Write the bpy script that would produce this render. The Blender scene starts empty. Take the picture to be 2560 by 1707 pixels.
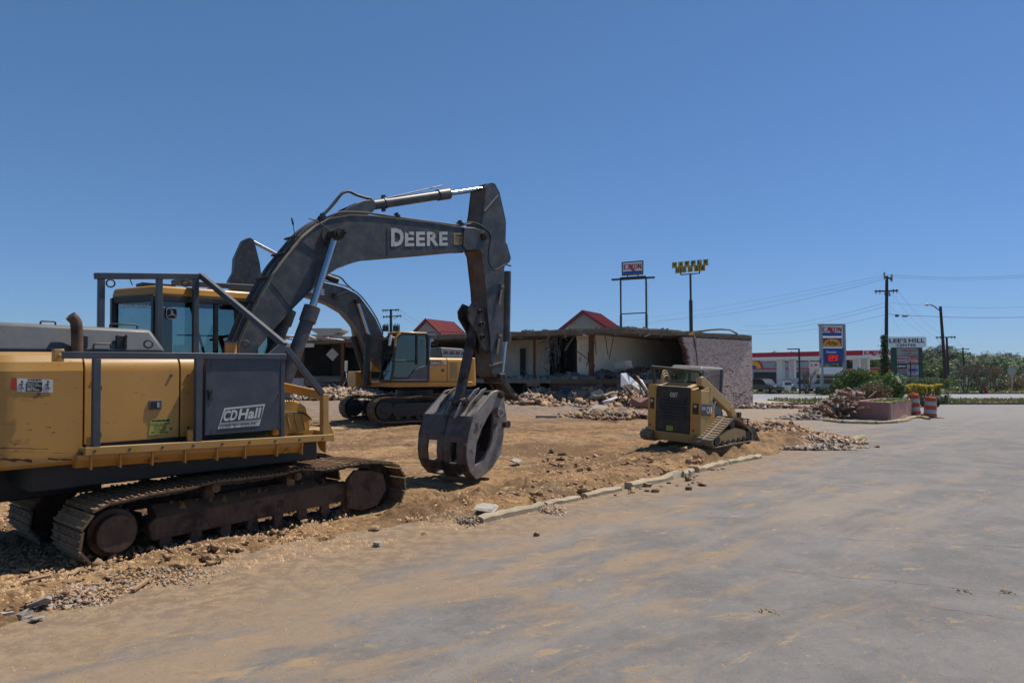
import bpy, bmesh, math, random
import numpy as np
from mathutils import Vector, Matrix, noise as mnoise
random.seed(7)
S = bpy.context.scene
# ------------------------------------------------------------------ camera
FPX = 1707.0                       # focal length in pixels of a 2560 px wide picture (24 mm lens)
EYE = Vector((0, 0, 2.3))
PITCH = math.atan((938 - 853.5) / FPX)
camd = bpy.data.cameras.new("camera"); cam = bpy.data.objects.new("camera", camd)
S.collection.objects.link(cam); S.camera = cam
camd.sensor_width = 36; camd.lens = 36 * FPX / 2560; camd.clip_start = .1; camd.clip_end = 6000
cam.location = EYE; cam.rotation_euler = (math.pi / 2 + PITCH, 0, 0)
# ------------------------------------------------------------------ sky and sun
SUN_EL = math.radians(63); SUN_AZ = math.radians(58)      # azimuth clockwise from +Y (straight ahead)
w = bpy.data.worlds.new("World"); S.world = w; w.use_nodes = True
nt = w.node_tree; nt.nodes.clear()
sky = nt.nodes.new("ShaderNodeTexSky"); sky.sky_type = 'NISHITA'; sky.sun_disc = False
sky.sun_elevation = SUN_EL; sky.sun_rotation = SUN_AZ
sky.air_density = 1.0; sky.dust_density = 0.25; sky.ozone_density = 3.5; sky.altitude = 0
bg = nt.nodes.new("ShaderNodeBackground"); bg.inputs[1].default_value = 0.075
wo = nt.nodes.new("ShaderNodeOutputWorld")
sky.dust_density = 0; sky.ozone_density = 3.0; bg.inputs[1].default_value = 0.1
_sp = nt.nodes.new("ShaderNodeSeparateColor"); _cb = nt.nodes.new("ShaderNodeCombineColor"); nt.links.new(sky.outputs[0], _sp.inputs[0])
for _i, (_a, _g) in enumerate(((.425, .747), (.622, .72), (1.045, .88))):      # the camera's tone response to the sky, per channel
    _m1 = nt.nodes.new("ShaderNodeMath"); _m1.operation = 'MULTIPLY'; _m1.inputs[1].default_value = .075
    _m2 = nt.nodes.new("ShaderNodeMath"); _m2.operation = 'POWER'; _m2.inputs[1].default_value = _g
    _m3 = nt.nodes.new("ShaderNodeMath"); _m3.operation = 'MULTIPLY'; _m3.inputs[1].default_value = _a / .1
    nt.links.new(_sp.outputs[_i], _m1.inputs[0]); nt.links.new(_m1.outputs[0], _m2.inputs[0]); nt.links.new(_m2.outputs[0], _m3.inputs[0])
    nt.links.new(_m3.outputs[0], _cb.inputs[_i])
nt.links.new(_cb.outputs[0], bg.inputs[0]); nt.links.new(bg.outputs[0], wo.inputs[0])
sd = bpy.data.lights.new("sun", 'SUN'); sd.energy = 5.0; sd.angle = math.radians(.53); sd.color = (1, .95, .87)
sun = bpy.data.objects.new("sun", sd); S.collection.objects.link(sun)
sdir = Vector((math.sin(SUN_AZ) * math.cos(SUN_EL), math.cos(SUN_AZ) * math.cos(SUN_EL), math.sin(SUN_EL)))
sun.rotation_euler = (-sdir).to_track_quat('-Z', 'Y').to_euler(); sun.location = sdir * 60
S.view_settings.view_transform = 'Standard'; S.view_settings.look = 'None'
S.view_settings.exposure = 0.12; S.view_settings.gamma = 1; S.view_settings.use_curve_mapping = False
S.cycles.max_bounces = 6; S.cycles.transparent_max_bounces = 12
COL = S.collection
# ------------------------------------------------------------------ survey helpers: sight lines -> places in the world
_F = Vector((0, math.cos(PITCH), math.sin(PITCH))); _U = Vector((0, -math.sin(PITCH), math.cos(PITCH)))
def ray(px, py):
    return _F + Vector((1, 0, 0)) * ((px - 1280) / FPX) + _U * ((853.5 - py) / FPX)
def at(px, py, Y):                 # point of a sight line at distance Y
    r = ray(px, py); return EYE + r * (Y / r.y)
def gz(px, py, z=0.0):             # point of a sight line at height z
    r = ray(px, py); return EYE + r * ((z - EYE.z) / r.z)
class Frame:
    """local frame of a machine or building: a = forward, b = left, c = up"""
    def __init__(s, o, a, roll=0.0, sx=1.0, shift=(0, 0)):
        s.o = Vector(o); s.a = Vector(a).normalized()
        s.b = Vector((0, 0, 1)).cross(s.a).normalized(); s.c = s.a.cross(s.b)
        if roll:
            q = Matrix.Rotation(roll, 3, s.a); s.b = q @ s.b; s.c = q @ s.c
        s.o = s.o + s.a * shift[0] + s.c * shift[1]; ax = s.a * sx
        s.M = Matrix(((ax.x, s.b.x, s.c.x, s.o.x), (ax.y, s.b.y, s.c.y, s.o.y), (ax.z, s.b.z, s.c.z, s.o.z), (0, 0, 0, 1)))
        s.I = s.M.inverted()
    def _hit(s, px, py, n, d):
        r = ray(px, py); t = (d - (EYE - s.o).dot(n)) / r.dot(n); return s.I @ (EYE + r * t)
    def y(s, px, py, y): return s._hit(px, py, s.b, y)
    def x(s, px, py, x): return s._hit(px, py, s.a, x)
    def z(s, px, py, z): return s._hit(px, py, s.c, z)
    def ys(s, pts, y): return [tuple(s.y(p[0], p[1], y)) for p in pts]
    def w(s, p): return s.M @ Vector(p)
# ------------------------------------------------------------------ object helpers
WM = {}
def setp(o, label=None, cat=None, group=None, kind=None):
    if label: o['label'] = label
    if cat: o['category'] = cat
    if group: o['group'] = group
    if kind: o['kind'] = kind
    return o
def root(name, M, label, cat, group=None):
    if not isinstance(M, Matrix): M = Matrix.Translation(Vector(M))
    o = bpy.data.objects.new(name, None); COL.objects.link(o); o.matrix_world = M; o.empty_display_size = .3
    WM[o.name] = M.copy(); return setp(o, label, cat, group)
def link(name, me, mat, parent=None, M=None):
    """mesh given in local coordinates of its own matrix M (world)"""
    o = bpy.data.objects.new(name, me); COL.objects.link(o)
    if mat is not None and len(me.materials) == 0:
        for m in (mat if isinstance(mat, (list, tuple)) else [mat]): me.materials.append(m)
    if M is None: M = WM[parent.name].copy() if parent is not None else Matrix.Identity(4)
    WM[o.name] = M.copy()
    if parent is not None:
        o.parent = parent; o.matrix_parent_inverse = Matrix.Identity(4)
        o.matrix_basis = WM[parent.name].inverted() @ M
    else: o.matrix_world = M
    return o
def catmull(pts, n=6):
    P = [Vector(p) for p in pts]; out = []
    for i in range(len(P) - 1):
        p0 = P[max(i - 1, 0)]; p1 = P[i]; p2 = P[i + 1]; p3 = P[min(i + 2, len(P) - 1)]
        for k in range(n):
            t = k / n
            out.append(.5 * ((2 * p1) + (p2 - p0) * t + (2 * p0 - 5 * p1 + 4 * p2 - p3) * t * t + (3 * p1 - p0 - 3 * p2 + p3) * t ** 3))
    out.append(P[-1]); return out
class MB:
    def __init__(s): s.v = []; s.f = []; s.m = []; s.mi = 0
    def add(s, v, f):
        n = len(s.v); s.v += [tuple(p) for p in v]; s.f += [tuple(i + n for i in q) for q in f]; s.m += [s.mi] * len(f); return s
    def hexa(s, p):                # 8 corners: bottom 0-3, top 4-7
        return s.add(p, [(3, 2, 1, 0), (4, 5, 6, 7), (0, 1, 5, 4), (1, 2, 6, 5), (2, 3, 7, 6), (3, 0, 4, 7)])
    def box(s, c, d, R=None):
        x, y, z = d[0] / 2, d[1] / 2, d[2] / 2
        P = [Vector(q) for q in ((-x, -y, -z), (x, -y, -z), (x, y, -z), (-x, y, -z), (-x, -y, z), (x, -y, z), (x, y, z), (-x, y, z))]
        if R is not None: P = [R @ q for q in P]
        return s.hexa([q + Vector(c) for q in P])
    def box2(s, a, b):
        a = Vector(a); b = Vector(b); return s.box((a + b) / 2, [abs(q) for q in (b - a)])
    def bar(s, p, q, wd, h, up=(0, 0, 1)):
        p = Vector(p); q = Vector(q); d = (q - p).normalized(); u = Vector(up)
        if abs(d.dot(u)) > .98: u = Vector((1, 0, 0))
        l = u.cross(d).normalized() * wd / 2; u = d.cross(l).normalized() * h / 2
        return s.hexa([p - l - u, q - l - u, q + l - u, p + l - u, p - l + u, q - l + u, q + l + u, p + l + u])
    def cyl(s, p, q, r, r2=None, n=16, cap=True):
        r2 = r if r2 is None else r2; p = Vector(p); q = Vector(q); d = (q - p).normalized()
        u = d.orthogonal().normalized(); v = d.cross(u); V = []
        for c, rr in ((p, r), (q, r2)):
            for i in range(n):
                a = 2 * math.pi * i / n; V.append(c + (u * math.cos(a) + v * math.sin(a)) * rr)
        F = [(i, (i + 1) % n, n + (i + 1) % n, n + i) for i in range(n)]
        if cap: F += [tuple(range(n - 1, -1, -1)), tuple(range(n, 2 * n))]
        return s.add(V, F)
    def pipe(s, p, q, ro, ri, n=20):
        p = Vector(p); q = Vector(q); d = (q - p).normalized(); u = d.orthogonal().normalized(); v = d.cross(u); V = []
        for c, rr in ((p, ro), (q, ro), (q, ri), (p, ri)):
            for i in range(n):
                a = 2 * math.pi * i / n; V.append(c + (u * math.cos(a) + v * math.sin(a)) * rr)
        F = []
        for k in range(4):
            for i in range(n):
                j = (i + 1) % n; k2 = (k + 1) % 4; F.append((k * n + i, k * n + j, k2 * n + j, k2 * n + i))
        return s.add(V, F)
    def tube(s, pts, r, n=8, smooth=0, cap=True):
        P = catmull(pts, smooth) if smooth else [Vector(p) for p in pts]
        u = None; V = []; F = []
        for i, p in enumerate(P):
            d = (P[min(i + 1, len(P) - 1)] - P[max(i - 1, 0)])
            d = d.normalized() if d.length > 1e-9 else Vector((1, 0, 0))
            u = d.orthogonal().normalized() if u is None else (u - d * u.dot(d)).normalized()
            v = d.cross(u); rr = r[i * len(r) // len(P)] if isinstance(r, (list, tuple)) else r
            for k in range(n):
                a = 2 * math.pi * k / n; V.append(p + (u * math.cos(a) + v * math.sin(a)) * rr)
        for i in range(len(P) - 1):
            for k in range(n):
                F.append((i * n + k, i * n + (k + 1) % n, (i + 1) * n + (k + 1) % n, (i + 1) * n + k))
        if cap: F += [tuple(range(n - 1, -1, -1)), tuple((len(P) - 1) * n + k for k in range(n))]
        return s.add(V, F)
    def loft(s, A, B):             # two outlines with the same number of points
        n = len(A); F = [(i, (i + 1) % n, n + (i + 1) % n, n + i) for i in range(n)]
        return s.add(list(A) + list(B), F + [tuple(range(n - 1, -1, -1)), tuple(range(n, 2 * n))])
    def slab(s, A, d):             # outline + thickness vector
        d = Vector(d); return s.loft([Vector(p) for p in A], [Vector(p) + d for p in A])
    def prism(s, xz, y0, y1):
        return s.loft([(p[0], y0, p[-1]) for p in xz], [(p[0], y1, p[-1]) for p in xz])
    def quad(s, a, b, c, d): return s.add([a, b, c, d], [(0, 1, 2, 3)])
    def ring(s, c, nrm, R, r, n=20, m=8):
        c = Vector(c); d = Vector(nrm).normalized(); u = d.orthogonal().normalized(); v = d.cross(u)
        V = []; F = []
        for i in range(n):
            a = 2 * math.pi * i / n; e = u * math.cos(a) + v * math.sin(a)
            for k in range(m):
                b = 2 * math.pi * k / m; V.append(c + e * (R + r * math.cos(b)) + d * r * math.sin(b))
        for i in range(n):
            for k in range(m):
                F.append((i * m + k, ((i + 1) % n) * m + k, ((i + 1) % n) * m + (k + 1) % m, i * m + (k + 1) % m))
        return s.add(V, F)
    def mesh(s, name, smooth=True, ang=35, fix=True):
        me = bpy.data.meshes.new(name); me.from_pydata(s.v, [], s.f)
        if any(s.m): me.polygons.foreach_set('material_index', s.m)
        if fix:
            bm = bmesh.new(); bm.from_mesh(me); bmesh.ops.recalc_face_normals(bm, faces=bm.faces); bm.to_mesh(me); bm.free()
        if smooth:
            me.polygons.foreach_set('use_smooth', [True] * len(me.polygons))
            me.set_sharp_from_angle(angle=math.radians(ang))
        me.update(); return me
    def build(s, name, mat, parent=None, fr=None, bevel=0, smooth=True, seg=2, label=None, cat=None, group=None, kind=None, fix=True, M=None):
        """vertices are in frame fr (or in the parent's own frame)"""
        if fr is not None:
            base = WM[parent.name] if parent is not None else (M or Matrix.Identity(4))
            T = base.inverted() @ fr.M; s.v = [tuple(T @ Vector(p)) for p in s.v]
        elif parent is None and M is not None:
            Ti = M.inverted(); s.v = [tuple(Ti @ Vector(p)) for p in s.v]
        o = link(name, s.mesh(name, smooth, fix=fix), mat, parent, M if parent is None else None)
        if bevel:
            md = o.modifiers.new('bevel', 'BEVEL'); md.width = bevel; md.segments = seg; md.limit_method = 'ANGLE'
            md.angle_limit = math.radians(40); md.harden_normals = False
        return setp(o, label, cat, group, kind)
def copy_tree(o, parent=None):
    c = o.copy(); COL.objects.link(c)
    if parent is not None: c.parent = parent; c.matrix_parent_inverse = o.matrix_parent_inverse.copy()
    for ch in KIDS.get(o.name, []): copy_tree(ch, c)
    return c
KIDS = {}
def index_kids(o):
    KIDS[o.name] = [c for c in bpy.data.objects if c.parent == o]
    for c in KIDS[o.name]: index_kids(c)
# ------------------------------------------------------------------ lettering (flat print, built in mesh)
def text_mesh(s, bold=.0, shear=0, align=True, spacing=1.0):
    cu = bpy.data.curves.new('lettering', 'FONT'); cu.body = s; cu.size = 1; cu.offset = bold; cu.shear = shear
    cu.space_character = spacing; cu.align_x = 'CENTER'; cu.resolution_u = 3; cu.fill_mode = 'FRONT'
    ob = bpy.data.objects.new('lettering', cu); COL.objects.link(ob)
    dg = bpy.context.evaluated_depsgraph_get(); me = bpy.data.meshes.new_from_object(ob.evaluated_get(dg))
    bpy.data.objects.remove(ob); bpy.data.curves.remove(cu); me.materials.clear(); return me
def lettering(s, bl, br, tl, mat, parent, name='lettering', bold=.012, shear=0, spacing=1.0, lift=.004, squeeze=1.0):
    """print s so that it fills the rectangle given by three corners in the parent's frame"""
    me = text_mesh(s, bold, shear, spacing=spacing)
    n = len(me.vertices); co = np.empty(n * 3); me.vertices.foreach_get('co', co); co = co.reshape(-1, 3)
    lo = co.min(0); hi = co.max(0); bl = np.array(bl, float); u = np.array(br, float) - bl; v = np.array(tl, float) - bl
    nr = np.cross(u, v); nr /= np.linalg.norm(nr)
    q = bl + ((co[:, :1] - lo[0]) / (hi[0] - lo[0])) * u + ((co[:, 1:2] - lo[1]) / (hi[1] - lo[1])) * v + nr * lift
    me.vertices.foreach_set('co', q.ravel()); me.update()
    return link(name, me, mat, parent)
def flat(pts, mat, parent, name, lift=0.0, label=None):
    P = [Vector(p) for p in pts]; n = (P[1] - P[0]).cross(P[-1] - P[0]).normalized() * lift
    mb = MB(); mb.add([p + n for p in P], [tuple(range(len(P)))])
    o = mb.build(name, mat, parent, smooth=False, fix=False)
    return setp(o, label)
def lerp2(bl, br, tl, pts):
    bl = Vector(bl); u = Vector(br) - bl; v = Vector(tl) - bl
    return [bl + u * a + v * b for a, b in pts]
EXXON = [[(0, 0), (.18, 0), (.18, .17), (.065, .17), (.065, .41), (.155, .41), (.155, .57), (.065, .57), (.065, .83), (.18, .83), (.18, 1), (0, 1)],
         [(.20, 1), (.285, 1), (.57, -.34), (.485, -.34)], [(.37, 1.0), (.455, 1.0), (.27, 0), (.185, 0)],
         [(.32, 1.0), (.405, 1.0), (.66, -.34), (.575, -.34)], [(.51, 1.0), (.59, 1.0), (.42, 0), (.335, 0)]]
def exxon(bl, br, tl, mat, parent):
    bl = Vector(bl); u = Vector(br) - bl; v = Vector(tl) - bl; n = u.cross(v).normalized()
    mb = MB()
    for k, poly in enumerate(EXXON):
        P = [bl + u * a + v * b + n * (.006 + k * .003) for a, b in poly]; mb.add(P, [tuple(range(len(P)))])
    def arc(cx, cy, rx, ry, t, k):
        P = []
        for i in range(20):
            a = 2 * math.pi * i / 20; P.append((cx + rx * math.cos(a), cy + ry * math.sin(a)))
        Q = [(cx + (rx - t) * math.cos(2 * math.pi * i / 20), cy + (ry - .15) * math.sin(2 * math.pi * i / 20)) for i in range(20)]
        V = [bl + u * a + v * b + n * .006 for a, b in P + Q]
        mb.add(V, [(i, (i + 1) % 20, 20 + (i + 1) % 20, 20 + i) for i in range(20)])
    arc(.69, .5, .105, .52, .06, 0)
    for poly in ([(.81, 0), (.865, 0), (.865, 1), (.81, 1)], [(.945, 0), (1, 0), (1, 1), (.945, 1)], [(.81, 1), (.87, 1), (1, 0), (.94, 0)]):
        P = [bl + u * a + v * b + n * .007 for a, b in poly]; mb.add(P, [tuple(range(len(P)))])
    return mb.build('lettering', mat, parent, smooth=False, fix=False)
# ------------------------------------------------------------------ materials
MATS = {}
def nodes(name):
    m = bpy.data.materials.new(name); m.use_nodes = True; nt = m.node_tree; nt.nodes.clear()
    out = nt.nodes.new('ShaderNodeOutputMaterial'); p = nt.nodes.new('ShaderNodeBsdfPrincipled')
    nt.links.new(p.outputs[0], out.inputs[0]); return m, nt, p, out
class G:
    """small node-graph builder"""
    def __init__(s, nt): s.nt = nt; s.L = nt.links
    def n(s, t, **kw):
        x = s.nt.nodes.new('ShaderNode' + t)
        for k, v in kw.items(): setattr(x, k, v)
        return x
    def inp(s, node, i, v):
        if v is None: return
        if hasattr(v, 'is_output'): s.L.new(v, node.inputs[i])
        else: node.inputs[i].default_value = v
    def along(s, ang, lx, ly):         # object coordinates stretched along a direction in plan
        c = s.n('TexCoord').outputs['Object']; m = s.n('Mapping'); m.vector_type = 'TEXTURE'; s.L.new(c, m.inputs[0])
        m.inputs['Scale'].default_value = (lx, ly, 1); m.inputs['Rotation'].default_value = (0, 0, math.radians(ang)); return m.outputs[0]
    def coord(s, which='Object', scale=None, rot=(0, 0, 0)):
        c = s.n('TexCoord').outputs[which]
        if scale is None: return c
        m = s.n('Mapping'); s.L.new(c, m.inputs[0]); m.inputs['Scale'].default_value = scale; m.inputs['Rotation'].default_value = rot
        return m.outputs[0]
    def noise(s, vec, scale, detail=4, rough=.55, dist=0, out=0):
        x = s.n('TexNoise'); s.inp(x, 'Vector', vec); s.inp(x, 'Scale', scale); s.inp(x, 'Detail', detail); s.inp(x, 'Roughness', rough); s.inp(x, 'Distortion', dist)
        return x.outputs[out]
    def vor(s, vec, scale, feature='F1', out=0):
        x = s.n('TexVoronoi', feature=feature); s.inp(x, 'Vector', vec); s.inp(x, 'Scale', scale); return x.outputs[out]
    def ramp(s, v, a, b, inv=False):
        x = s.n('MapRange'); x.interpolation_type = 'SMOOTHSTEP'; s.inp(x, 0, v); s.inp(x, 1, a); s.inp(x, 2, b)
        x.inputs[3].default_value = 1. if inv else 0.; x.inputs[4].default_value = 0. if inv else 1.; return x.outputs[0]
    def lin(s, v, a, b, c, d):
        x = s.n('MapRange'); s.inp(x, 0, v); s.inp(x, 1, a); s.inp(x, 2, b); s.inp(x, 3, c); s.inp(x, 4, d); return x.outputs[0]
    def math(s, op, a, b=None):
        x = s.n('Math', operation=op); s.inp(x, 0, a); s.inp(x, 1, b); return x.outputs[0]
    def mix(s, f, a, b, mode='MIX'):
        x = s.n('Mix', data_type='RGBA', blend_type=mode); s.inp(x, 0, f)
        s.inp(x, 6, a if hasattr(a, 'is_output') else (*a, 1)); s.inp(x, 7, b if hasattr(b, 'is_output') else (*b, 1)); return x.outputs[2]
    def bump(s, h, strength, dist=.02, nrm=None):
        x = s.n('Bump'); s.inp(x, 'Height', h); x.inputs['Strength'].default_value = strength; x.inputs['Distance'].default_value = dist
        if nrm is not None: s.L.new(nrm, x.inputs['Normal'])
        return x.outputs[0]
    def sep(s, v, i):
        x = s.n('SeparateXYZ'); s.L.new(v, x.inputs[0]); return x.outputs[i]
def mat(name, col, rough=.6, metal=0.0, var=.15, scale=2.5, bump=.15, bscale=60, dust=0.0, dustcol=(.30, .20, .12), rust=0.0,
        rustcol=(.12, .045, .02), rscale=3.0, spec=.5, rnd=0.0, emit=0.0, streak=0.0, coat=0.0, scratch=0.0):
    if name in MATS: return MATS[name]
    m, nt, p, out = nodes(name); g = G(nt); c = g.coord()
    n1 = g.noise(c, scale, 5, .6)
    f = g.lin(n1, .3, .7, 1 - var, 1 + var)
    x = g.n('Mix', data_type='RGBA', blend_type='MULTIPLY'); x.inputs[0].default_value = 1; x.inputs[6].default_value = (*col, 1)
    cc = g.n('CombineColor'); [g.L.new(f, cc.inputs[i]) for i in range(3)]; g.L.new(cc.outputs[0], x.inputs[7]); colr = x.outputs[2]
    rgh = rough
    if rnd:
        oi = g.math('MULTIPLY', g.math('ADD', g.n('ObjectInfo').outputs['Random'], g.n('NewGeometry').outputs['Random Per Island']), .5); hv = g.n('HueSaturation'); g.L.new(colr, hv.inputs['Color'])
        g.L.new(g.lin(oi, .1, .9, 1 - rnd, 1 + rnd), hv.inputs['Value']); colr = hv.outputs[0]
    if streak:
        cs = g.coord('Object', (6, 6, .35)); st = g.ramp(g.noise(cs, 3, 4, .6), .5, .72)
        colr = g.mix(g.math('MULTIPLY', st, streak), colr, dustcol)
    if rust:
        nr = g.noise(c, rscale, 8, .65, .3); mk = g.ramp(nr, .62 - .25 * rust, .72 - .2 * rust)
        colr = g.mix(mk, colr, rustcol); rgh = g.lin(mk, 0, 1, rough, .85)
    if scratch:
        cs = g.coord('Object', (9, 9, 40)); sc = g.ramp(g.noise(cs, 1.3, 3, .5, .5), .68, .72); colr = g.mix(g.math('MULTIPLY', sc, scratch), colr, (.10, .035, .02))
    if dust:
        nz = g.sep(g.n('NewGeometry').outputs['Normal'], 2); up = g.ramp(nz, .1, .9)
        nd = g.noise(c, 5, 6, .65); base = g.math('MULTIPLY', g.ramp(nd, .42, .75), .55 * dust)
        t = g.math('MULTIPLY', g.math('MULTIPLY', up, g.ramp(nd, .2, .6)), min(1, 1.1 * dust))
        mk = g.math('MAXIMUM', base, t); colr = g.mix(mk, colr, dustcol)
        rgh = g.lin(mk, 0, 1, rough, .95) if not rust else rgh
    g.L.new(colr, p.inputs['Base Color']) if hasattr(colr, 'is_output') else None
    g.inp(p, 'Roughness', rgh); p.inputs['Metallic'].default_value = metal; p.inputs['Specular IOR Level'].default_value = spec
    if coat: p.inputs['Coat Weight'].default_value = coat; p.inputs['Coat Roughness'].default_value = .15
    if bump: g.L.new(g.bump(g.noise(c, bscale, 3, .6), bump, .01), p.inputs['Normal'])
    if emit: p.inputs['Emission Color'].default_value = (*col, 1); p.inputs['Emission Strength'].default_value = emit
    MATS[name] = m; return m
def glass(name, tint, gloss=.25, rough=.03):
    m = bpy.data.materials.new(name); m.use_nodes = True; nt = m.node_tree; nt.nodes.clear(); g = G(nt)
    out = g.n('OutputMaterial'); t = g.n('BsdfTransparent'); t.inputs[0].default_value = (*tint, 1)
    gl = g.n('BsdfGlossy'); gl.inputs['Roughness'].default_value = rough; gl.inputs[0].default_value = (.8, .9, .9, 1)
    fr = g.n('Fresnel'); fr.inputs[0].default_value = 1.5
    ad = g.math('ADD', fr.outputs[0], gloss * .2); mx = g.n('MixShader'); g.L.new(ad, mx.inputs[0]); g.L.new(t.outputs[0], mx.inputs[1]); g.L.new(gl.outputs[0], mx.inputs[2])
    g.L.new(mx.outputs[0], out.inputs[0]); return m
DUST = (.33, .225, .135)
YEL = mat('machine_yellow', (.60, .31, .065), .42, var=.08, dust=.45, dustcol=DUST, bump=.03, scratch=.7, coat=.1, rust=.06, rustcol=(.16, .06, .03), rscale=2.6, streak=.12)
YEL2 = mat('clean_machine_yellow', (.60, .29, .03), .38, var=.05, dust=.25, dustcol=DUST, bump=.03, coat=.15)
YELD = mat('dusty_machine_yellow', (.52, .28, .06), .5, var=.12, dust=.8, dustcol=(.42, .30, .17), bump=.06)
DARK = mat('slate_grey_paint', (.062, .067, .077), .45, var=.3, dust=.7, dustcol=(.25, .185, .125), bump=.08, rust=.1, rscale=2.2, rustcol=(.10, .055, .03))
RAIL = mat('blue_grey_steel_tube', (.060, .072, .095), .45, var=.2, dust=.25, dustcol=(.22, .17, .13), bump=.05)
HOOD = mat('grey_hood_paint', (.085, .095, .11), .4, var=.08, dust=.4, dustcol=(.30, .23, .17), bump=.02)
BLACK = mat('black_rubber', (.012, .012, .013), .55, var=.3, dust=.3, dustcol=(.18, .13, .09), bump=.05)
BLKM = mat('black_steel', (.018, .018, .02), .5, var=.3, dust=.2, dustcol=(.2, .14, .09), bump=.05)
CHROME = mat('chrome_rod', (.42, .44, .48), .2, 1.0, var=.05, bump=0)
RUSTY = mat('rusty_brown_steel', (.115, .062, .040), .75, var=.35, rust=.5, rustcol=(.045, .022, .014), dust=.5, dustcol=(.24, .14, .075), bump=.25, streak=.25)
WORN = mat('worn_scratched_steel', (.060, .046, .042), .48, .3, var=.45, scale=5, rust=.5, rustcol=(.035, .018, .014), dust=.5, dustcol=(.26, .2, .16), bump=.2, bscale=30)
SHOE = mat('muddy_track_steel', (.17, .11, .065), .7, .15, var=.5, scale=7, rust=.3, rustcol=(.07, .055, .045), dust=1.0, dustcol=(.46, .28, .14), bump=.35, bscale=25, rnd=.25)
WHITE = mat('white_paint', (.72, .72, .70), .5, var=.06, bump=.02)
WORNW = mat('chipped_white_lettering', (.62, .62, .60), .6, var=.1, rust=.32, rustcol=(.07, .065, .06), rscale=9, bump=.02)
# ================================================================== GROUND
KP = [gz(-240, 1640), gz(0, 1565), gz(300, 1462), gz(700, 1385), gz(1180, 1305), gz(1500, 1222), gz(1800, 1152), gz(1965, 1123), gz(2160, 1098)]
KX = np.array([p.x for p in KP]); KY = np.array([p.y for p in KP])
def kerb_y(x): return np.interp(x, KX, KY, left=None, right=None) + np.where(x < KX[0], (x - KX[0]) * .8, 0) + np.where(x > KX[-1], (x - KX[-1]) * 1.0, 0)
def sstep(a, b, t): t = np.clip((t - a) / (b - a), 0, 1); return t * t * (3 - 2 * t)
_rng = np.random.default_rng(5)
_perm = _rng.permutation(256).astype(np.int64)
def vnoise(x, y, seed=0):
    xi = np.floor(x).astype(np.int64); yi = np.floor(y).astype(np.int64); fx = x - xi; fy = y - yi
    fx = fx * fx * (3 - 2 * fx); fy = fy * fy * (3 - 2 * fy)
    h = lambda a, b: _perm[(_perm[(a + seed * 37) & 255] + b) & 255] / 255.
    return (h(xi, yi) * (1 - fx) + h(xi + 1, yi) * fx) * (1 - fy) + (h(xi, yi + 1) * (1 - fx) + h(xi + 1, yi + 1) * fx) * fy
def fbm(x, y, o=4, seed=0, gain=.5):
    s = 0; a = 1; t = 0
    for k in range(o): s = s + a * (vnoise(x, y, seed + k) - .5); t += a; a *= gain; x = x * 2.03 + 7.1; y = y * 2.03 + 3.3
    return s / t * 2
def dirt_base(x, y):
    """broad shape of the dirt lot (numpy or float)"""
    x = np.asarray(x, float); y = np.asarray(y, float); s = (y - kerb_y(x)) * .72
    rise = .55 * sstep(17, 38, y) * (1 - sstep(5, 15, x))
    pit = -.14 * np.exp(-(((x + 4.6) / 3.6) ** 2 + ((y - 10.8) / 3.4) ** 2)) + .07 * np.exp(-((x + .6) ** 2 + (y - 15.3) ** 2) / 2)
    berm = .16 * np.exp(-((s - .9) / .8) ** 2) * (1 - .5 * sstep(-6, -2, x)) * sstep(-9, -6, x) + .12 * np.exp(-((s - .38) / .5) ** 2) * sstep(-1, 1, x) + .10 * np.exp(-((s - 1.6) / 1.2) ** 2) * sstep(1, 4, x) + .22 * np.exp(-((x - 5.8) ** 2 + (y - 19.6) ** 2) / 4)
    return rise + pit + berm, s
def track_dirt(x, y):
    d = 0
    return d
def dirt_z(x, y):
    b, s = dirt_base(x, y)
    ridge = np.exp(-((s - 1.5) / 1.2) ** 2) * (.35 + .65 * sstep(.35, .6, vnoise(x * .7, y * .7, 33))) * sstep(10, 13, y)                          # churned ridge along the kerb
    amp = .04 + .05 * sstep(.5, .65, vnoise(x * .35, y * .35, 9)) + .13 * ridge
    soft = fbm(x * .9, y * .9, 3, 1) * .06
    lump = fbm(x * 3.1, y * 3.1, 5, 3, .62) * amp
    patch = sstep(.42, .7, vnoise(x * .8, y * .8, 12)); zone = np.maximum(ridge, 1 - sstep(8.5, 13, y)); zone = np.maximum(zone, .45 * sstep(.45, .65, vnoise(x * .45 + 9, y * .45, 31))); patch = np.maximum(patch * zone, ridge * 1.3)
    fine = (np.maximum(0, fbm(x * 6.5, y * 6.5, 4, 6, .65)) * .11 + np.abs(fbm(x * 19, y * 19, 3, 7, .6)) * .035) * (.10 + patch)
    u = x * .78 + y * .62
    cle = .012 * np.sin(u * 2 * math.pi / .19) * sstep(.45, .6, vnoise(x * .5 + 3, y * .5, 15))
    z = b + soft + lump + fine + cle + .005
    edge = sstep(-.75, .35, s + fbm(x * 1.3, y * 1.3, 4, 20) * .65)
    far_edge = 1 - sstep(9.5, 12.5, x + fbm(x * .6, y * .6, 3, 22) * 2.5) * sstep(20, 26, y)
    k = edge * far_edge
    return np.where(k < .02, -.2, -.10 + (z + .10) * k)
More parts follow.
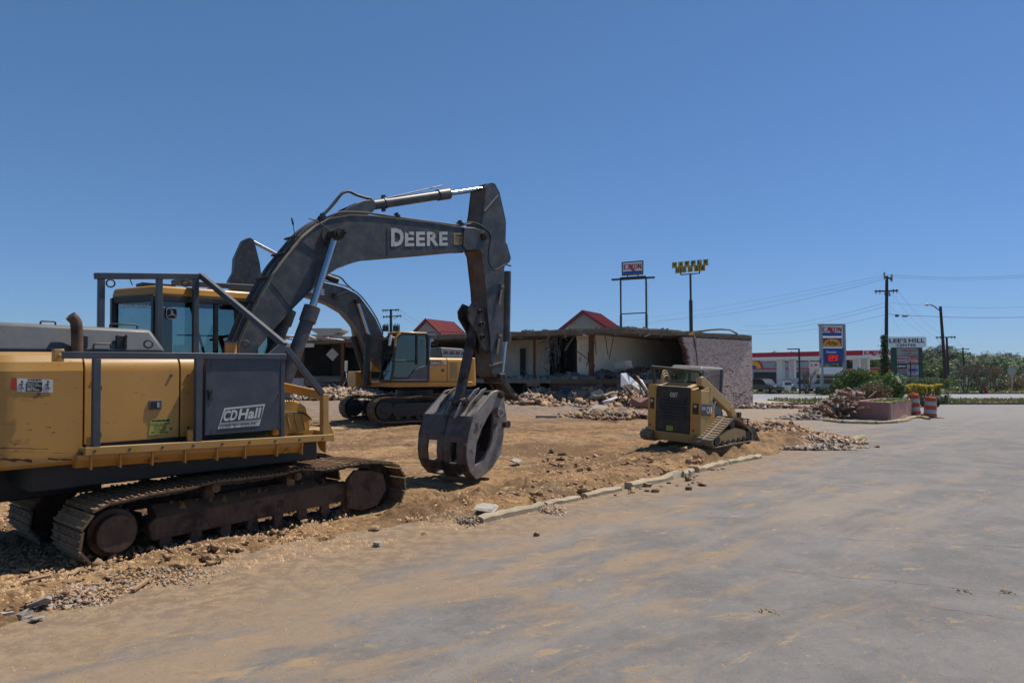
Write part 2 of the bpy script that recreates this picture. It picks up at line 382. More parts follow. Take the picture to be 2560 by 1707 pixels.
def build_dirt():
    ys = [4.6]
    while ys[-1] < 66: ys.append(ys[-1] + max(.016, ys[-1] * .0042))
    ys = np.array(ys); ts = np.arange(-1.02, .62, .0026)
    X = np.outer(ys, ts); Y = np.repeat(ys[:, None], len(ts), 1)
    Z = dirt_z(X, Y); ny, nx = X.shape
    idx = np.arange(ny * nx).reshape(ny, nx)
    q = np.stack([idx[:-1, :-1], idx[:-1, 1:], idx[1:, 1:], idx[1:, :-1]], -1).reshape(-1, 4)
    zq = Z.ravel()[q].min(1); q = q[zq > -.199]
    used = np.unique(q); remap = -np.ones(ny * nx, int); remap[used] = np.arange(len(used)); q = remap[q]
    co = np.stack([X.ravel(), Y.ravel(), Z.ravel()], 1)[used]
    return npmesh('dirt_lot', co, q)
def npmesh(name, co, q, smooth=True):
    me = bpy.data.meshes.new(name); me.vertices.add(len(co)); me.vertices.foreach_set('co', np.asarray(co, np.float32).ravel())
    k = q.shape[1]; me.loops.add(q.size); me.loops.foreach_set('vertex_index', q.ravel().astype(np.int32))
    me.polygons.add(len(q)); me.polygons.foreach_set('loop_start', np.arange(0, q.size, k, dtype=np.int32))
    me.polygons.foreach_set('loop_total', np.full(len(q), k, np.int32))
    me.update(calc_edges=True)
    if smooth: me.polygons.foreach_set('use_smooth', np.ones(len(q), bool))
    return me
def dirt_material():
    m, nt, p, out = nodes('raw_dirt'); g = G(nt); c = g.coord()
    n1 = g.noise(c, .35, 5, .6); n2 = g.noise(c, 1.9, 9, .70, .4); n3 = g.noise(c, 12, 7, .72)
    col = g.mix(g.ramp(n1, .38, .62), (.43, .25, .115), (.36, .22, .115))
    col = g.mix(g.ramp(n2, .48, .62), col, (.52, .315, .145))
    col = g.mix(g.ramp(n2, .49, .36), col, (.20, .118, .066))
    col = g.mix(g.math('MULTIPLY', g.ramp(n3, .50, .32), .8), col, (.12, .068, .036))
    col = g.mix(g.math('MULTIPLY', g.ramp(n3, .55, .70), .4), col, (.52, .36, .21))
    pale = g.ramp(g.noise(g.along(8, 4.0, .7), .8, 6, .65, .3), .60, .72)
    big = g.ramp(g.noise(g.along(25, 3, 1.2), .5, 6, .7, .5), .52, .40); col = g.mix(g.math('MULTIPLY', big, .75), col, (.19, .108, .055))
    col = g.mix(g.math('MULTIPLY', pale, .8), col, (.68, .50, .31))
    grey = g.ramp(g.noise(c, .6, 5, .65, 0), .56, .68); col = g.mix(g.math('MULTIPLY', grey, .6), col, (.25, .19, .145))
    py_ = g.n('SeparateXYZ'); g.L.new(c, py_.inputs[0]); fy = g.ramp(py_.outputs[1], 27, 34)
    col = g.mix(g.math('MULTIPLY', fy, .75), col, g.mix(g.ramp(n2, .42, .6), (.36, .29, .24), (.22, .16, .125)))
    rr_ = g.math('MULTIPLY', g.ramp(py_.outputs[0], 7, 10), g.ramp(g.noise(c, .7, 6, .7), .40, .55)); col = g.mix(g.math('MULTIPLY', rr_, .6), col, (.17, .095, .06))
    sp = g.ramp(g.vor(c, 22), .05, .12, True); col = g.mix(g.math('MULTIPLY', sp, g.ramp(n2, .5, .6)), col, (.5, .47, .44))
    g.L.new(col, p.inputs['Base Color']); p.inputs['Roughness'].default_value = .95; p.inputs['Specular IOR Level'].default_value = .2
    h = g.math('ADD', g.noise(c, 18, 10, .72), g.math('MULTIPLY', g.noise(c, 70, 4, .7), .4))
    g.L.new(g.bump(h, .9, .05), p.inputs['Normal']); return m
def asphalt_material():
    m, nt, p, out = nodes('dusty_asphalt'); g = G(nt); c = g.coord()
    st = g.along(38, 2.3, .8); st2 = g.along(44, 9, 1.5); st3 = g.along(20, 1.1, .45)      # streaks along the driving line
    pos = g.n('SeparateXYZ'); g.L.new(c, pos.inputs[0])
    base = g.mix(g.ramp(g.noise(c, .8, 7, .65), .38, .62), (.185, .170, .160), (.25, .228, .212))
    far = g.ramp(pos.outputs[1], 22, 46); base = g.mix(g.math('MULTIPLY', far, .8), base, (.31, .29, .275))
    rel = g.math('SUBTRACT', pos.outputs[0], g.math('MULTIPLY', pos.outputs[1], .55))       # nearness to the dirt side
    near = g.ramp(rel, -6.5, 1.0, True); mid = g.ramp(rel, -2, 8.5, True)
    a = g.noise(st, 1.1, 8, .68, .5); b = g.noise(st3, 1.2, 8, .72, .6); b2 = g.noise(st2, 1.0, 6, .62, .3)
    f2_ = g.ramp(b2, .50, .64); base = g.mix(g.math('MULTIPLY', f2_, g.lin(mid, 0, 1, .18, .7)), base, (.36, .285, .215))
    f1 = g.ramp(g.math('ADD', a, g.math('MULTIPLY', near, .20)), .56, .74); base = g.mix(g.math('MULTIPLY', f1, .85), base, (.36, .25, .155))
    f2 = g.ramp(g.math('ADD', b, g.math('MULTIPLY', near, .05)), .585, .70); base = g.mix(g.math('MULTIPLY', f2, g.lin(mid, 0, 1, .30, .85)), base, (.44, .295, .15))
    dk = g.ramp(g.noise(st, .8, 9, .7, .6), .44, .32); base = g.mix(g.math('MULTIPLY', dk, .35), base, (.15, .132, .12))
    fl_ = g.noise(c, 9, 8, .78, .5); base = g.mix(g.math('MULTIPLY', g.ramp(fl_, .52, .68), .35), base, (.40, .32, .24)); base = g.mix(g.math('MULTIPLY', g.ramp(fl_, .46, .32), .35), base, (.12, .105, .10))
    wh = g.ramp(g.noise(st3, .8, 7, .72, .3), .62, .74); base = g.mix(g.math('MULTIPLY', wh, .35), base, (.42, .40, .39))
    spot = g.ramp(g.noise(g.along(38, 1.0, .45), 1.3, 7, .75, .4), .61, .66); base = g.mix(g.math('MULTIPLY', spot, .7), base, (.47, .33, .18))
    md = g.noise(g.along(25, .6, .38), 3.2, 9, .8, .8); base = g.mix(g.math('MULTIPLY', g.ramp(md, .53, .68), .40), base, (.40, .31, .22)); base = g.mix(g.math('MULTIPLY', g.ramp(md, .45, .33), .35), base, (.10, .085, .078))
    rl2 = g.math('ADD', g.math('SUBTRACT', pos.outputs[0], g.math('MULTIPLY', pos.outputs[1], .87)), 10.2); film = g.ramp(g.math('ADD', rl2, g.math('MULTIPLY', g.noise(c, .9, 7, .7), -3.2)), 1.6, -1.6); film = g.math('MULTIPLY', film, g.ramp(pos.outputs[1], 30, 19))
    base = g.mix(g.math('MULTIPLY', film, .85), base, g.mix(g.ramp(g.noise(c, 5, 8, .75), .42, .6), (.25, .165, .10), (.40, .275, .165)))
    dots = g.math('MULTIPLY', g.ramp(g.vor(c, 9), .09, .05), g.ramp(g.noise(c, 1.7, 4, .6), .52, .6)); base = g.mix(g.math('MULTIPLY', dots, .7), base, (.10, .07, .05))
    gr = g.noise(c, 38, 7, .9); base = g.mix(g.math('MULTIPLY', g.ramp(gr, .48, .30), .7), base, (.05, .044, .04))
    base = g.mix(g.math('MULTIPLY', g.ramp(gr, .55, .68), .5), base, (.48, .42, .36))
    g.L.new(base, p.inputs['Base Color']); p.inputs['Roughness'].default_value = .85; p.inputs['Specular IOR Level'].default_value = .3
    h = g.math('ADD', g.noise(c, 120, 4, .7), g.math('MULTIPLY', a, 1.5)); g.L.new(g.bump(h, .5, .012), p.inputs['Normal']); return m
DIRT = dirt_material(); ASPH = asphalt_material()
def sheet(name, pts, z, m, sub=0):
    mb = MB(); mb.add([(p[0], p[1], z) for p in pts], [tuple(range(len(pts)))])
    return mb.build(name, m, kind='structure', smooth=False, fix=False)
def grass_material(name, c1, c2, c3):
    m, nt, p, out = nodes(name); g = G(nt); c = g.coord()
    col = g.mix(g.ramp(g.noise(c, .5, 6, .65), .4, .62), c1, c2); col = g.mix(g.ramp(g.noise(c, 3, 6, .7), .5, .7), col, c3)
    g.L.new(col, p.inputs['Base Color']); p.inputs['Roughness'].default_value = 1
    g.L.new(g.bump(g.noise(c, 8, 8, .7), 1, .1), p.inputs['Normal']); return m
GRASS = grass_material('dry_verge_grass', (.50, .44, .20), (.22, .29, .08), (.62, .52, .28))
EARTH = grass_material('far_ground_cover', (.06, .085, .025), (.09, .10, .035), (.12, .10, .06))
HWY = mat('far_asphalt', (.30, .295, .30), .8, var=.1, scale=.3, bump=.1, bscale=30)
TANW = mat('tan_concrete_walk', (.40, .33, .25), .85, var=.12, scale=.8, bump=.1)
sheet('ground', [(-900, -60), (1200, -60), (1200, 1700), (-900, 1700)], -.35, EARTH)
_edge = [(x, float(kerb_y(x)) + .75) for x in np.linspace(-14, 8.6, 60)]
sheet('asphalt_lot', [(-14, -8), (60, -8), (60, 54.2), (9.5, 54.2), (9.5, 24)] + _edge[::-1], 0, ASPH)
o = link('dirt_lot', build_dirt(), DIRT); setp(o, kind='structure')
# access road, median, highway, verge
sheet('median_walk', [(-60, 54.2), (23, 54.2), (22, 63), (-60, 63)], .10, TANW)
sheet('highway', [(-90, 62.8), (160, 62.8), (160, 86), (-90, 86)], -.03, HWY)
sheet('station_forecourt', [(-60, 89), (70, 89), (70, 150), (-60, 150)], .02, HWY)
def grass_strip(name, x0, x1, y0, y1, z, n):
    mb = MB(); rr = random.Random(n)
    mb.box2((x0, y0, z - .3), (x1, y1, z))
    for i in range(n):
        x = rr.uniform(x0, x1); y = rr.uniform(y0, y1); h = rr.uniform(.06, .28); a = rr.uniform(0, 3.14); wd = rr.uniform(.04, .14)
        dx, dy = math.cos(a) * wd, math.sin(a) * wd; t = rr.uniform(-.1, .1)
        mb.add([(x - dx, y - dy, z), (x + dx, y + dy, z), (x + t, y + t, z + h)], [(0, 1, 2)])
    o = mb.build(name, GRASS, smooth=False, fix=False, kind='stuff'); return o
grass_strip('median_grass', 23.3, 75, 54.4, 62.5, .12, 6000)
grass_strip('verge_grass', 21, 110, 86, 93, .16, 5000)
grass_strip('verge_grass', -20, 20.8, 84.8, 88.6, .1, 2500)
KERBC = mat('old_kerb_concrete', (.52, .42, .28), .9, var=.2, scale=3, dust=.45, dustcol=(.42, .30, .18), bump=.5, bscale=22, rust=.3, rustcol=(.30, .27, .24), rscale=3.5)
DKERB = mat('dark_kerb_concrete', (.12, .10, .085), .9, var=.3, bump=.3)
def long_kerb(name, p, q, wd, h, m, label):
    mb = MB(); p = Vector(p); q = Vector(q); n = max(2, int((q - p).length / 3.05)); d = (q - p) / n
    R = root(name, p, label, 'kerb')
    rr = random.Random(n); me = None
    for i in range(n):
        a = p + d * i; b = a + d * .992
        mb = MB(); mb.bar(a + Vector((0, 0, h / 2 + rr.uniform(-.01, .01))), b + Vector((0, 0, h / 2)), wd, h); mb.build('kerb_stone', m, R, fr=WORLD, bevel=.02)
    return R
class _W: M = Matrix.Identity(4)
WORLD = _W()
long_kerb('kerb', (23, 54.2, 0), (74, 54.2, 0), .18, .15, DKERB, 'dark kerb along the near edge of the grassy median')
long_kerb('kerb', (-12, 54.05, 0), (22.6, 54.05, 0), .18, .14, DKERB, 'dark kerb along the tan median beyond the brick wall')
long_kerb('kerb', (21, 85.9, -.03), (106, 85.9, -.03), .2, .16, DKERB, 'far kerb along the verge of the highway at right')
# painted lane line
mb = MB(); mb.box2((-60, 66.4, -.026), (160, 66.6, -.022)); mb.build('lane_line', WHITE, kind='structure')

CRACK = mat('dark_crack_fill', (.10, .075, .06), .95, bump=.3)
def crack(name, pts, wd, seed, label=None):
    rr = random.Random(seed); P_ = [gz(*q) for q in pts]; V = []
    for a, b in zip(P_, P_[1:]):
        n = max(2, int((b - a).length / .12))
        for i in range(n): p = a.lerp(b, i / n); p.x += rr.uniform(-.012, .012); p.y += rr.uniform(-.035, .035); V.append(p)
    mb = MB(); A = [(p.x, p.y - wd * rr.uniform(-.2, .55), .004) for p in V]; B = [(p.x, p.y + wd * rr.uniform(.1, 1), .004) for p in V]; n = len(V)
    mb.add(A + B, [(i, i + 1, n + i + 1, n + i) for i in range(n - 1)]); return mb.build(name, CRACK, kind='structure', smooth=False, fix=False)
for k, (pts, wd) in enumerate((([(2085, 1346), (2300, 1356), (2420, 1362), (2600, 1368)], .008), ([(1960, 1428), (2032, 1434), (2140, 1445), (2320, 1461), (2600, 1493)], .007), ([(2316, 1514), (2440, 1534), (2600, 1558)], .007))): crack('pavement_crack', pts, wd, k)
# ================================================================== NEAR EXCAVATOR
U = Frame((-4.6, 11.15, 0), (.695, .719, math.tan(math.radians(1.0))), sx=1.028, shift=(.145, -.02))
T = Frame((-4.70, 11.10, -.115), (.643, .766, .013))
WTXT = mat('white_print', (.66, .66, .66), .6, bump=0, var=.05); KTXT = mat('black_print', (.012, .012, .014), .6, bump=0)
ex = root('excavator', T.M, 'large dusty yellow and grey excavator with a claw attachment, nearest machine in the foreground', 'excavator', 'parked construction machines')
def P(n, m, mb, fr=U, parent=None, **k): return mb.build(n, m, parent or ex, fr=fr, **k)
# ---- crawler tracks
SHOE_ME = {}
def shoe_mesh(key, pitch, width, mt):
    if key in SHOE_ME: return SHOE_ME[key]
    mb = MB(); mb.box((0, 0, 0), (pitch * .96, width, .028))
    for k, x in enumerate((-.40, -.02, .36)): mb.box((x * pitch, 0, .022), (.020, width * .998, .022))
    for y in (-.3, -.1, .1, .3): mb.box((-.2 * pitch, y * width, .016), (.03, .03, .012))
    me = mb.mesh('track_shoe', True); me.materials.append(mt); SHOE_ME[key] = me; return me
def loop_points(xr, xf, zc, r, top, n):
    """closed track line in local x,z; top = list of (x,z) from front to rear between the wheels"""
    P_ = []
    for i in range(13): a = -math.pi / 2 + math.pi * i / 12; P_.append((xf + r * math.cos(a), zc + r * math.sin(a)))
    P_ += top
    for i in range(13): a = math.pi / 2 + math.pi * i / 12; P_.append((xr + r * math.cos(a), zc + r * math.sin(a)))
    P_.append(P_[0]); q = [Vector((p[0], 0, p[1])) for p in P_]
    L = [0]
    for a, b in zip(q, q[1:]): L.append(L[-1] + (b - a).length)
    out = []
    for k in range(n):
        t = L[-1] * k / n; i = max(j for j in range(len(L) - 1) if L[j] <= t); f = (t - L[i]) / max(1e-9, L[i + 1] - L[i])
        p = q[i].lerp(q[i + 1], f); d = (q[i + 1] - q[i]).normalized(); out.append((p, d))
    return out, L[-1]
def make_track(rt, fr, xr, xf, zc, r, top, n, yc, width, shoe_mat, key, chain_mat):
    pts, L = loop_points(xr, xf, zc, r, top, n); pitch = L / n
    mb = MB()
    for p, d in pts:
        nrm = Vector((-d.z, 0, d.x)) * -1                            # outward
        c = p - nrm * .075
        for s in (-.10, .10):
            mb.bar(Vector((c.x, yc + s, c.z)) - d * pitch * .42, Vector((c.x, yc + s, c.z)) + d * pitch * .42, .05, .085, up=(nrm.x, 0, nrm.z))
        mb.cyl((c.x + d.x * pitch / 2, yc - .13, c.z + d.z * pitch / 2), (c.x + d.x * pitch / 2, yc + .13, c.z + d.z * pitch / 2), .032, n=8)
    chain = mb.build('track_chain', chain_mat, rt, fr=fr)
    me = shoe_mesh(key, pitch, width, shoe_mat); rr = random.Random(3)
    for p, d in pts:
        nrm = Vector((d.z, 0, -d.x)); l = Vector((0, 1, 0)); ax = nrm.cross(l) * -1
        # columns: x along d, y lateral, z outward
        X = d; Z = nrm; Y = Z.cross(X)
        c = Vector((p.x, yc, p.z)) + nrm * rr.uniform(-.006, .006)
        Ml = Matrix(((X.x, Y.x, Z.x, c.x), (X.y, Y.y, Z.y, c.y), (X.z, Y.z, Z.z, c.z), (0, 0, 0, 1)))
        link('track_shoe', me, shoe_mat, chain, fr.M @ Ml)
    return chain
W1 = .98
def X_(pts): return [(p[0] * 1.087 + .02, p[1]) for p in pts]
for side, yc in ((-1, -.93), (1, 1.02)):
    top = X_([(1.62, .925), (1.2, .91), (.86, .905), (.54, .955), (.2, .93), (-.1, .925), (-.66, .945), (-1.1, .91), (-1.5, .90)])
    make_track(ex, T, -2.0, 2.25, .445, .425, top, 50, yc, W1, SHOE, 'near', WORN)
    # side frame
    s = 1 if side > 0 else -1; yo = yc + s * .26; yi = yc + s * .06; ye = yc + s * .22
    lo, hi = sorted((yo, yi))
    mb = MB(); mb.prism(X_([(-1.42, .24), (1.52, .30), (1.52, .60), (.95, .62), (-1.36, .54), (-1.46, .46)]), lo, hi)
    fo = P('track_frame', RUSTY, mb, T, bevel=.02)
    mb = MB(); mb.loft([(p[0], yo, p[1]) for p in X_([(-1.36, .54), (.95, .62)])] + [(p[0], yi, p[1]) for p in X_([(.95, .72), (-1.36, .68)])], [(p[0], yi - s * .1, p[1]) for p in X_([(-1.36, .50), (.95, .55)])] + [(p[0], yi - s * .15, p[1]) for p in X_([(.95, .70), (-1.36, .66)])]); P('track_frame_top', RUSTY, mb, T, parent=fo)
    yface = yc + s * .34
    lo, hi = sorted((yface, yface - s * .06))
    mb = MB(); mb.prism(X_([(1.40, .20), (1.68, .10), (1.99, .14), (2.17, .40), (2.1, .66), (1.90, .74), (1.55, .80), (1.40, .66)]), lo, hi)
    P('idler_guard', RUSTY, mb, T, parent=fo, bevel=.01)
    mb = MB(); mb.cyl((2.25, yc - .12, .445), (2.25, yc + .12, .445), .33, n=32); P('idler_wheel', WORN, mb, T, bevel=.02)
    mb = MB(); mb.cyl((-2.0, yc, .445), (-2.0, yc + s * .40, .445), .235, n=40); mb.cyl((-2.0, yc - .1, .445), (-2.0, yc + s * .26, .445), .30, n=30)
    for k in range(18):
        a = 2 * math.pi * k / 18; mb.box((-2.0 + .325 * math.cos(a), yc, .445 + .325 * math.sin(a)), (.05, .08, .05), Matrix.Rotation(-a, 3, 'Y'))
    P('drive_sprocket', RUSTY, mb, T, bevel=.012)
    for x in (-.70, .61):
        mb = MB(); mb.cyl((x, yc - .1, .835), (x, yc + s * .36, .835), .06, n=20); mb.cyl((x, yc + s * .36, .835), (x, yc + s * .37, .835), .04, n=12)
        mb.box((x, yc + s * .1, .74), (.14, .1, .14)); P('carrier_roller', SHOE, mb, T)
    for k in range(8):
        x = -1.34 + k * .42
        mb = MB(); mb.cyl((x, yc - .17, .185), (x, yc + s * .24, .185), .082, n=18); mb.box((x, yc + s * .22, .24), (.15, .06, .12)); P('track_roller', RUSTY, mb, T)
    for x, z, wd, h in ((.36, .44, .10, .10),):
        mb = MB(); mb.box((x, yo + s * .002, z), (wd, .02, h)); P('frame_opening', BLACK, mb, T, parent=fo, bevel=.01)
    rr = random.Random(11)                                           # mud caked on the frame shelf
    mb = MB()
    for k in range(60):
        x = rr.uniform(-1.2, 1.3); yy = yi + s * rr.uniform(-.02, .12); r_ = rr.uniform(.015, .06)
        mb.cyl((x, yy, .60), (x + rr.uniform(-.03, .03), yy, .66 + rr.uniform(-.03, .05)), r_, .012, n=6)
    P('caked_mud', DIRT, mb, T, parent=fo, smooth=False, kind='stuff')
mb = MB(); mb.box((0, 0, .58), (1.6, 1.3, .32)); mb.cyl((0, 0, .7), (0, 0, 1.12), .62, n=36)
mb.bar((-1.0, -.9, .45), (-.3, -.3, .6), .4, .25); mb.bar((1.0, -.9, .45), (.3, -.3, .6), .4, .25); mb.bar((-1.0, .9, .45), (-.3, .3, .6), .4, .25); mb.bar((1.0, .9, .45), (.3, .3, .6), .4, .25)
P('car_body', RUSTY, mb, T, bevel=.02)
mb = MB(); mb.box2((-2.9, -.95, .93), (.9, 1.2, 1.27)); mb.box2((-3.5, .35, .66), (-1.8, 1.5, 1.27)); mb.cyl((0, 0, 1.0), (0, 0, 1.3), .75, n=30); P('belly_pan_shade_fill', BLKM, mb, bevel=.02)  # belly pan plus an added dark block standing in for shade under the counterweight
# ---- upper structure
def profile_block(x0, x1, ys, z0, zc, zt, yin, n=6):
    """body panel: vertical side at y=ys, rolled shoulder above zc, inwards to yin at zt"""
    prof = [(yin, z0), (ys, z0), (ys, zc)]
    for i in range(1, n + 1):
        a = (math.pi / 2) * i / n; prof.append((ys + (.16) * (1 - math.cos(a)) , zc + (zt - zc) * math.sin(a)))
    prof.append((yin, zt + .02)); return [[(x, p[0], p[1]) for p in prof] for x in (x0, x1)]
mb = MB()                                                            # counterweight with rounded corners
def plan(off, z, y1=1.28):
    pts = []
    for (cx, cy, a0) in ((-2.46, -1.27, 0),): pts.append((-2.44 , -1.27 + off, z))
    R = .45
    for i in range(9):
        a = math.radians(-90 - 90 * i / 8); pts.append((-3.10 + (R - off) * math.cos(a), -1.27 + R + (R - off) * math.sin(a), z))
    for i in range(9):
        a = math.radians(180 - 90 * i / 8); pts.append((-3.10 + (R - off) * math.cos(a), y1 - R + (R - off) * math.sin(a), z))
    pts.append((-2.44, y1 - off, z)); return pts
zs = [(.06, 1.265), (.0, 1.31), (0, 2.42), (.03, 2.53), (.09, 2.61), (.18, 2.655)]
rings = [plan(o_, z) for o_, z in zs]; n = len(rings[0])
for a_, b_ in zip(rings, rings[1:]):
    base = len(mb.v); mb.v += a_ + b_
    for i in range(n):
        mb.f.append((base + i, base + (i + 1) % n, base + n + (i + 1) % n, base + n + i)); mb.m.append(0)
mb.add(rings[0], [tuple(range(n))]); mb.add(rings[-1], [tuple(range(n))])
cw = P('counterweight', YEL, mb)
for x0, x1 in ((-2.415, -1.315), (-1.295, -.06)):
    mb = MB(); A, B = profile_block(x0, x1, -1.25, 1.50, 2.40, 2.60, -.5); mb.loft(A, B); P('side_panel', YEL, mb, bevel=.006)
mb = MB(); mb.box2((-2.44, -1.2, 1.42), (-.08, 1.25, 2.52)); mb.box2((-2.44, .9, 1.5), (-1.5, 1.26, 2.56)); P('engine_bay', BLKM, mb)
mb = MB(); mb.box2((-2.4, -1.1, 1.24), (1.0, 1.2, 1.45)); P('main_frame', YEL, mb, bevel=.02)
mb = MB(); mb.box2((-1.3, -.49, 2.5), (-.1, .3, 2.615)); P('tank_top', YEL, mb, bevel=.02)
# hood
A = [(-1.36, -.93, 2.66), (-1.36, .26, 2.66), (-3.5, .26, 2.66), (-3.5, -.93, 2.66)]; B = [(-1.53, -.80, 2.985), (-1.53, .2, 2.985), (-3.38, .2, 3.03), (-3.38, -.80, 3.03)]
mb = MB(); mb.hexa(A + B); hood = P('hood', HOOD, mb, bevel=.05, seg=4)
mb = MB(); mb.box2((-3.55, -.98, 2.635), (-1.33, .3, 2.668)); P('hood_seal', BLACK, mb, parent=hood)
def handle(c, L, h, par, r=.011, ax=(1, 0, 0), up=(0, 0, 1)):
    c = Vector(c); a = Vector(ax) * L / 2; u = Vector(up) * h
    mb = MB(); mb.tube([c - a, c - a + u * .8, c - a * .85 + u, c + a * .85 + u, c + a + u * .8, c + a], r, n=6); return P('grab_handle', BLKM, mb, parent=par)
h = U.y(120, 810, -.5); handle((h.x, -.5, 3.0), .16, .07, hood)
h = U.y(366, 818, -.4); handle((-1.75, -.4, 2.99), .34, .08, hood); h = U.y(256, 868, -.93); handle((h.x, -.93, 2.70), .2, .07, hood)
for px in (302,):
    h = U.y(px, 852, -.88); mb = MB(); mb.box((h.x, -.90, 2.80), (.13, .05, .18)); mb.bar((h.x + .03, -.935, 2.74), (h.x + .05, -.935, 2.9), .03, .03); P('hood_latch', BLKM, mb, parent=hood, bevel=.01)
h = U.y(211, 855, -.9); mb = MB(); mb.box((h.x, -.90, 2.80), (.07, .05, .16)); P('hood_latch', BLKM, mb, parent=hood, bevel=.01)
for px, py, yy in ((371, 860, -1.05), (613, 860, -.95)):
    h = U.y(px, py, yy); mb = MB(); mb.ring(h, U.I.to_3x3() @ Vector((.3, -1, 0)), .052, .013); P('lifting_eye', HOOD, mb)
BOLT = mat('dull_bolt_head', (.10, .09, .08), .5, .5, bump=0)
bolt_me = None
def bolt(par, p, fr=U):
    global bolt_me
    if bolt_me is None: q = MB(); q.cyl((0, 0, 0), (0, -.014, 0), .017, n=6); bolt_me = q.mesh('bolt', False); bolt_me.materials.append(BOLT)
    link('bolt', bolt_me, BOLT, par, fr.M @ Matrix.Translation(Vector(p)))
for x in (-2.3, -1.42, -1.2, -.2):
    for z in (1.62, 2.34): bolt(ex, (x, -1.252, z))
# exhaust
e0 = U.y(193, 875, -.98); e1 = U.y(193, 835, -.98); e2 = U.y(196, 808, -.98)
mb = MB(); pts = [e0 + Vector((0, 0, -.1)), e0, e1, e1 + Vector((-.005, 0, .05)), e2 + Vector((-.03, 0, .02)), e2 + Vector((-.09, -.01, .09))]
mb.tube(pts, .066, n=20, smooth=4, cap=False); ep = P('exhaust_pipe', RUSTY, mb)
mb = MB(); cc = e2 + Vector((-.075, -.01, .075)); mb.cyl(cc, cc + Vector((-.012, -.001, .012)), .06, n=20); P('pipe_mouth', BLACK, mb, parent=ep)
# deck walkway along the right side
d0 = U.y(212, 1133, -1.5); d1 = U.y(835, 1091, -1.5)
mb = MB(); mb.bar((d0.x, -1.47, 1.435), (d1.x, -1.47, 1.325), .09, .10); dk = P('walkway_beam', YELD, mb, bevel=.008)
mb = MB(); mb.hexa([(d0.x, -1.425, 1.42), (d1.x, -1.425, 1.31), (d1.x, -1.2, 1.31), (d0.x, -1.2, 1.42), (d0.x, -1.425, 1.465), (d1.x, -1.425, 1.355), (d1.x, -1.2, 1.355), (d0.x, -1.2, 1.465)])
P('walkway_plate', YELD, mb, parent=dk)
mb = MB()                                                            # rolled skirt under the walkway, sloping inwards
A = [(d0.x - .05, -1.40, 1.385), (d0.x - .05, -1.40, 1.33), (d0.x - .05, -1.28, 1.22), (d0.x - .05, -1.15, 1.22), (d0.x - .05, -1.15, 1.385)]
B = [(.42, p[1], p[2] - .1) for p in A]; mb.loft(A, B); P('rolled_skirt', YEL, mb, parent=dk)
for px in (225, 298, 378, 460, 540, 610, 690, 752 , 810):
    x = U.y(px, 1130, -1.4).x; zt = 1.40 - .034 * (x + 2.5)
    pr = [(x, -1.43, zt)] + [(x, -1.43 + .25 * math.sin(a), zt - .20 * math.cos(a) + .0) for a in (0, .25, .5, .75, 1.0, 1.25)] + [(x, -1.18, zt)]
    mb = MB(); mb.loft(pr, [(p[0] + .02, p[1], p[2]) for p in pr]); P('skirt_gusset', YEL, mb, parent=dk)
# handrails
def rail(a, b, wd=.085, name='guard_rail', m=RAIL, par=None):
    mb = MB(); mb.bar(a, b, wd, wd); return P(name, m, mb, parent=par, bevel=.008)
zr = 2.655
rl = rail((-2.72, -1.47, zr - .045), (.09, -1.47, zr - .06))
mb = MB(); mb.box((-2.74, -1.44, zr - .05), (.10, .14, .15)); mb.cyl((-2.74, -1.54, zr - .05), (-2.74, -1.5, zr - .05), .02, n=8); P('rail_bracket', YEL, mb, parent=rl, bevel=.01)
pl = U.y(240, 1000, -1.47).x; bl_ = U.y(495, 1000, -1.47).x; br_ = U.y(703, 1000, -1.47).x
rail((pl, -1.47, 1.46), (pl, -1.47, zr - .09), .085, 'guard_post', par=rl); rail((bl_, -1.47, 1.45), (bl_, -1.47, zr - .09), .085, 'guard_post', par=rl); rail((br_ + .01, -1.47, 1.40), (br_ + .01, -1.47, zr - .09), .06, 'guard_post', par=rl)
for x in (pl - .05, bl_ - .09): mb = MB(); mb.box((x, -1.44, 1.52), (.07, .05, .16)); P('post_foot', YELD, mb, parent=rl)
for z in (2.2, 1.62): mb = MB(); mb.box((pl + .05, -1.46, z), (.02, .03, .06)); P('rail_lug', BLKM, mb, parent=rl)
# gusset plate between top rail and front frame
g0 = U.y(668, 876, -1.50); g1 = U.y(700, 853, -1.50); g2 = U.y(712, 880, -1.50)
mb = MB(); mb.loft([(g0.x - .06, -1.50, 2.56), (g1.x, -1.50, 2.78), (g1.x + .08, -1.50, 2.76), (g2.x + .02, -1.5, 2.54)], [(g0.x - .06, -1.44, 2.56), (g1.x, -1.44, 2.78), (g1.x + .08, -1.44, 2.76), (g2.x + .02, -1.44, 2.54)])
P('gusset_plate', RAIL, mb, parent=rl)
# sloping front braces
f1 = U.y(712, 868, -1.45); f2 = U.y(806, 985, -1.45)
mb = MB(); mb.bar(f1, f2, .08, .085); mb2 = P('front_brace', RAIL, mb, bevel=.008)
q1 = U.y(501, 688, .30); q2 = U.y(712, 863, -1.42)
mb = MB(); mb.bar(q1, q2, .085, .085); P('front_brace', RAIL, mb, bevel=.008)
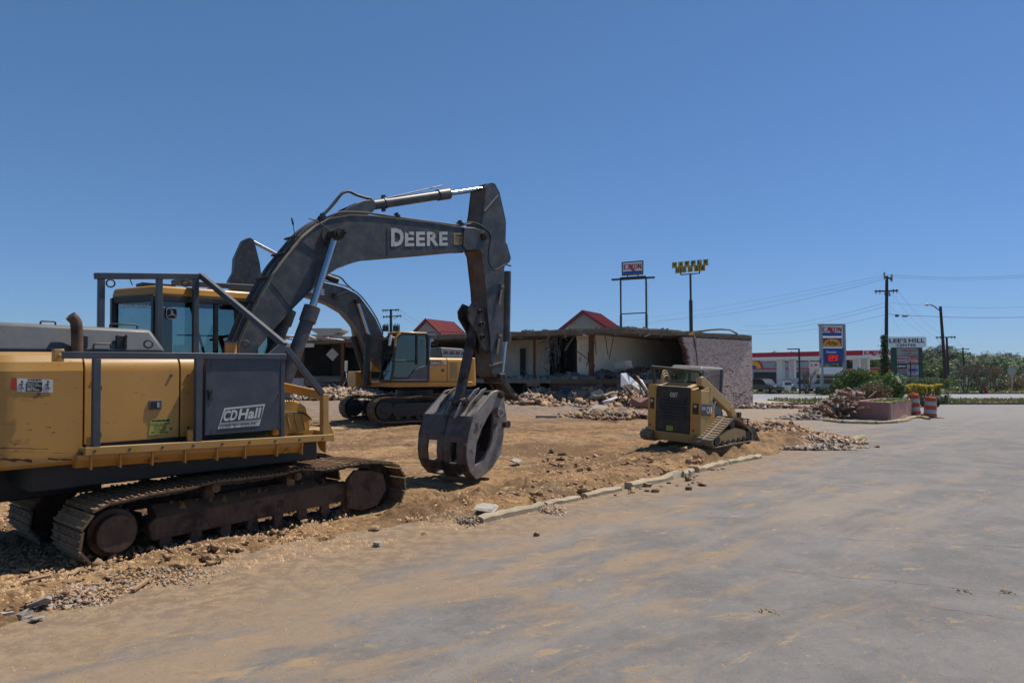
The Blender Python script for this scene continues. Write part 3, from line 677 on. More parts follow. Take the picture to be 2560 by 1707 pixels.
# yellow bumper post, cross rail, front beams
yp0 = U.y(811, 1080, -1.44); yp1 = U.y(811, 985, -1.44)
mb = MB(); mb.box2((yp0.x - .05, -1.49, 1.36), (yp0.x + .05, -1.38, yp1.z)); mb.slab([(yp0.x + .05, -1.45, 1.38), (yp0.x + .17, -1.45, 1.38), (yp0.x + .05, -1.45, 1.6)], (0, .02, 0)); P('bumper_post', YELD, mb, bevel=.008)
mb = MB(); mb.bar(U.y(690, 963, -.75), (yp0.x - .02, -1.42, yp1.z - .02), .1, .13); P('bumper_rail', YEL, mb, bevel=.008)
mb = MB(); mb.bar((yp0.x + .05, -1.4, 1.38), (.85, -.1, 1.38), .09, .10); mb.bar((.2, -1.2, 1.38), (.62, -.9, 1.38), .08, .08); P('front_sill', YELD, mb, bevel=.008)
# tool box panel
zbl, zbr = 1.45, 1.41
b0 = U.y(501, 1089, -1.47); b1 = U.y(703, 1073, -1.47); b2 = U.y(508, 893, -1.47); b3 = U.y(708, 893, -1.47)
mb = MB(); mb.loft([(b0.x + .05, -1.49, b0.z), (b1.x, -1.49, b1.z), (b3.x, -1.49, b3.z), (b2.x + .03, -1.49, b2.z)], [(b0.x + .05, -1.22, b0.z), (b1.x, -1.22, b1.z), (b3.x, -1.22, b3.z), (b2.x + .03, -1.22, b2.z)])
bx = P('guard_box', RAIL, mb, bevel=.008)
for fx in (.10, .93):
    for z in (1.56, 2.02, 2.48): bolt(bx, (b0.x + (b1.x - b0.x) * fx + .03, -1.49, z))
for k in range(9): bolt(dk, (d0.x + .1 + k * .38, -1.515, 1.435 - .034 * (.1 + k * .38)))
mb = MB(); mb.box((b0.x + .11, -1.51, 2.12), (.06, .04, .03)); mb.box((b0.x + .11, -1.51, 2.06), (.03, .03, .12)); P('box_latch', BLKM, mb, parent=bx)
def onbox(px, py): return U.y(px, py, -1.497)
sg = [onbox(*q) for q in ((544, 1072), (648, 1063.5), (663, 1009.4), (561, 1019.6))]
def upr(pts): Tm = WM[ex.name].inverted() @ U.M; return [Tm @ Vector(p) for p in pts]
dec = flat(upr(sg), WTXT, bx, 'company_decal')
def ub(pts): return upr([U.y(px, py, -1.503) for px, py in pts])
DARKD = mat('decal_dark', (.06, .065, .08), .6, bump=0)
flat(ub([(553, 1056.5), (652, 1047), (658.5, 1014), (565, 1024)]), DARKD, dec, 'decal_field')
def ub2(pts): return upr([U.y(px, py, -1.507) for px, py in pts])
def txt(s, pts, m, par, name='lettering', **k):
    a, b, c = pts; return lettering(s, a, b, c, m, par, name, **k)
txt('CD', ub2([(556, 1053), (590, 1050), (562, 1026)]), WTXT, dec, bold=.035, spacing=1.05)
txt('Hall', ub2([(594, 1049.5), (648, 1044.5), (600, 1022)]), WTXT, dec, bold=.03, spacing=1.02)
mb = MB()
for k in range(8):
    f = (k + .5) / 8; a = [U.y(597 + 53 * e - f * 0 + (1 - f) * 0, 1049 - 28 * f - 5 * e, -1.5095) for e in (0.0, .05, .10, .14, .19, .22)]
    for i in (0, 2, 4):
        p, q = a[i], a[i + 1]; p2 = p + Vector((0, 0, .006)); q2 = q + Vector((0, 0, .006)); mb.quad(p, q, q2, p2)
P('speed_lines', DARKD, mb, parent=dec, smooth=False, fix=False)
txt('CONSTRUCTION, INC.', ub2([(549, 1068), (644, 1060.5), (550.5, 1062)]), KTXT, dec, bold=.03)
# stickers
def side(px, py, y=-1.256): return U.y(px, py, y)
st = flat(upr([U.y(*q, -1.276) for q in ((42, 979), (132, 981), (133, 949), (43, 945))]), WTXT, cw, 'warning_sticker', label='white warning sticker')
flat(upr([U.y(*q, -1.276) for q in ((28, 974), (40, 975), (41, 945), (29, 944))]), mat('red_decal', (.45, .03, .02), .5, bump=0), cw, 'red_sticker')
KT2 = KTXT
flat(upr([U.y(*q, -1.279) for q in ((65, 978), (105, 979), (106, 955), (66, 954))]), KTXT, st, 'sticker_field')
txt('WARNING', upr([U.y(*q, -1.279) for q in ((68, 952.5), (104, 953), (68, 947))]), KTXT, st, bold=.05)
for k, (s, x1) in enumerate((('Operator may', 96), ('swing or reverse', 103), ('machine', 88), ('STAY CLEAR', 98))):
    y0 = 960.5 + k * 5.2; txt(s, upr([U.y(*q, -1.282) for q in ((67.5, y0), (x1, y0 + .4), (67.5, y0 - 3.6))]), WTXT, st, bold=.04)
for cx in (54, 119):                                                  # struck figures
    mb = MB(); f = lambda dx, dy: U.y(cx + dx, 963 + dy, -1.280)
    mb.bar(f(-1, -6), f(2, 5), .012, .004); mb.bar(f(-7, 0), f(5, -5), .008, .004); mb.bar(f(2, 5), f(-4, 10), .008, .004); mb.bar(f(2, 5), f(7, 8), .008, .004); mb.cyl(f(1, -9), f(1, -9) + Vector((0, -.003, 0)), .012, n=8)
    P('sticker_figure', KTXT, mb, parent=st)
ys_ = mat('yellow_green_sticker', (.50, .50, .11), .6, bump=0)
ws = flat(upr([side(*q) for q in ((372, 1087), (424, 1083), (427, 1044), (376, 1047))]), ys_, ex, 'warning_sticker', label='yellow warning sticker')
txt('WARNING', upr([U.y(*q, -1.26) for q in ((378, 1055.5), (424, 1053.3), (378.6, 1049))]), KTXT, ws, bold=.06)
for k, (s, a_, b_) in enumerate((('UNLAWFUL TO OPERATE', 376, 424), ('THIS EQUIPMENT', 383, 417), ('WITHIN 10 FEET', 384, 416), ('OF OVERHEAD', 385, 413), ('HIGH VOLTAGE LINES', 377, 421))):
    y0 = 1061.6 + k * 5.4; txt(s, upr([U.y(*q, -1.26) for q in ((a_, y0), (b_, y0 - 1.6), (a_ + .3, y0 - 3.9))]), KTXT, ws, bold=.03)
l0 = side(388, 1012); mb = MB(); mb.box((l0.x, -1.258, l0.z), (.155, .015, .125)); lt = P('panel_latch', HOOD, mb, bevel=.004)
mb = MB(); mb.box((l0.x, -1.268, l0.z), (.10, .01, .085)); P('latch_recess', BLACK, mb, parent=lt)
mb = MB(); mb.box((l0.x + .03, -1.276, l0.z), (.03, .008, .07)); P('latch_lever', CHROME, mb, parent=lt)
SCR = mat('rusty_scrape', (.13, .045, .025), .8, bump=0)
for (x, y, w_, h_, sd) in ((70, 1059, 10, 2, 1), (122, 1068, 12, 3, 2), (134, 1081, 9, 4, 3), (72, 1074, 14, 2.5, 4), (60, 1121, 120, 3, 5), (150, 1148, 60, 6, 6), (35, 1149, 90, 14, 7), (40, 1127, 6, 4, 8), (28, 1104, 3, 8, 9), (145, 1132, 30, 1.5, 10), (185, 1054, 6, 2, 11), (20, 1060, 30, 1, 12), (360, 987, 16, 1.5, 13), (290, 1052, 5, 1.5, 14), (140, 949, 16, 1, 15)):
    rr = random.Random(sd); n = 9; up_ = [(x - w_ / 2 + w_ * i / (n - 1), y - h_ / 2 * rr.uniform(.1, 1) + (i - 4) * .35 * (w_ > 50)) for i in range(n)]; dn_ = [(x - w_ / 2 + w_ * i / (n - 1), y + h_ / 2 * rr.uniform(.1, 1) + (i - 4) * .35 * (w_ > 50)) for i in range(n)][::-1]
    flat(upr([U.y(a_, b_, -1.2745 if x < 205 else -1.2545) for a_, b_ in up_ + dn_]), SCR, cw if x < 205 else ex, 'paint_scrape')
# fuel tank / step box in front of the tool box
t0 = U.y(700, 1074, -1.2); t1 = U.y(771, 1062, -1.2); zt = U.y(735, 982, -1.2).z
prof = [(.02, 1.40), (.60, 1.40), (.64, 1.5), (.63, 1.66), (.55, 1.82), (.40, 1.92), (.02, 1.94)]
mb = MB(); mb.prism(prof, -1.22, -.45); tk = P('step_tank', YEL2, mb, bevel=.03, seg=3)
for k in range(4):
    x = .12 + k * .12; mb = MB(); mb.tube([(x, -1.225, 1.72), (x + .02, -1.235, 1.6), (x + .06, -1.225, 1.47)], .012, n=6, smooth=3); P('moulded_rib', YEL, mb, parent=tk)
mb = MB(); mb.tube([(0, -1.235, 1.735), (.4, -1.235, 1.735), (.56, -1.23, 1.69), (.66, -1.2, 1.6)], .012, n=6, smooth=3); P('rubber_strip', BLACK, mb, parent=tk)
txt('1007', upr([U.y(*q, -1.228) for q in ((709.5, 1008), (738, 1007), (710, 994))]), KTXT, tk, bold=.02)
# oil filler
h = U.y(577, 862, -.6); mb = MB(); mb.cyl((h.x, -.6, 2.55), (h.x, -.6, h.z + .03), .085, n=18); fl = P('filter_housing', YEL, mb)
mb = MB(); mb.cyl((h.x, -.6, h.z + .03), (h.x, -.6, h.z + .06), .10, n=18); P('filter_cap', HOOD, mb, parent=fl)
# ---- cab and its guard frame
CABP = mat('cab_black_paint', (.02, .022, .025), .4, dust=.3, dustcol=DUST, bump=.03)
CG = glass('cab_glass', (.40, .53, .55), .3)
rr_ = (U.y(388, 780, .45).x, .45); rl_ = (max(U.y(286, 720, 1.35).x, rr_[0] - 1.0), 1.35); fr_ = (.80, .45); fl2 = (.80, 1.35); z0, z1 = 2.2, 3.60
def corner(p, a, b, r=.045):
    mb.bar((p[0], p[1], a), (p[0], p[1], b), r * 2, r * 2)
mb = MB()
for p in (rl_, rr_, fr_, fl2, (-.15, .45), (-.15, 1.35)): corner(p, z0, z1, .05 if p[0] != -.15 else .035)
for a_, b_ in ((rl_, rr_), (rr_, fr_), (fr_, fl2), (fl2, rl_)):
    for z in (z0 + .35, z1 - .04): mb.bar((*a_, z), (*b_, z), .08, .10)
cab = P('cab', CABP, mb, bevel=.01)
mb = MB(); mb.loft([(*p, 1.6) for p in (rl_, rr_, fr_, fl2)], [(*p, 2.55) for p in (rl_, rr_, fr_, fl2)]); P('cab_lower_shell', CABP, mb, parent=cab)
rf = [(rl_[0] - .04, rl_[1] + .04), (rr_[0] - .03, rr_[1] - .05), (fr_[0] + .06, fr_[1] - .05), (fl2[0] + .06, fl2[1] + .04)]
mb = MB(); mb.loft([(*p, 3.60) for p in rf], [(p[0] * .98, .9 + (p[1] - .9) * .93, 3.76) for p in rf]); P('cab_roof', YEL2, mb, parent=cab, bevel=.04, seg=3)
h = lambda px, py: U.y(px, py, .9)
mb = MB(); mb.box((-.9, .95, 3.80), (.5, .3, .06)); mb.box((-.1, .7, 3.78), (.15, .1, .05)); mb.tube([(-1.32, .7, 3.76), (-1.38, .7, 3.92)], .008, n=5); P('roof_fittings', BLACK, mb, parent=cab)
def plane_on(a, b, px, py, off):
    """point on the vertical wall through plan points a,b"""
    a = Vector((*a, 0)); b = Vector((*b, 0)); n = (b - a).cross(Vector((0, 0, 1))).normalized(); nw = (U.I.to_3x3().transposed() @ n)
    r = ray(px, py); o_ = U.w(a); t = (o_ - EYE).dot(nw) / r.dot(nw); q = U.I @ (EYE + r * t)
    return q + n * off
mb = MB(); mb.quad((*rl_, 2.5), (*rr_, 2.5), (*rr_, 3.56), (*rl_, 3.56)); mb.quad((*rr_, 2.5), (*fr_, 2.5), (*fr_, 3.56), (*rr_, 3.56)); mb.quad((*fr_, 2.5), (*fl2, 2.5), (*fl2, 3.56), (*fr_, 3.56)); mb.quad((*fl2, 2.5), (*rl_, 2.5), (*rl_, 3.56), (*fl2, 3.56))
P('cab_window', CG, mb, parent=cab, smooth=False, fix=False)
def circ(c, r, n=14): return [(c[0] + r * math.cos(2 * math.pi * i / n), c[1] + r * math.sin(2 * math.pi * i / n)) for i in range(n)]
txt('JOHN DEERE', upr([plane_on(rr_, rl_, 303, 773, .0), plane_on(rr_, rl_, 378, 774, .0), plane_on(rr_, rl_, 303, 760, .0)]), WTXT, cab, bold=.025, lift=.03)
mb = MB(); mb.box((-.55, .9, 2.62), (.5, .5, .14)); mb.box((-.80, .9, 2.95), (.14, .46, .62)); mb.box((-.84, .9, 3.34), (.10, .26, .2)); P('operator_seat', BLACK, mb, parent=cab, bevel=.04)
mb = MB(); mb.bar((.25, .9, 2.5), (.12, .9, 2.95), .06, .06); mb.ring((.1, .9, 2.97), (-.3, 0, 1), .16, .015); mb.bar((-.75, .47, 2.98), (.70, .47, 2.98), .02, .02); mb.bar((-.22, .6, 2.5), (-.5, .6, 3.5), .03, .03); P('cab_interior', BLACK, mb, parent=cab)
# deer emblem: dark rounded plate with a white rim and a leaping animal
DEER = [(.12, .30), (.30, .34), (.42, .44), (.40, .58), (.44, .66), (.40, .72), (.34, .84), (.40, .80), (.43, .88), (.46, .80), (.52, .82), (.50, .74), (.58, .72), (.66, .66), (.60, .63), (.56, .60), (.60, .48), (.72, .46), (.82, .30), (.93, .16), (.88, .14), (.76, .26), (.68, .32), (.58, .36), (.46, .36), (.34, .28), (.14, .25)]
def rsq(x0, y0, x1, y1, r, n=4):
    P_ = []
    for cx, cy, a0 in ((x1 - r, y1 - r, 0), (x0 + r, y1 - r, 90), (x0 + r, y0 + r, 180), (x1 - r, y0 + r, 270)):
        for i in range(n + 1): a = math.radians(a0 + 90 * i / n); P_.append((cx + r * math.cos(a), cy + r * math.sin(a)))
    return P_
def emblem(bl, br, tl, par, rim=True):
    for k, (pts, m) in enumerate(((rsq(0, 0, 1, 1, .28), WTXT), (rsq(.07, .07, .93, .93, .24), KTXT), (DEER, WTXT))):
        if k == 0 and not rim: continue
        nn = (Vector(br) - Vector(bl)).cross(Vector(tl) - Vector(bl)).normalized() * (.004 + .005 * k); flat([q + nn for q in lerp2(bl, br, tl, pts)], m, par, 'emblem')
emblem(*upr([U.y(415, 797.5, .42), U.y(443, 798, .42), U.y(415, 769, .42)]), cab)
# guard frame round the cab
gy = .30
tl1 = rail(tuple(U.y(236, 690, gy)), tuple(U.y(505, 691, gy)), .09, 'cab_guard_rail')
x = U.y(236, 690, gy)
xf = U.y(500, 690, gy); rail((xf.x, gy, xf.z), (xf.x + .02, 1.5, xf.z), .09, 'cab_guard_rail', par=tl1)
rail((xf.x, 1.5, xf.z), (1.25, 1.5, 3.98), .09, 'cab_guard_rail', par=tl1)
for px, zb in ((253, 2.7), (398, 2.3), (489, 2.3)):
    xx = U.y(px, 700, gy); rail((xx.x, gy, zb), (xx.x, gy, xx.z + .02), .085, 'cab_guard_post', par=tl1)
for px in (489,):
    xx = U.y(px, 700, gy); rail((xx.x, 1.5, 2.3), (xx.x, 1.5, xx.z - .04), .085, 'cab_guard_post', par=tl1)
for px in (276, 463):
    xx = U.y(px, 700, gy - .05); mb = MB(); mb.ring((xx.x, gy - .06, xx.z - .05), (0, 1, .1), .055, .011); P('lifting_ring', BLKM, mb, parent=tl1)
# ---- boom
up_e = [(595, 868), (639, 766), (685, 685), (718, 641), (758, 593), (789, 566), (823, 547), (874, 538.6), (925, 540), (976, 545), (1078, 557), (1167, 571)]
lo_e = [(1168, 624), (1078, 632), (925, 644), (874, 658), (840, 671), (816, 687), (772, 729), (735, 766), (690, 814), (643, 870)]
outl = [(p.x, p.z) for p in [U.y(q[0], q[1], -.27) for q in up_e + lo_e]]
outl = [(-.16, 1.75), (-.02, 2.05)] + outl + [(.30, 2.0), (.20, 1.62), (.0, 1.55)]
def bridge_outline(o_, y0, y1, inset=0): return o_
mb = MB(); mb.prism(outl, -.27, -.245); boom = P('boom', DARK, mb)
mb = MB(); mb.prism(outl, .245, .27); P('boom_side_plate', DARK, mb, parent=boom)
nU = len(up_e) + 2; top = outl[:nU]; bot = outl[nU:]
mb = MB()
for a_, b_ in zip(top, top[1:]): mb.hexa([(a_[0], -.285, a_[1] - .005), (b_[0], -.285, b_[1] - .005), (b_[0], .285, b_[1] - .005), (a_[0], .285, a_[1] - .005), (a_[0], -.285, a_[1] + .013), (b_[0], -.285, b_[1] + .013), (b_[0], .285, b_[1] + .013), (a_[0], .285, a_[1] + .013)])
DARKDUST = mat('dust_covered_grey_plate', (.27, .215, .16), .7, var=.2, dust=1.0, dustcol=(.42, .33, .24), bump=.1)
P('boom_top_plate', DARKDUST, mb, parent=boom)
mb = MB()
for a_, b_ in zip(bot, bot[1:]): mb.hexa([(a_[0], -.285, a_[1] - .012), (b_[0], -.285, b_[1] - .012), (b_[0], .285, b_[1] - .012), (a_[0], .285, a_[1] - .012), (a_[0], -.285, a_[1] + .006), (b_[0], -.285, b_[1] + .006), (b_[0], .285, b_[1] + .006), (a_[0], .285, a_[1] + .006)])
P('boom_bottom_plate', DARK, mb, parent=boom)
def bw(px, py, y=-.29): return U.y(px, py, y)
mb = MB(); mb.bar(bw(679, 704, -.275), bw(729, 768, -.275), .012, .03); P('weld_seam', DARK, mb, parent=boom)
mb = MB(); mb.bar(bw(969, 570, -.275), bw(969, 636, -.275), .008, .02, up=(1, 0, 0)); P('weld_seam', DARK, mb, parent=boom)
dl = upr([bw(977, 617, -.276), bw(1120, 613, -.276), bw(977, 575, -.276)])
txt('D', upr([bw(977.5, 616.5, -.276), bw(1009, 615.5, -.276), bw(977.5, 570.5, -.276)]), WORNW, boom, bold=.05)
txt('EERE', upr([bw(1012, 616, -.276), bw(1119, 614, -.276), bw(1012, 579.5, -.276)]), WORNW, boom, bold=.035, spacing=1.12)
wp = flat(upr([bw(1134.5, 612, -.277), bw(1158, 611.5, -.277), bw(1158, 583, -.277), bw(1134.5, 582, -.277)]), mat('tan_plate', (.42, .30, .15), .7, bump=0), boom, 'warning_plate')
txt('WARNING', upr([bw(1137, 592, -.28), bw(1156, 592, -.28), bw(1137, 586, -.28)]), KTXT, wp, bold=.05)
for k in range(3): txt('KEEP CLEAR OF MACHINE'[:18 - k * 2], upr([bw(1138, 598.5 + k * 4.5, -.28), bw(1154, 598.5 + k * 4.5, -.28), bw(1138, 595.5 + k * 4.5, -.28)]), KTXT, wp, bold=.02)
# boom nose and arm
ctr = U.y(1195, 592, -.27); ctr = Vector((ctr.x, 0, ctr.z))
no = [(p.x, p.z) for p in [U.y(*q, -.3) for q in ((1160, 568), (1185, 569), (1210, 578), (1222, 592), (1218, 610), (1200, 624), (1168, 625), (1157, 616))]]
for y in (-.31, .25): mb = MB(); mb.prism(no, y, y + .06); P('boom_nose', DARK, mb, parent=boom, bevel=.01)
mb = MB(); mb.cyl((ctr.x + .12, -.40, ctr.z + .02), (ctr.x + .12, .40, ctr.z + .02), .09, n=20); mb.cyl((ctr.x + .12, -.43, ctr.z + .02), (ctr.x + .12, -.40, ctr.z + .02), .05, n=12); P('arm_pivot_pin', WORN, mb, parent=boom)
armq = [(1216, 467), (1222, 459), (1230, 457), (1238, 460), (1249, 481), (1265, 552), (1264, 610), (1260, 690), (1257, 916), (1250, 935), (1240, 944), (1229, 930), (1226, 848), (1219, 780), (1216, 726), (1206, 637), (1200, 624), (1205, 556), (1210, 522)]
ao = [(p.x, p.z) for p in [U.y(*q, -.2) for q in armq]]
mb = MB(); mb.prism(ao, -.2, -.178); arm = P('arm', DARK, mb); mb = MB(); mb.prism(ao, .30, .32); P('arm_side_plate', DARK, mb, parent=arm)
back = ao[9:] ; front = ao[3:9]
ARMB = mat('brown_stained_arm_steel', (.15, .10, .072), .6, var=.4, rust=.5, rustcol=(.16, .075, .035), dust=.5, dustcol=(.2, .14, .09), bump=.2)
mb = MB()
for a_, b_ in zip(ao[10:] + ao[:1], ao[11:] + ao[:2]): mb.quad((a_[0] + .01, -.178, a_[1]), (b_[0] + .01, -.178, b_[1]), (b_[0] + .01, .30, b_[1]), (a_[0] + .01, .30, a_[1]))
P('arm_back_plate', ARMB, mb, parent=arm, smooth=False)
mb = MB()
for a_, b_ in zip(ao[2:10], ao[3:11]): mb.quad((a_[0] - .01, -.178, a_[1]), (b_[0] - .01, -.178, b_[1]), (b_[0] - .01, .30, b_[1]), (a_[0] - .01, .30, a_[1]))
P('arm_front_plate', DARKDUST, mb, parent=arm, smooth=False)
mb = MB(); mb.bar(U.y(1211, 528, -.205), U.y(1246, 488, -.205), .012, .035); P('weld_seam', DARKDUST, mb, parent=arm)
mb = MB(); mb.bar(U.y(1224, 914, -.205), U.y(1256, 905, -.205), .012, .04); P('weld_seam', DARKDUST, mb, parent=arm)
# arm cylinder on top of the boom
def cyl_part(a, g, b, rb, rr, name, par=None, gl=.22, fr=U, root_=ex):
    a = Vector(a); b = Vector(b); g = Vector(g); d = (b - a).normalized()
    mb = MB(); mb.cyl(a, g, rb, n=24); mb.cyl(g - d * gl, g + d * .02, rb * 1.22, n=24); mb.cyl(a - d * .02 + Vector((0, -rb * 1.1, 0)), a - d * .02 + Vector((0, rb * 1.1, 0)), rb * 1.15, n=16)
    c = mb.build(name, DARK, root_, fr=fr, bevel=.006)
    mb = MB(); mb.cyl(g, b, rr, n=20); mb.build('cylinder_rod', CHROME, c, fr=fr)
    mb = MB(); mb.cyl(b + Vector((0, -rb * .9, 0)), b + Vector((0, rb * .9, 0)), rr * 1.7, n=16); mb.build('rod_eye', WORN, c, fr=fr)
    return c
a_ = U.y(922, 514, 0); b_ = U.y(1210, 471, 0); g_ = U.y(1120, 484.5, 0)
ac = cyl_part(a_, g_, b_, .098, .052, 'arm_cylinder', gl=.3)
mb = MB(); m_ = a_.lerp(g_, .17); d_ = (g_ - a_).normalized(); mb.cyl(m_, m_ + d_ * .05, .112, n=20); mb.box(m_ + Vector((0, -.0, .13)), (.06, .08, .06)); mb.box(m_ + Vector((0, -.0, -.13)), (.05, .08, .06)); mb.tube([m_ + Vector((.05, -.06, .1)), g_ + Vector((-.2, -.06, .13))], .012, n=6); P('cylinder_band', DARK, mb, parent=ac)
for y in (-.16, .12):
    bo = [(p.x, p.z) for p in [U.y(*q, -.1) for q in ((842, 541), (866, 520), (905, 503), (922, 501), (932, 512), (930, 530), (912, 541))]]
    mb = MB(); mb.prism(bo, y, y + .035); P('cylinder_bracket', DARK, mb, parent=boom, bevel=.006)
# lift cylinders
lp = U.y(838, 588, -.42); lg = U.y(780, 770, -.42); lb = U.y(700, 985, -.42)
for y in (-.42, .42):
    cyl_part((lb.x, y, lb.z), (lg.x, y, lg.z), (lp.x, y, lp.z), .115, .062, 'lift_cylinder', gl=.26)
mb = MB(); mb.cyl((lp.x, -.55, lp.z), (lp.x, .55, lp.z), .10, n=22); mb.cyl((lp.x, -.60, lp.z), (lp.x, -.55, lp.z), .065, n=14); P('lift_pin', WORN, mb, parent=boom)
mb = MB(); mb.cyl((lp.x, -.30, lp.z), (lp.x, -.27, lp.z), .19, n=28); P('pin_boss', DARK, mb, parent=boom)
for k, (dx, dz) in enumerate(((.07, -.02), (.10, .03), (.06, .07))): mb = MB(); mb.cyl((lp.x + dx, -.62, lp.z + dz), (lp.x + dx, -.54, lp.z + dz), .025, n=8); P('hose_fitting', BLKM, mb, parent=boom)
# hoses along the boom
HOSE = mat('hydraulic_hose', (.02, .021, .023), .5, dust=.5, dustcol=(.17, .14, .11), bump=.08)
STEELT = mat('grey_hydraulic_pipe', (.055, .065, .078), .4, dust=.4, dustcol=(.2, .16, .12), bump=0)
def offs(pts, y, h):
    out = []
    for q in pts: p = U.y(q[0], q[1], -.27); out.append(Vector((p.x, y, p.z + h)))
    return out
base_line = [(580, 900), (595, 868), (639, 766), (685, 685), (718, 641), (758, 593), (789, 566), (823, 547)]
for k, (y, h) in enumerate(((-.14, .05), (-.08, .05), (.09, .05), (.15, .05))):
    mb = MB(); mb.tube(offs(base_line, y, h), .019, n=8, smooth=4); P('hydraulic_pipe', STEELT, mb, parent=boom)
for k, (y, dx, dz) in enumerate(((-.18, 0, 0), (-.1, -.05, .03), (.0, -.09, .07), (.1, -.13, .1))):
    o0 = U.y(590, 872, -.27)
    mb = MB(); mb.tube([(o0.x, y, o0.z + .05), (o0.x - .25, y - .1, o0.z - .3), (o0.x - .55 + dx, y - .2, o0.z - .52 + dz), (-.75 + dx, y - .25, 2.55 + dz), (-1.0, y - .25, 2.45)], .026, n=8, smooth=6); P('hydraulic_hose', HOSE, mb, parent=boom)
for k, (ya, hh) in enumerate(((-.10, 0), (.10, .06))):
    pts = [U.y(*q, ya) for q in ((790, 553), (818, 527), (838, 505 - hh * 30), (855, 484), (872, 479), (890, 487), (912, 494), (928, 497))]
    mb = MB(); mb.tube(pts, .027, n=8, smooth=5); P('hydraulic_hose', HOSE, mb, parent=boom)
pts = [U.y(*q, -.2) for q in ((770, 582), (805, 550), (840, 534), (870, 530), (925, 533), (1000, 544), (1090, 556), (1150, 563), (1180, 559), (1195, 560), (1218, 575), (1225, 590))]
mb = MB(); mb.tube(pts, .016, n=7, smooth=5); P('hydraulic_pipe', STEELT, mb, parent=boom)
pts = [U.y(*q, -.1) for q in ((800, 553), (870, 527), (950, 538), (1080, 556), (1150, 562))]; mb = MB(); mb.tube(pts, .016, n=7, smooth=5); P('hydraulic_pipe', STEELT, mb, parent=boom)
for px, py in ((991, 543), (1149, 561), (805, 545)):
    p = U.y(px, py, -.15); mb = MB(); mb.box(p, (.07, .16, .08)); mb.box(p + Vector((0, 0, .06)), (.03, .1, .05)); P('pipe_clamp', BLKM, mb, parent=boom)
for q in ((670, 700), (640, 762), (712, 640), (745, 598)):
    p = U.y(*q, -.27); mb = MB(); mb.box((p.x, -.02, p.z + .06), (.05, .40, .03)); P('pipe_clamp', BLKM, mb, parent=boom)
pts = [U.y(*q, -.27) for q in ((1158, 560), (1180, 556), (1205, 566), (1226, 588), (1222, 625), (1222, 655), (1236, 674), (1252, 668), (1264, 662), (1277, 665))]
mb = MB(); mb.tube(pts, .017, n=7, smooth=5); P('hydraulic_hose', HOSE, mb, parent=arm)
pts = [U.y(*q, -.33) for q in ((772, 547), (790, 552), (815, 570), (838, 590))]; mb = MB(); mb.tube(pts, .010, n=6, smooth=5); P('grease_line', HOSE, mb, parent=boom)
mb = MB(); a_ = U.y(733, 562, -.2); mb.tube([U.y(737, 592, -.2), a_], .007, n=5); mb.cyl(a_, U.y(729, 545, -.2), .018, .012, n=6); P('whip_aerial', BLKM, mb, parent=boom)
# bucket cylinder on the front of the arm
p0 = U.y(1267, 668, 0); p1 = U.y(1266, 830, 0); p2 = U.y(1251, 930, 0)
mb = MB(); mb.cyl(p0 + Vector((.02, 0, -.1)), p1 + Vector((0, 0, 0)), .085, n=20); mb.cyl(p1, p1 - Vector((0, 0, .22)), .105, n=20); bc = P('bucket_cylinder', DARK, mb)
mb = MB(); mb.cyl(p1, p2 + Vector((.06, 0, 0)), .045, n=16); P('cylinder_rod', CHROME, mb, parent=bc)
lug = [(p.x, p.z) for p in [U.y(*q, -.1) for q in ((1258, 600), (1266, 612), (1275, 645), (1272, 655), (1258, 668))]]
for y in (-.13, .1): mb = MB(); mb.prism(lug, y, y + .03); P('cylinder_lug', DARK, mb, parent=arm)
for q in ((1253, 716), (1247, 838)): p = U.y(*q, -.2); mb = MB(); mb.box(p + Vector((0, -.03, 0)), (.09, .05, .05)); mb.bar(p + Vector((-.03, -.04, -.08)), p + Vector((-.1, -.04, -.42)), .02, .05); P('pipe_bracket', DARKDUST, mb, parent=arm)
# thumb bracket on the back of the arm, stiff link, linkage
tb = [(p.x, p.z) for p in [U.y(*q, -.16) for q in ((1168, 777), (1180, 757), (1196, 764), (1206, 775), (1216, 800), (1222, 860), (1220, 885), (1204, 868), (1190, 830), (1176, 806), (1170, 795))]]
for y in (-.17, .13): mb = MB(); mb.prism(tb, y, y + .04); P('thumb_bracket', WORN, mb, parent=arm, bevel=.006)
for q in ((1201, 779), (1204, 810), (1207, 842)):
    p = U.y(*q, -.2); mb = MB(); mb.pipe((p.x, -.24, p.z), (p.x, -.16, p.z), .055, .035); P('bracket_bush', WORN, mb, parent=arm)
l0 = U.y(1188, 800, 0); l1 = U.y(1146, 1004, 0)
mb = MB(); mb.bar(l0, l1, .20, .13, up=(1, 0, 0)); P('thumb_link', WORN, mb, bevel=.015)
l0 = U.y(1252, 948, -.2); l1 = U.y(1285, 993, -.2)
for y in (-.24, .18): mb = MB(); mb.bar((l0.x, y, l0.z), (l1.x, y, l1.z), .05, .12); mb.cyl((l1.x, y - .03, l1.z), (l1.x, y + .05, l1.z), .09, n=16); P('bucket_link', WORN, mb, bevel=.01)
mb = MB(); mb.cyl((l0.x, -.30, l0.z), (l0.x, .28, l0.z), .095, n=16); mb.cyl((l1.x, -.28, l1.z), (l1.x, .28, l1.z), .06, n=16); mb.box((l0.x - .02, -.24, l0.z + .06), (.16, .12, .14)); P('link_pin', WORN, mb, bevel=.02)
mb = MB()
for a_, b_ in (((1243, 944), (1262, 985)), ((1262, 985), (1285, 993))): mb.bar(U.y(*a_, 0), U.y(*b_, 0), .3, .1)
P('bucket_link', WORN, mb)
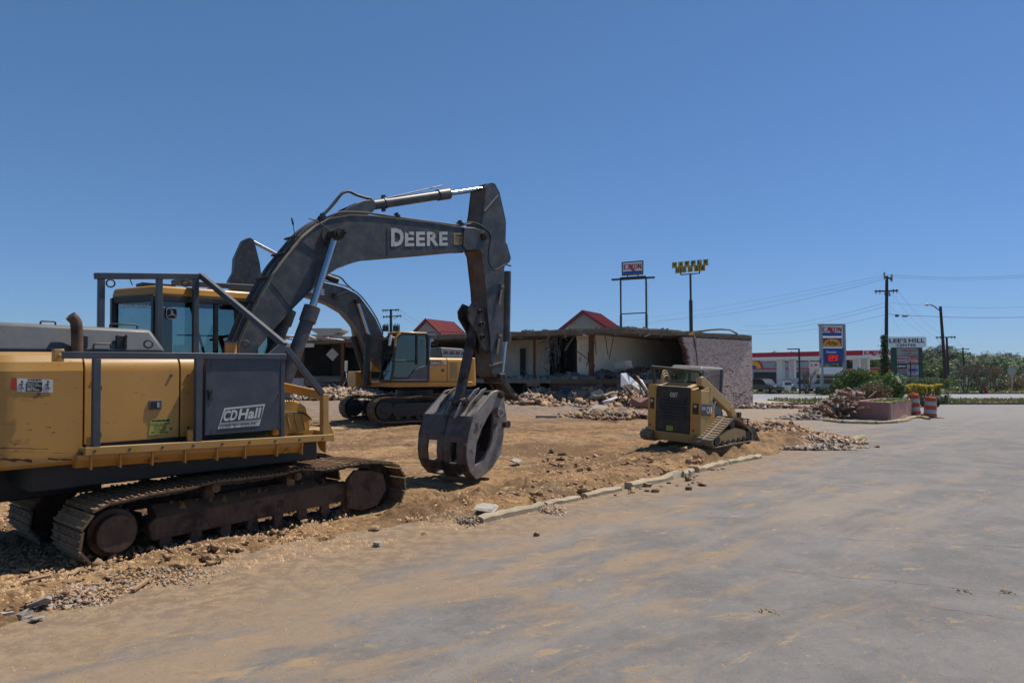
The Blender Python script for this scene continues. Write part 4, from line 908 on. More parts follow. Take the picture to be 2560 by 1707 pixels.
# grapple: thumb jaw and rake jaw, three ribs each
GR = mat('scraped_grapple_steel', (.29, .255, .23), .5, .1, var=.4, scale=4, rust=.42, rustcol=(.045, .028, .022), dust=.75, dustcol=(.40, .34, .28), bump=.2, bscale=20)
GRD = mat('dark_grapple_steel', (.115, .078, .065), .5, .2, var=.55, scale=6, rust=.4, rustcol=(.19, .155, .14), rscale=6, dust=.2, dustcol=(.3, .25, .22), bump=.25, bscale=20)
TH = [(1181, 1041), (1200, 1018), (1225, 988), (1233, 979), (1245, 975), (1259, 981), (1262, 992), (1239, 1014), (1220, 1042), (1204.5, 1073.5), (1192, 1108), (1187, 1155), (1188, 1180), (1193, 1200), (1176, 1179.6), (1169, 1160), (1166.5, 1134.7), (1168.8, 1094)]
JA = [(1245, 975), (1264, 990), (1266, 1014), (1271, 1047), (1271, 1061), (1263, 1073.5), (1263, 1090), (1255.5, 1135), (1235, 1169), (1214.7, 1188), (1194, 1200), (1188, 1165), (1212, 1149), (1228, 1120), (1235, 1094), (1238, 1055), (1238, 1022), (1236, 990)]
tho = [(p.x, p.z) for p in [U.y(*q, -.62) for q in TH]]; jao = [(p.x, p.z) for p in [U.y(*q, -.60) for q in JA]]
grp = None
for k, y in enumerate((-.62, .10, .92)):
    mb = MB(); mb.prism(tho, y, y + .075); o_ = P('thumb_rib', GR if k == 0 else GRD, mb, bevel=.012)
    grp = grp or o_
for k, y in enumerate((-.56, .10, .70)):
    mb = MB(); mb.prism(jao, y, y + .08); P('rake_tine', GR, mb, bevel=.012)
def strip(o_, i0, i1, y0, y1, th, m, name, out=1, par=None):
    mb = MB(); seg = o_[i0:i1 + 1]
    for a_, b_ in zip(seg, seg[1:]):
        d = Vector((b_[0] - a_[0], 0, b_[1] - a_[1])).normalized(); nn = Vector((-d.z, 0, d.x)) * th * out
        A = [Vector((a_[0], y0, a_[1])), Vector((b_[0], y0, b_[1])), Vector((b_[0], y1, b_[1])), Vector((a_[0], y1, a_[1]))]
        mb.hexa(A + [p + nn for p in A])
    return P(name, m, mb, parent=par)
knee = tho[0]; e17 = tho[17]; e16 = tho[16]
def lrp(a, b, t): return (a[0] + (b[0] - a[0]) * t, a[1] + (b[1] - a[1]) * t)
bk = [knee, lrp(knee, e17, .33), lrp(knee, e17, .66), e17, lrp(e17, e16, .35)]
strip(bk, 0, 4, -.62, .99, .03, GRD, 'back_plate', 1)
strip([tho[0], tho[1], tho[2]], 0, 2, -.55, .97, .02, GR, 'top_plate', -1)
for y0, y1 in ((-.5, .05), (.2, .9)):
    strip([tho[14], tho[15]], 0, 1, y0, y1, .05, WORN, 'cross_plate', 1)
tn = [lrp(knee, e17, .9), lrp(e17, e16, .5), tho[16], tho[15], tho[14], tho[13]]
for y0, y1 in ((-.60, -.30), (-.08, .34), (.66, .98)):
    strip(tn, 0, 5, y0, y1, .03, GRD, 'thumb_tine_plate', 1)
for yy in (-.42, -.2, .3, .55):
    rib = [(tho[0][0], tho[0][1] + .01), (tho[2][0], tho[2][1] + .03), (tho[3][0], tho[3][1] + .08), (tho[2][0] - .03, tho[2][1] + .12), (tho[1][0] - .08, tho[1][1] + .06)]
    mb = MB(); mb.prism(rib, yy, yy + .03); P('stiffening_rib', GR, mb, bevel=.005)
strip(jao, 7, 10, -.5, .7, .04, GR, 'rake_cross_plate', -1)
strip(jao, 2, 8, -.5, .7, .035, GRD, 'rake_shell', -1)
pv = U.y(1251, 986, -.62); mb = MB(); mb.cyl((pv.x, -.66, pv.z), (pv.x, .82, pv.z), .085, n=20); mb.cyl((pv.x, -.70, pv.z), (pv.x, -.66, pv.z), .055, n=12); P('grapple_pin', WORN, mb)
pv = U.y(1247, 1031, -.6); mb = MB(); mb.cyl((pv.x, -.655, pv.z), (pv.x, -.55, pv.z), .105, n=24); mb.pipe((pv.x, -.67, pv.z), (pv.x, -.65, pv.z), .10, .06); P('grapple_pin', GR, mb)
pv = U.y(1265, 1060, -.6); mb = MB(); mb.cyl((pv.x, -.67, pv.z), (pv.x, -.5, pv.z), .075, n=20); P('grapple_pin', WORN, mb)
pv = U.y(1147, 1005, 0); mb = MB(); mb.cyl((pv.x, -.24, pv.z), (pv.x, .24, pv.z), .085, n=18); mb.cyl((pv.x, -.27, pv.z), (pv.x, -.24, pv.z), .05, n=10); P('thumb_link_pin', WORN, mb)
for y in (-.2, .14): mb = MB(); lugq = [(tho[0][0] - .12, tho[0][1] - .05), (tho[0][0] + .2, tho[0][1] + .1), (pv.x + .1, pv.z + .06), (pv.x, pv.z + .1), (pv.x - .1, pv.z)]; mb.prism(lugq, y, y + .05); P('thumb_lug', GR, mb, bevel=.01)
# ================================================================== SECOND EXCAVATOR
E = Frame((-4.25, 29.7, .40), (-.809, -.588, 0))
ex2 = root('excavator', E.M, 'yellow and grey excavator with a clean cab, parked behind the claw near the gutted building', 'excavator', 'parked construction machines')
def P2(n, m, mb, parent=None, **k): return mb.build(n, m, parent or ex2, fr=E, **k)
def e2(pts): return [Vector(p) for p in pts]
SH2 = mat('muddy_track_steel_far', (.13, .085, .05), .7, .2, var=.4, scale=5, dust=1.0, dustcol=(.34, .21, .10), bump=.2, rnd=.25)
CLEAN = mat('dark_green_black_frame', (.012, .016, .018), .45, dust=.25, dustcol=(.2, .14, .09), bump=.05)
for side, yc in ((1, 1.45), (-1, -1.45)):
    top = [(2.0, 1.02), (1.2, .98), (.5, 1.04), (-.3, .96), (-1.1, 1.03), (-2.0, 1.0)]
    xr, xf = -2.2, 2.2
    if True:
        pts, L = loop_points(xr, xf, .52, .48, top, 50); pitch = L / 50
        mb = MB()
        for p, d in pts:
            nrm = Vector((d.z, 0, -d.x)); c = p - nrm * .07
            mb.bar(Vector((c.x, yc, c.z)) - d * pitch * .45, Vector((c.x, yc, c.z)) + d * pitch * .45, .25, .08, up=(nrm.x, 0, nrm.z))
        chain = mb.build('track_chain', CLEAN, ex2, fr=E)
        me = shoe_mesh('far', pitch, .66, SH2)
        for p, d in pts:
            nrm = Vector((d.z, 0, -d.x)); X = d; Z = nrm; Y = Z.cross(X); c = Vector((p.x, yc, p.z))
            link('track_shoe', me, SH2, chain, E.M @ Matrix(((X.x, Y.x, Z.x, c.x), (X.y, Y.y, Z.y, c.y), (X.z, Y.z, Z.z, c.z), (0, 0, 0, 1))))
    mb = MB(); mb.prism([(-1.75, .25), (1.75, .25), (1.9, .5), (1.75, .8), (-1.75, .8), (-1.9, .5)], yc - .26, yc + .24); tf = P2('track_frame', CLEAN, mb, bevel=.03)
    mb = MB(); mb.box((1.35, yc + .25, .56), (.45, .02, .12)); mb.box((1.35, yc + .262, .56), (.40, .01, .09)); P2('frame_plate', WORN, mb, parent=tf)
    for x in (xr, xf): mb = MB(); mb.cyl((x, yc - .25, .52), (x, yc + .24, .52), .36, n=30); mb.cyl((x, yc - .27, .52), (x, yc + .27, .52), .16, n=20); P2('track_wheel', CLEAN, mb, bevel=.02)
    for k in range(8): mb = MB(); mb.cyl((-1.6 + k * .455, yc - .24, .2), (-1.6 + k * .455, yc + .22, .2), .1, n=14); P2('track_roller', CLEAN, mb)
    for x in (-.8, .8): mb = MB(); mb.cyl((x, yc - .2, .92), (x, yc + .2, .92), .06, n=12); P2('carrier_roller', CLEAN, mb)
mb = MB(); mb.box((0, 0, .75), (2.0, 2.5, .45)); mb.cyl((0, 0, .9), (0, 0, 1.3), .8, n=30); P2('car_body', CLEAN, mb, bevel=.03)
NY = 1.45
def ey(px, py, y=NY): return E.y(px, py, y)
zb = ey(1080, 967).z; zt = ey(1080, 954).z; xr2 = ey(1187, 930).x
mb = MB(); mb.box2((-2.1, -1.4, zb), (1.75, NY, zt)); P2('main_frame', YEL2, mb, bevel=.04)
zc = ey(1070, 893).z; xc = ey(1070, 893).x + .02; xs = ey(1118, 920).x
mb = MB(); A, B = profile_block(xc, xs + .01, 0, zt + .01, zc - .22, zc, -1, 6)
def side_block(x0, x1, z0, z1, name, m, y=NY, par=None):
    prof = [(-1.3, z0), (y, z0), (y, z1 - .18)] + [(y - .16 * (1 - math.cos(a)), z1 - .18 + .18 * math.sin(a)) for a in (.3, .6, .9, 1.2, 1.57)] + [(-1.3, z1)]
    mb = MB(); mb.loft([(x0, p[0], p[1]) for p in prof], [(x1, p[0], p[1]) for p in prof]); return P2(name, m, mb, parent=par, bevel=.01)
sp1 = side_block(xc, xs + .012, zt + .01, zc, 'side_panel', YEL2); side_block(xs - .012, xr2 + .32, zt + .01, zc, 'side_panel', YEL2)
mb = MB(); R_ = .25; pl_ = []
for cx, cy, a0 in ((xr2 + .05, NY - R_ - .05, 90), (xr2 + .05, -NY + R_, 180)):
    for i in range(6): a = math.radians(a0 + 90 * i / 5); pl_.append((cx + R_ * math.cos(a), cy + R_ * math.sin(a)))
pl_ = [(xr2 + .31, NY - .05)] + pl_ + [(xr2 + .31, -NY)]
mb.loft([(p[0], p[1], zb + .02) for p in pl_], [(p[0], p[1], zc + .02) for p in pl_]); P2('counterweight', YEL2, mb, bevel=.05, seg=3)
GREYD = mat('dark_grey_decal', (.05, .055, .06), .45, bump=0, dust=.2)
def fe(pts, m, par, name, y=NY + .006): Tm = WM[ex2.name].inverted() @ E.M; return flat([Tm @ ey(px, py, y) for px, py in pts], m, par, name)
def te(s, pts, m, par, y=NY + .01, **k): return lettering(s, *[ey(px, py, y) for px, py in pts], m, par, **k)
fe([(1071, 912), (1104, 912), (1103, 901), (1071, 901)], GREYD, sp1, 'model_decal')
te('250G', [(1075.5, 911), (1101.5, 911), (1075.5, 903.5)], WTXT, sp1, bold=.05); te('LC', [(1076, 919), (1082, 919), (1076, 916)], WTXT, sp1, bold=.03)
fe([(1109, 911), (1116, 911), (1116, 901), (1109, 901)], WTXT, sp1, 'round_sticker'); fe([(1103, 929.5), (1111, 929.5), (1111, 922), (1103, 922)], HOOD, sp1, 'panel_latch')
mb = MB(); a = ey(1125, 945, NY + .004); b = ey(1143, 906, NY + .004); mb.quad(a, (b.x, a.y, a.z), b, (a.x, a.y, b.z)); P2('vent_screen', mat('beige_vent_screen', (.40, .26, .12), .7, bump=0), mb, parent=sp1, smooth=False)
h0 = ey(1096, 889, .8); h1 = ey(1159, 872, .8)
mb = MB(); mb.hexa([(h1.x - .1, -.6, zc), (h0.x, -.6, zc), (h0.x, 1.1, zc), (h1.x - .1, 1.1, zc), (h1.x + .12, -.5, zc + .42), (h0.x, -.5, zc + .46), (h0.x, .95, zc + .46), (h1.x + .12, .95, zc + .42)]); hd = P2('hood', HOOD, mb, bevel=.04)
for k in range(4): mb = MB(); x = h0.x - .25 - k * .3; mb.box((x, 1.04, zc + .2), (.2, .02, .25)); P2('hood_recess', HOOD, mb, parent=hd, bevel=.02)
mb = MB(); q = ey(1072, 862, .8); mb.tube([(q.x, .8, zc), (q.x, .8, zc + .55), (q.x - .04, .8, zc + .7), (q.x - .18, .8, zc + .78)], .08, n=14, smooth=4); P2('exhaust_pipe', CHROME, mb, parent=hd)
for dy in (0, -.6):
    mb = MB(); mb.tube([ey(1093, 880, 1.2 + dy), ey(1095, 838, 1.2 + dy), ey(1091, 831, 1.2 + dy), ey(1070, 829, 1.2 + dy)], .018, n=6); mb.tube([ey(1094, 862, 1.2 + dy), ey(1071, 861, 1.2 + dy)], .015, n=6); P2('handrail', BLKM, mb)
mb = MB(); mb.tube([ey(1066, 832, 1.1), ey(1110, 829, .9), ey(1170, 832, .9)], .018, n=6); P2('handrail', BLKM, mb)
# cab
yA, yB = NY, .42
zc0 = zt + .01; zc1 = ey(1040, 835).z
xf0 = ey(966, 950).x; xr0 = ey(1070, 940).x
def sxz(pts, y): return [(p.x, y, p.z) for p in [ey(q[0], q[1], NY) for q in pts]]
sideo = [(977, 952), (982, 930), (986, 880), (988, 850), (1003, 834), (1068, 836), (1071, 850), (1070, 952)]
CG2 = glass('excavator_cab_glass', (.10, .19, .20), .35)
mb = MB()
So = sxz(sideo, 0); So = [(p[0], p[2]) for p in So]
cx_ = sum(p[0] for p in So) / len(So); cz_ = sum(p[1] for p in So) / len(So)
for y in (yA, yB):
    for a, b in zip(So, So[1:] + So[:1]): mb.bar((a[0], y, a[1]), (b[0], y, b[1]), .09, .10)
for a in So: mb.bar((a[0], yA, a[1]), (a[0], yB, a[1]), .09, .09)
m1 = ey(1042, 850).x; mb.bar((m1, yA, zc0 + .7), (m1, yA, zc1), .10, .06); mb.bar((So[0][0], yA, ey(1000, 902).z), (m1, yA, ey(1000, 902).z), .04, .06)
cb2 = P2('cab', CABP, mb, bevel=.012)
mb = MB(); A = [(p[0], yA - .03, p[1]) for p in So]; B = [(p[0], yB + .03, p[1]) for p in So]
mb.add(A, [tuple(range(len(A)))]); mb.add(B, [tuple(range(len(B)))]); mb.quad(A[0], A[3], B[3], B[0]); mb.quad(A[3], A[4], B[4], B[3]); P2('cab_window', CG2, mb, parent=cb2, smooth=False, fix=False)
lowp = [(p.x, p.z) for p in [ey(*q) for q in ((1070, 950), (1018, 950), (1024, 940), (1036, 924), (1052, 916), (1070, 912))]]
mb = MB(); mb.prism(lowp, yA - .02, yA + .04); P2('cab_lower_panel', HOOD, mb, parent=cb2, bevel=.02)
lowp = [(p.x, p.z) for p in [ey(*q) for q in ((980, 949), (1070, 949), (1070, 943), (981, 943))]]
mb = MB(); mb.prism(lowp, yA - .02, yA + .03); mb.box((So[0][0] - .4, .95, zc0 + .5), (.6, .7, 1.0)); P2('cab_lower_shell', CABP, mb, parent=cb2)
mb = MB(); rfz = zc1; mb.box2((So[5][0], yB - .02, rfz - .02), (So[4][0] + .12, yA + .03, rfz + .09)); P2('cab_roof', YEL2, mb, parent=cb2, bevel=.04)
mb = MB(); mb.tube([(So[3][0] + .02, yA + .04, So[3][1] - .25), (So[3][0] - .02, yA + .04, So[3][1] + .1), (So[4][0] + .04, yA + .04, So[4][1] + .02)], .045, n=6, smooth=3); mb.bar((So[3][0] + .09, yA, So[3][1] + .1), (So[3][0] + .09, yB, So[3][1] + .1), .05, .05); P2('roof_edge', YEL2, mb, parent=cb2)
mb = MB(); mb.box((cx_ - .15, .95, zc0 + .75), (.5, .5, .15)); mb.box((cx_ - .4, .95, zc0 + 1.2), (.15, .48, .8)); P2('operator_seat', BLACK, mb, parent=cb2, bevel=.04)
mb = MB(); q = ey(1012, 925, yA - .1); mb.box((q.x, yA - .12, q.z), (.55, .03, .62)); P2('cardboard_sheet', mat('cardboard', (.45, .29, .19), .9, bump=0), mb, parent=cb2, bevel=.02)
mb = MB(); mb.bar((So[0][0] + .02, yB + .5, zc0 + .2), (So[2][0] + .03, yA - .15, So[2][1] + .4), .02, .02); P2('wiper', BLACK, mb, parent=cb2)
mb = MB(); q = ey(976, 851, yA + .1); mb.box((q.x + .02, yA + .12, q.z), (.06, .14, .42), Matrix.Rotation(-.15, 3, 'Y')); mb.bar((q.x, yA + .1, q.z + .18), (So[3][0], yA, So[3][1] + .1), .03, .03); P2('wing_mirror', WHITE, mb, parent=cb2, bevel=.02)
q = [ey(1053, 858, NY - .02), ey(1061, 858, NY - .02), ey(1053, 848, NY - .02)]; emblem(*[Vector((p.x, p.y, p.z)) for p in q], cb2)
q = [ey(951, 965), ey(958, 965), ey(951, 957)]; emblem(*[Vector((p.x, p.y + .01, p.z)) for p in q], ex2, rim=False)
# front yellow platform on the far side, mirror
mb = MB(); a = E.y(880, 1000, -.9); q0 = E.y(880, 966, -.9); q1 = E.y(915, 928, -.9); mb.box2((q1.x - .1, -1.4, q0.z), (q0.x, -.55, q1.z)); mb.box2((q1.x - .6, -1.4, q1.z), (q1.x - .1, -.5, q1.z + .95)); st2 = P2('tool_step', YEL2, mb, bevel=.04)
mb = MB(); q = E.y(865, 915, -1.3); mb.box(q, (.07, .16, .44)); mb.tube([q + Vector((0, .0, -.2)), q + Vector((0, .1, -.5)), Vector((q0.x, -1.2, q0.z + .1))], .018, n=6); P2('wing_mirror', WHITE, mb, bevel=.02)
# boom, arm, cylinders
bu = [(905, 975), (958, 838), (939, 796), (911, 756), (888, 732), (857, 717), (809, 705), (760, 700), (700, 700), (655, 712)]
bl2 = [(655, 738), (700, 735), (765, 739), (789, 746), (826, 760), (860, 780), (884, 807), (905, 841), (918, 880), (884 + 6, 975)]
bu2 = [(p.x, p.z) for p in [E.y(*q, .3) for q in bu[1:] + bl2[:-1]]]
bo2 = [(.95, 1.45), (.75, 2.0)] + bu2 + [(1.25, 1.9), (1.25, 1.4)]
mb = MB(); mb.prism(bo2, -.3, .3); bm2 = P2('boom', DARK, mb, bevel=.012)
te('DEERE', [(818, 738), (872 - 62 + 2, 738), (818, 722)][:0] or [(766, 731), (811, 738), (766, 716)], WTXT, bm2, y=.31, bold=.05)
a2 = [(p.x, p.z) for p in [E.y(*q, .22) for q in ((617, 596), (627, 593), (636, 602), (650, 658), (655, 700), (648, 760), (634, 962), (604, 962), (590, 760), (573, 702), (586, 678), (588, 644), (608, 600))]]
mb = MB(); mb.prism(a2, -.22, .22); am2 = P2('arm', DARK, mb, bevel=.012)
def cyl2(a, g, b, rb, rr, name):
    mb = MB(); mb.cyl(a, g, rb, n=18); mb.cyl(g, Vector(g) + (Vector(a) - Vector(g)).normalized() * .25, rb * 1.2, n=18); c = P2(name, CLEAN, mb, bevel=.006)
    mb = MB(); mb.cyl(g, b, rr, n=14); P2('cylinder_rod', CHROME, mb, parent=c)
a = E.y(845, 702, 0); g = E.y(760, 672, 0); b = E.y(632, 604, 0); cyl2(a, g, b, .13, .07, 'arm_cylinder')
lb2 = E.y(915, 962, .42); lg2 = E.y(882, 838, .42); lp2 = E.y(874, 790, .42); lp2b = E.y(893, 753, .42); lgb = E.y(921, 836, .42)
cyl2((lb2.x, .42, lb2.z), (lgb.x, .42, lgb.z), (lp2b.x, .42, lp2b.z), .13, .075, 'lift_cylinder')
qf = E.y(884, 840, -.42); qb = E.y(920, 962, -.42); cyl2((qb.x, -.42, qb.z), (qf.x, -.42, qf.z), (lp2b.x, -.42, lp2b.z), .13, .075, 'lift_cylinder')
mb = MB(); mb.cyl((lp2b.x, -.55, lp2b.z), (lp2b.x, .55, lp2b.z), .11, n=18); mb.box((lp2b.x + .95, .42, lp2b.z + .15), (.15, .2, .22)); mb.tube([(lp2b.x + .9, .42, lp2b.z + .15), (lp2b.x + .4, .44, lp2b.z + .35), (lp2b.x, .4, lp2b.z + .25), (lp2b.x - .3, .3, lp2b.z)], .025, n=6, smooth=4); P2('boom_light', WORN, mb, parent=bm2)
pts = [E.y(*q, .0) for q in ((822, 685), (850, 693), (866, 710), (885, 727)) ]; mb = MB(); mb.tube(pts, .035, n=6, smooth=4); P2('hydraulic_hose', HOSE, mb, parent=bm2)
pts = [E.y(*q, .1) for q in ((655, 708), (710, 697), (800, 701), (860, 714), (890, 729), (915, 755), (942, 796), (958, 835))]; mb = MB(); mb.tube(pts, .03, n=6, smooth=3); P2('hydraulic_pipe', STEELT, mb, parent=bm2)
# bucket resting on the ground far side
bk2 = [(a2[6][0] - .5, .1), (a2[6][0] - .9, .5), (a2[6][0] - .7, 1.2), (a2[6][0], 1.5), (a2[6][0] + .5, 1.3), (a2[6][0] + .3, .9), (a2[6][0] - .2, .8)]
mb = MB(); mb.prism(bk2, -.6, .6); P2('bucket', WORN, mb, bevel=.02)
# ================================================================== COMPACT TRACK LOADER
K = Frame((5.42, 20.0, .22), (.68, .73, .02), roll=.05)
sk = root('track_loader', K.M, 'small tan and black compact track loader seen from behind, parked beside the kerb', 'track loader', 'parked construction machines')
def PK(n, m, mb, parent=None, **k): return mb.build(n, m, parent or sk, fr=K, **k)
def ky(px, py, y): return K.y(px, py, y)
def kx(px, py, x): return K.x(px, py, x)
TAN = mat('dusty_tan_yellow', (.64, .41, .16), .6, var=.1, dust=.8, dustcol=(.58, .41, .21), bump=.05)
YSK = mat('loader_yellow', (.64, .35, .07), .45, var=.1, dust=.5, dustcol=(.42, .30, .17), bump=.05, scratch=.3)
GRL = mat('dusty_black_grille', (.035, .034, .033), .6, var=.3, dust=.55, dustcol=(.22, .16, .10), bump=.1)
CABG = mat('dusty_grey_cab', (.17, .18, .185), .45, var=.1, dust=.6, dustcol=(.32, .28, .22), bump=.05)
MUDR = mat('mud_coated_rubber', (.26, .195, .13), .85, var=.3, dust=1.0, dustcol=(.34, .25, .16), bump=.2)
XR = -1.2
# rear face corners measured on the rear plane
def rp(px, py, dx=0): p = kx(px, py, XR); return Vector((XR + dx, p.y, p.z))
yL = rp(1620, 1000).y; yR = rp(1753, 1000).y
pL, pR = rp(1641, 1000).y, rp(1726, 1000).y                       # edges of the black door
zB, zT = rp(1690, 1082).z, rp(1690, 966).z
# main hull
mb = MB(); hull = [(XR + .04, zB), (XR + .04, zT - .05), (-.55, zT + .02), (.1, zT - .1), (.75, 1.0), (.8, .35), (XR + .3, .22)]
mb.prism([(p[0], p[1]) for p in hull], pR - .02, pL + .02); PK('hull', GRL, mb, bevel=.02)
for ya, yb, nm in ((pL, yL, 1), (yR, pR, 0)):
    pr = [(XR, zB), (XR, rp(1740, 975).z if nm == 0 else rp(1630, 960).z), (-.75, zT + (.0 if nm == 0 else .0)), (-.42, 1.25), (-.3, .85), (-.55, .55), (-.75, zB - .05)]
    mb = MB(); mb.prism(pr, ya + .01, yb - .0); PK('rear_body_post', YSK, mb, bevel=.012)
# door with louvres
mb = MB(); mb.box2((XR - .02, pR + .01, zB + .03), (XR + .06, pL - .01, zT)); dr = PK('rear_door', GRL, mb, bevel=.02)
z0l, z1l = rp(1690, 1050).z, rp(1690, 994).z
yl0 = rp(1652, 1020).y; yl1 = rp(1716, 1020).y
for k in range(7):
    z = z0l + (z1l - z0l) * (k + .5) / 7; mb = MB(); mb.box((XR - .035, (yl0 + yl1) / 2, z), (.05, abs(yl0 - yl1), .035), Matrix.Rotation(.5, 3, 'Y')); PK('louvre', GRL, mb, parent=dr)
def onr(px, py, d=-.03): return rp(px, py, d)
lettering('CAT', onr(1676, 991), onr(1695.5, 992.5), onr(1676.5, 980), WORNW, dr, bold=.07)
mb = MB(); mb.add([onr(1680, 992.5, -.04), onr(1689, 993.2, -.04), onr(1685, 988, -.04)], [(0, 1, 2)]); PK('triangle_mark', mat('orange_mark', (.75, .30, .02), .5, bump=0), mb, parent=dr, smooth=False)
flat([onr(1667, 1075), onr(1684, 1076.5), onr(1684, 1064), onr(1667, 1062.5)], mat('dirty_yellow_sticker', (.42, .38, .06), .7, bump=0), dr, 'warning_sticker')
# lamps
REDL = mat('red_lamp', (.10, .01, .008), .3, bump=0); LAMPW = mat('lamp_lens_white', (.55, .52, .48), .2, bump=0)
for a_, b_ in (((1626, 993), (1635, 1021)), ((1732, 1008), (1746, 1036))):
    p0, p1 = rp(*a_), rp(*b_); mb = MB(); mb.box2((XR - .012, p0.y, p1.z), (XR + .02, p1.y, p0.z)); lm = PK('tail_lamp', BLACK, mb, bevel=.005)
    zc_ = (p0.z + p1.z) / 2; yc_ = (p0.y + p1.y) / 2; mb = MB(); mb.box2((XR - .025, p0.y - .02, p1.z + .02), (XR, p1.y + .02, zc_)); PK('red_lens', REDL, mb, parent=lm)
    mb = MB(); mb.cyl((XR - .03, yc_, zc_ + .07), (XR, yc_, zc_ + .07), .045, n=14); PK('white_lens', LAMPW, mb, parent=lm)
for q in ((1626, 1061), (1733, 1076)): p = rp(*q); mb = MB(); mb.cyl((XR - .01, p.y, p.z), (XR, p.y, p.z), .035, n=12); PK('reflector', mat('red_reflector', (.4, .02, .02), .4, bump=0), mb)
# bottom tray
mb = MB(); mb.loft([(XR, yL, zB), (XR, yR, zB), (XR + .12, yR + .12, zB - .26), (XR + .12, yL - .12, zB - .26)], [(.6, yL, zB), (.6, yR, zB), (.6, yR + .12, zB - .26), (.6, yL - .12, zB - .26)]); PK('belly_tray', TAN, mb, bevel=.01)
# hood top with slats
mb = MB(); hz = zT; A = [(XR + .02, pR, hz), (-.62, pR + .03, hz + .10), (-.62, pL - .03, hz + .10), (XR + .02, pL, hz)]
mb.hexa([(p[0], p[1], p[2] - .08) for p in A] + A); ht = PK('hood_top', TAN, mb, bevel=.015)
for k in range(6):
    t = .12 + k * .15; x = XR + .02 + (.56) * t; z = hz + .1 * t + .012; mb = MB(); mb.box((x, (pL + pR) / 2, z), (.045, abs(pL - pR) * .72, .012)); PK('hood_slat', GRL, mb, parent=ht)
# rear roll guard frame
GB = mat('dusty_brown_guard_bar', (.085, .07, .055), .6, var=.2, dust=.6, dustcol=(.26, .19, .12), bump=.08)
ga = kx(1632, 917, -1.05); gb = kx(1752, 929, -1.05); g2a = kx(1638, 960, -.95); g2b = kx(1757, 975, -.95)
mb = MB(); mb.tube([ga + Vector((0, .03, 0)), gb], .045, n=12); gd = PK('guard_frame', GB, mb)
for a_, b_ in ((ga, g2a), (gb, g2b)):
    mb = MB(); mb.bar(a_, (b_.x, b_.y, b_.z - .02), .06, .12, up=(1, 0, 0)); PK('guard_upright', GRL, mb, parent=gd, bevel=.008)
# cab
c0 = -.55; c1 = .55; yc0 = yR + .32; yc1 = yL - .30; zc0_ = 1.25; zc1_ = kx(1700, 914, -.4).z
mb = MB(); A = [(c0 - .03, yc0, zc1_ - .08), (c1 + .25, yc0, zc1_ - .12), (c1 + .25, yc1, zc1_ - .12), (c0 - .03, yc1, zc1_ - .08)]
B = [(c0 + .1, yc0 + .08, zc1_ + .02), (c1 + .28, yc0 + .06, zc1_ - .04), (c1 + .28, yc1 - .06, zc1_ - .04), (c0 + .1, yc1 - .08, zc1_ + .02)]
mb.hexa(A + B); cbk = PK('cab_roof', CABG, mb, bevel=.03)
mb = MB()
for p in ((c0, yc0), (c0, yc1), (c1, yc0), (c1, yc1)): mb.bar((p[0], p[1], .6), (p[0] + (.12 if p[0] > 0 else 0), p[1], zc1_ - .08), .09 if p[0] > 0 else .16, .09)
mb.bar((c0, yc0, 1.3), (c0, yc1, 1.3), .1, .3); mb.box2((c0, yc0, .7), (c1, yc0 + .04, 1.1)); PK('cab_frame', CABG, mb, parent=cbk, bevel=.02)
mb = MB(); mb.quad((c0, yc0 + .05, 1.35), (c0, yc1 - .05, 1.35), (c0, yc1 - .05, zc1_ - .1), (c0, yc0 + .05, zc1_ - .1)); PK('rear_window', glass('dusty_green_glass', (.25, .36, .33), .3), mb, parent=cbk, smooth=False)
WIRE = mat('guard_wire', (.12, .12, .115), .6, bump=0)
mb = MB()
for i in range(17): x = c0 + .08 + i * .065; mb.bar((x, yc0 - .005, 1.08), (x + .0, yc0 - .005, zc1_ - .12), .012, .012)
for i in range(18): z = 1.1 + i * .062; mb.bar((c0 + .06, yc0 - .008, z), (c1 + .04, yc0 - .008, z), .012, .012)
s_ = PK('wire_screen', WIRE, mb, parent=cbk, smooth=False); s_['kind'] = 'stuff'
mb = MB(); mb.box2((c0, yc0 + .06, .7), (c1, yc1 - .06, 1.35)); mb.box2((-.1, yc0 + .3, 1.3), (.05, yc1 - .3, 1.9)); PK('cab_interior', BLACK, mb, parent=cbk, bevel=.03)
for k, r_ in enumerate((.30, .25, .2)):
    p = rp(1652, 955); y_ = pL + .0 - k * .03; mb = MB(); mb.tube([(XR + .25, y_, zT - .05), (XR + .27, y_, zT + r_ * .9), (XR + .38, y_, zT + r_ * 1.35), (XR + .55, y_ - .02, zT + r_ * 1.1), (-.5, y_ - .06, zT - .05)], .022, n=7, smooth=5); PK('hydraulic_hose', TAN, mb)
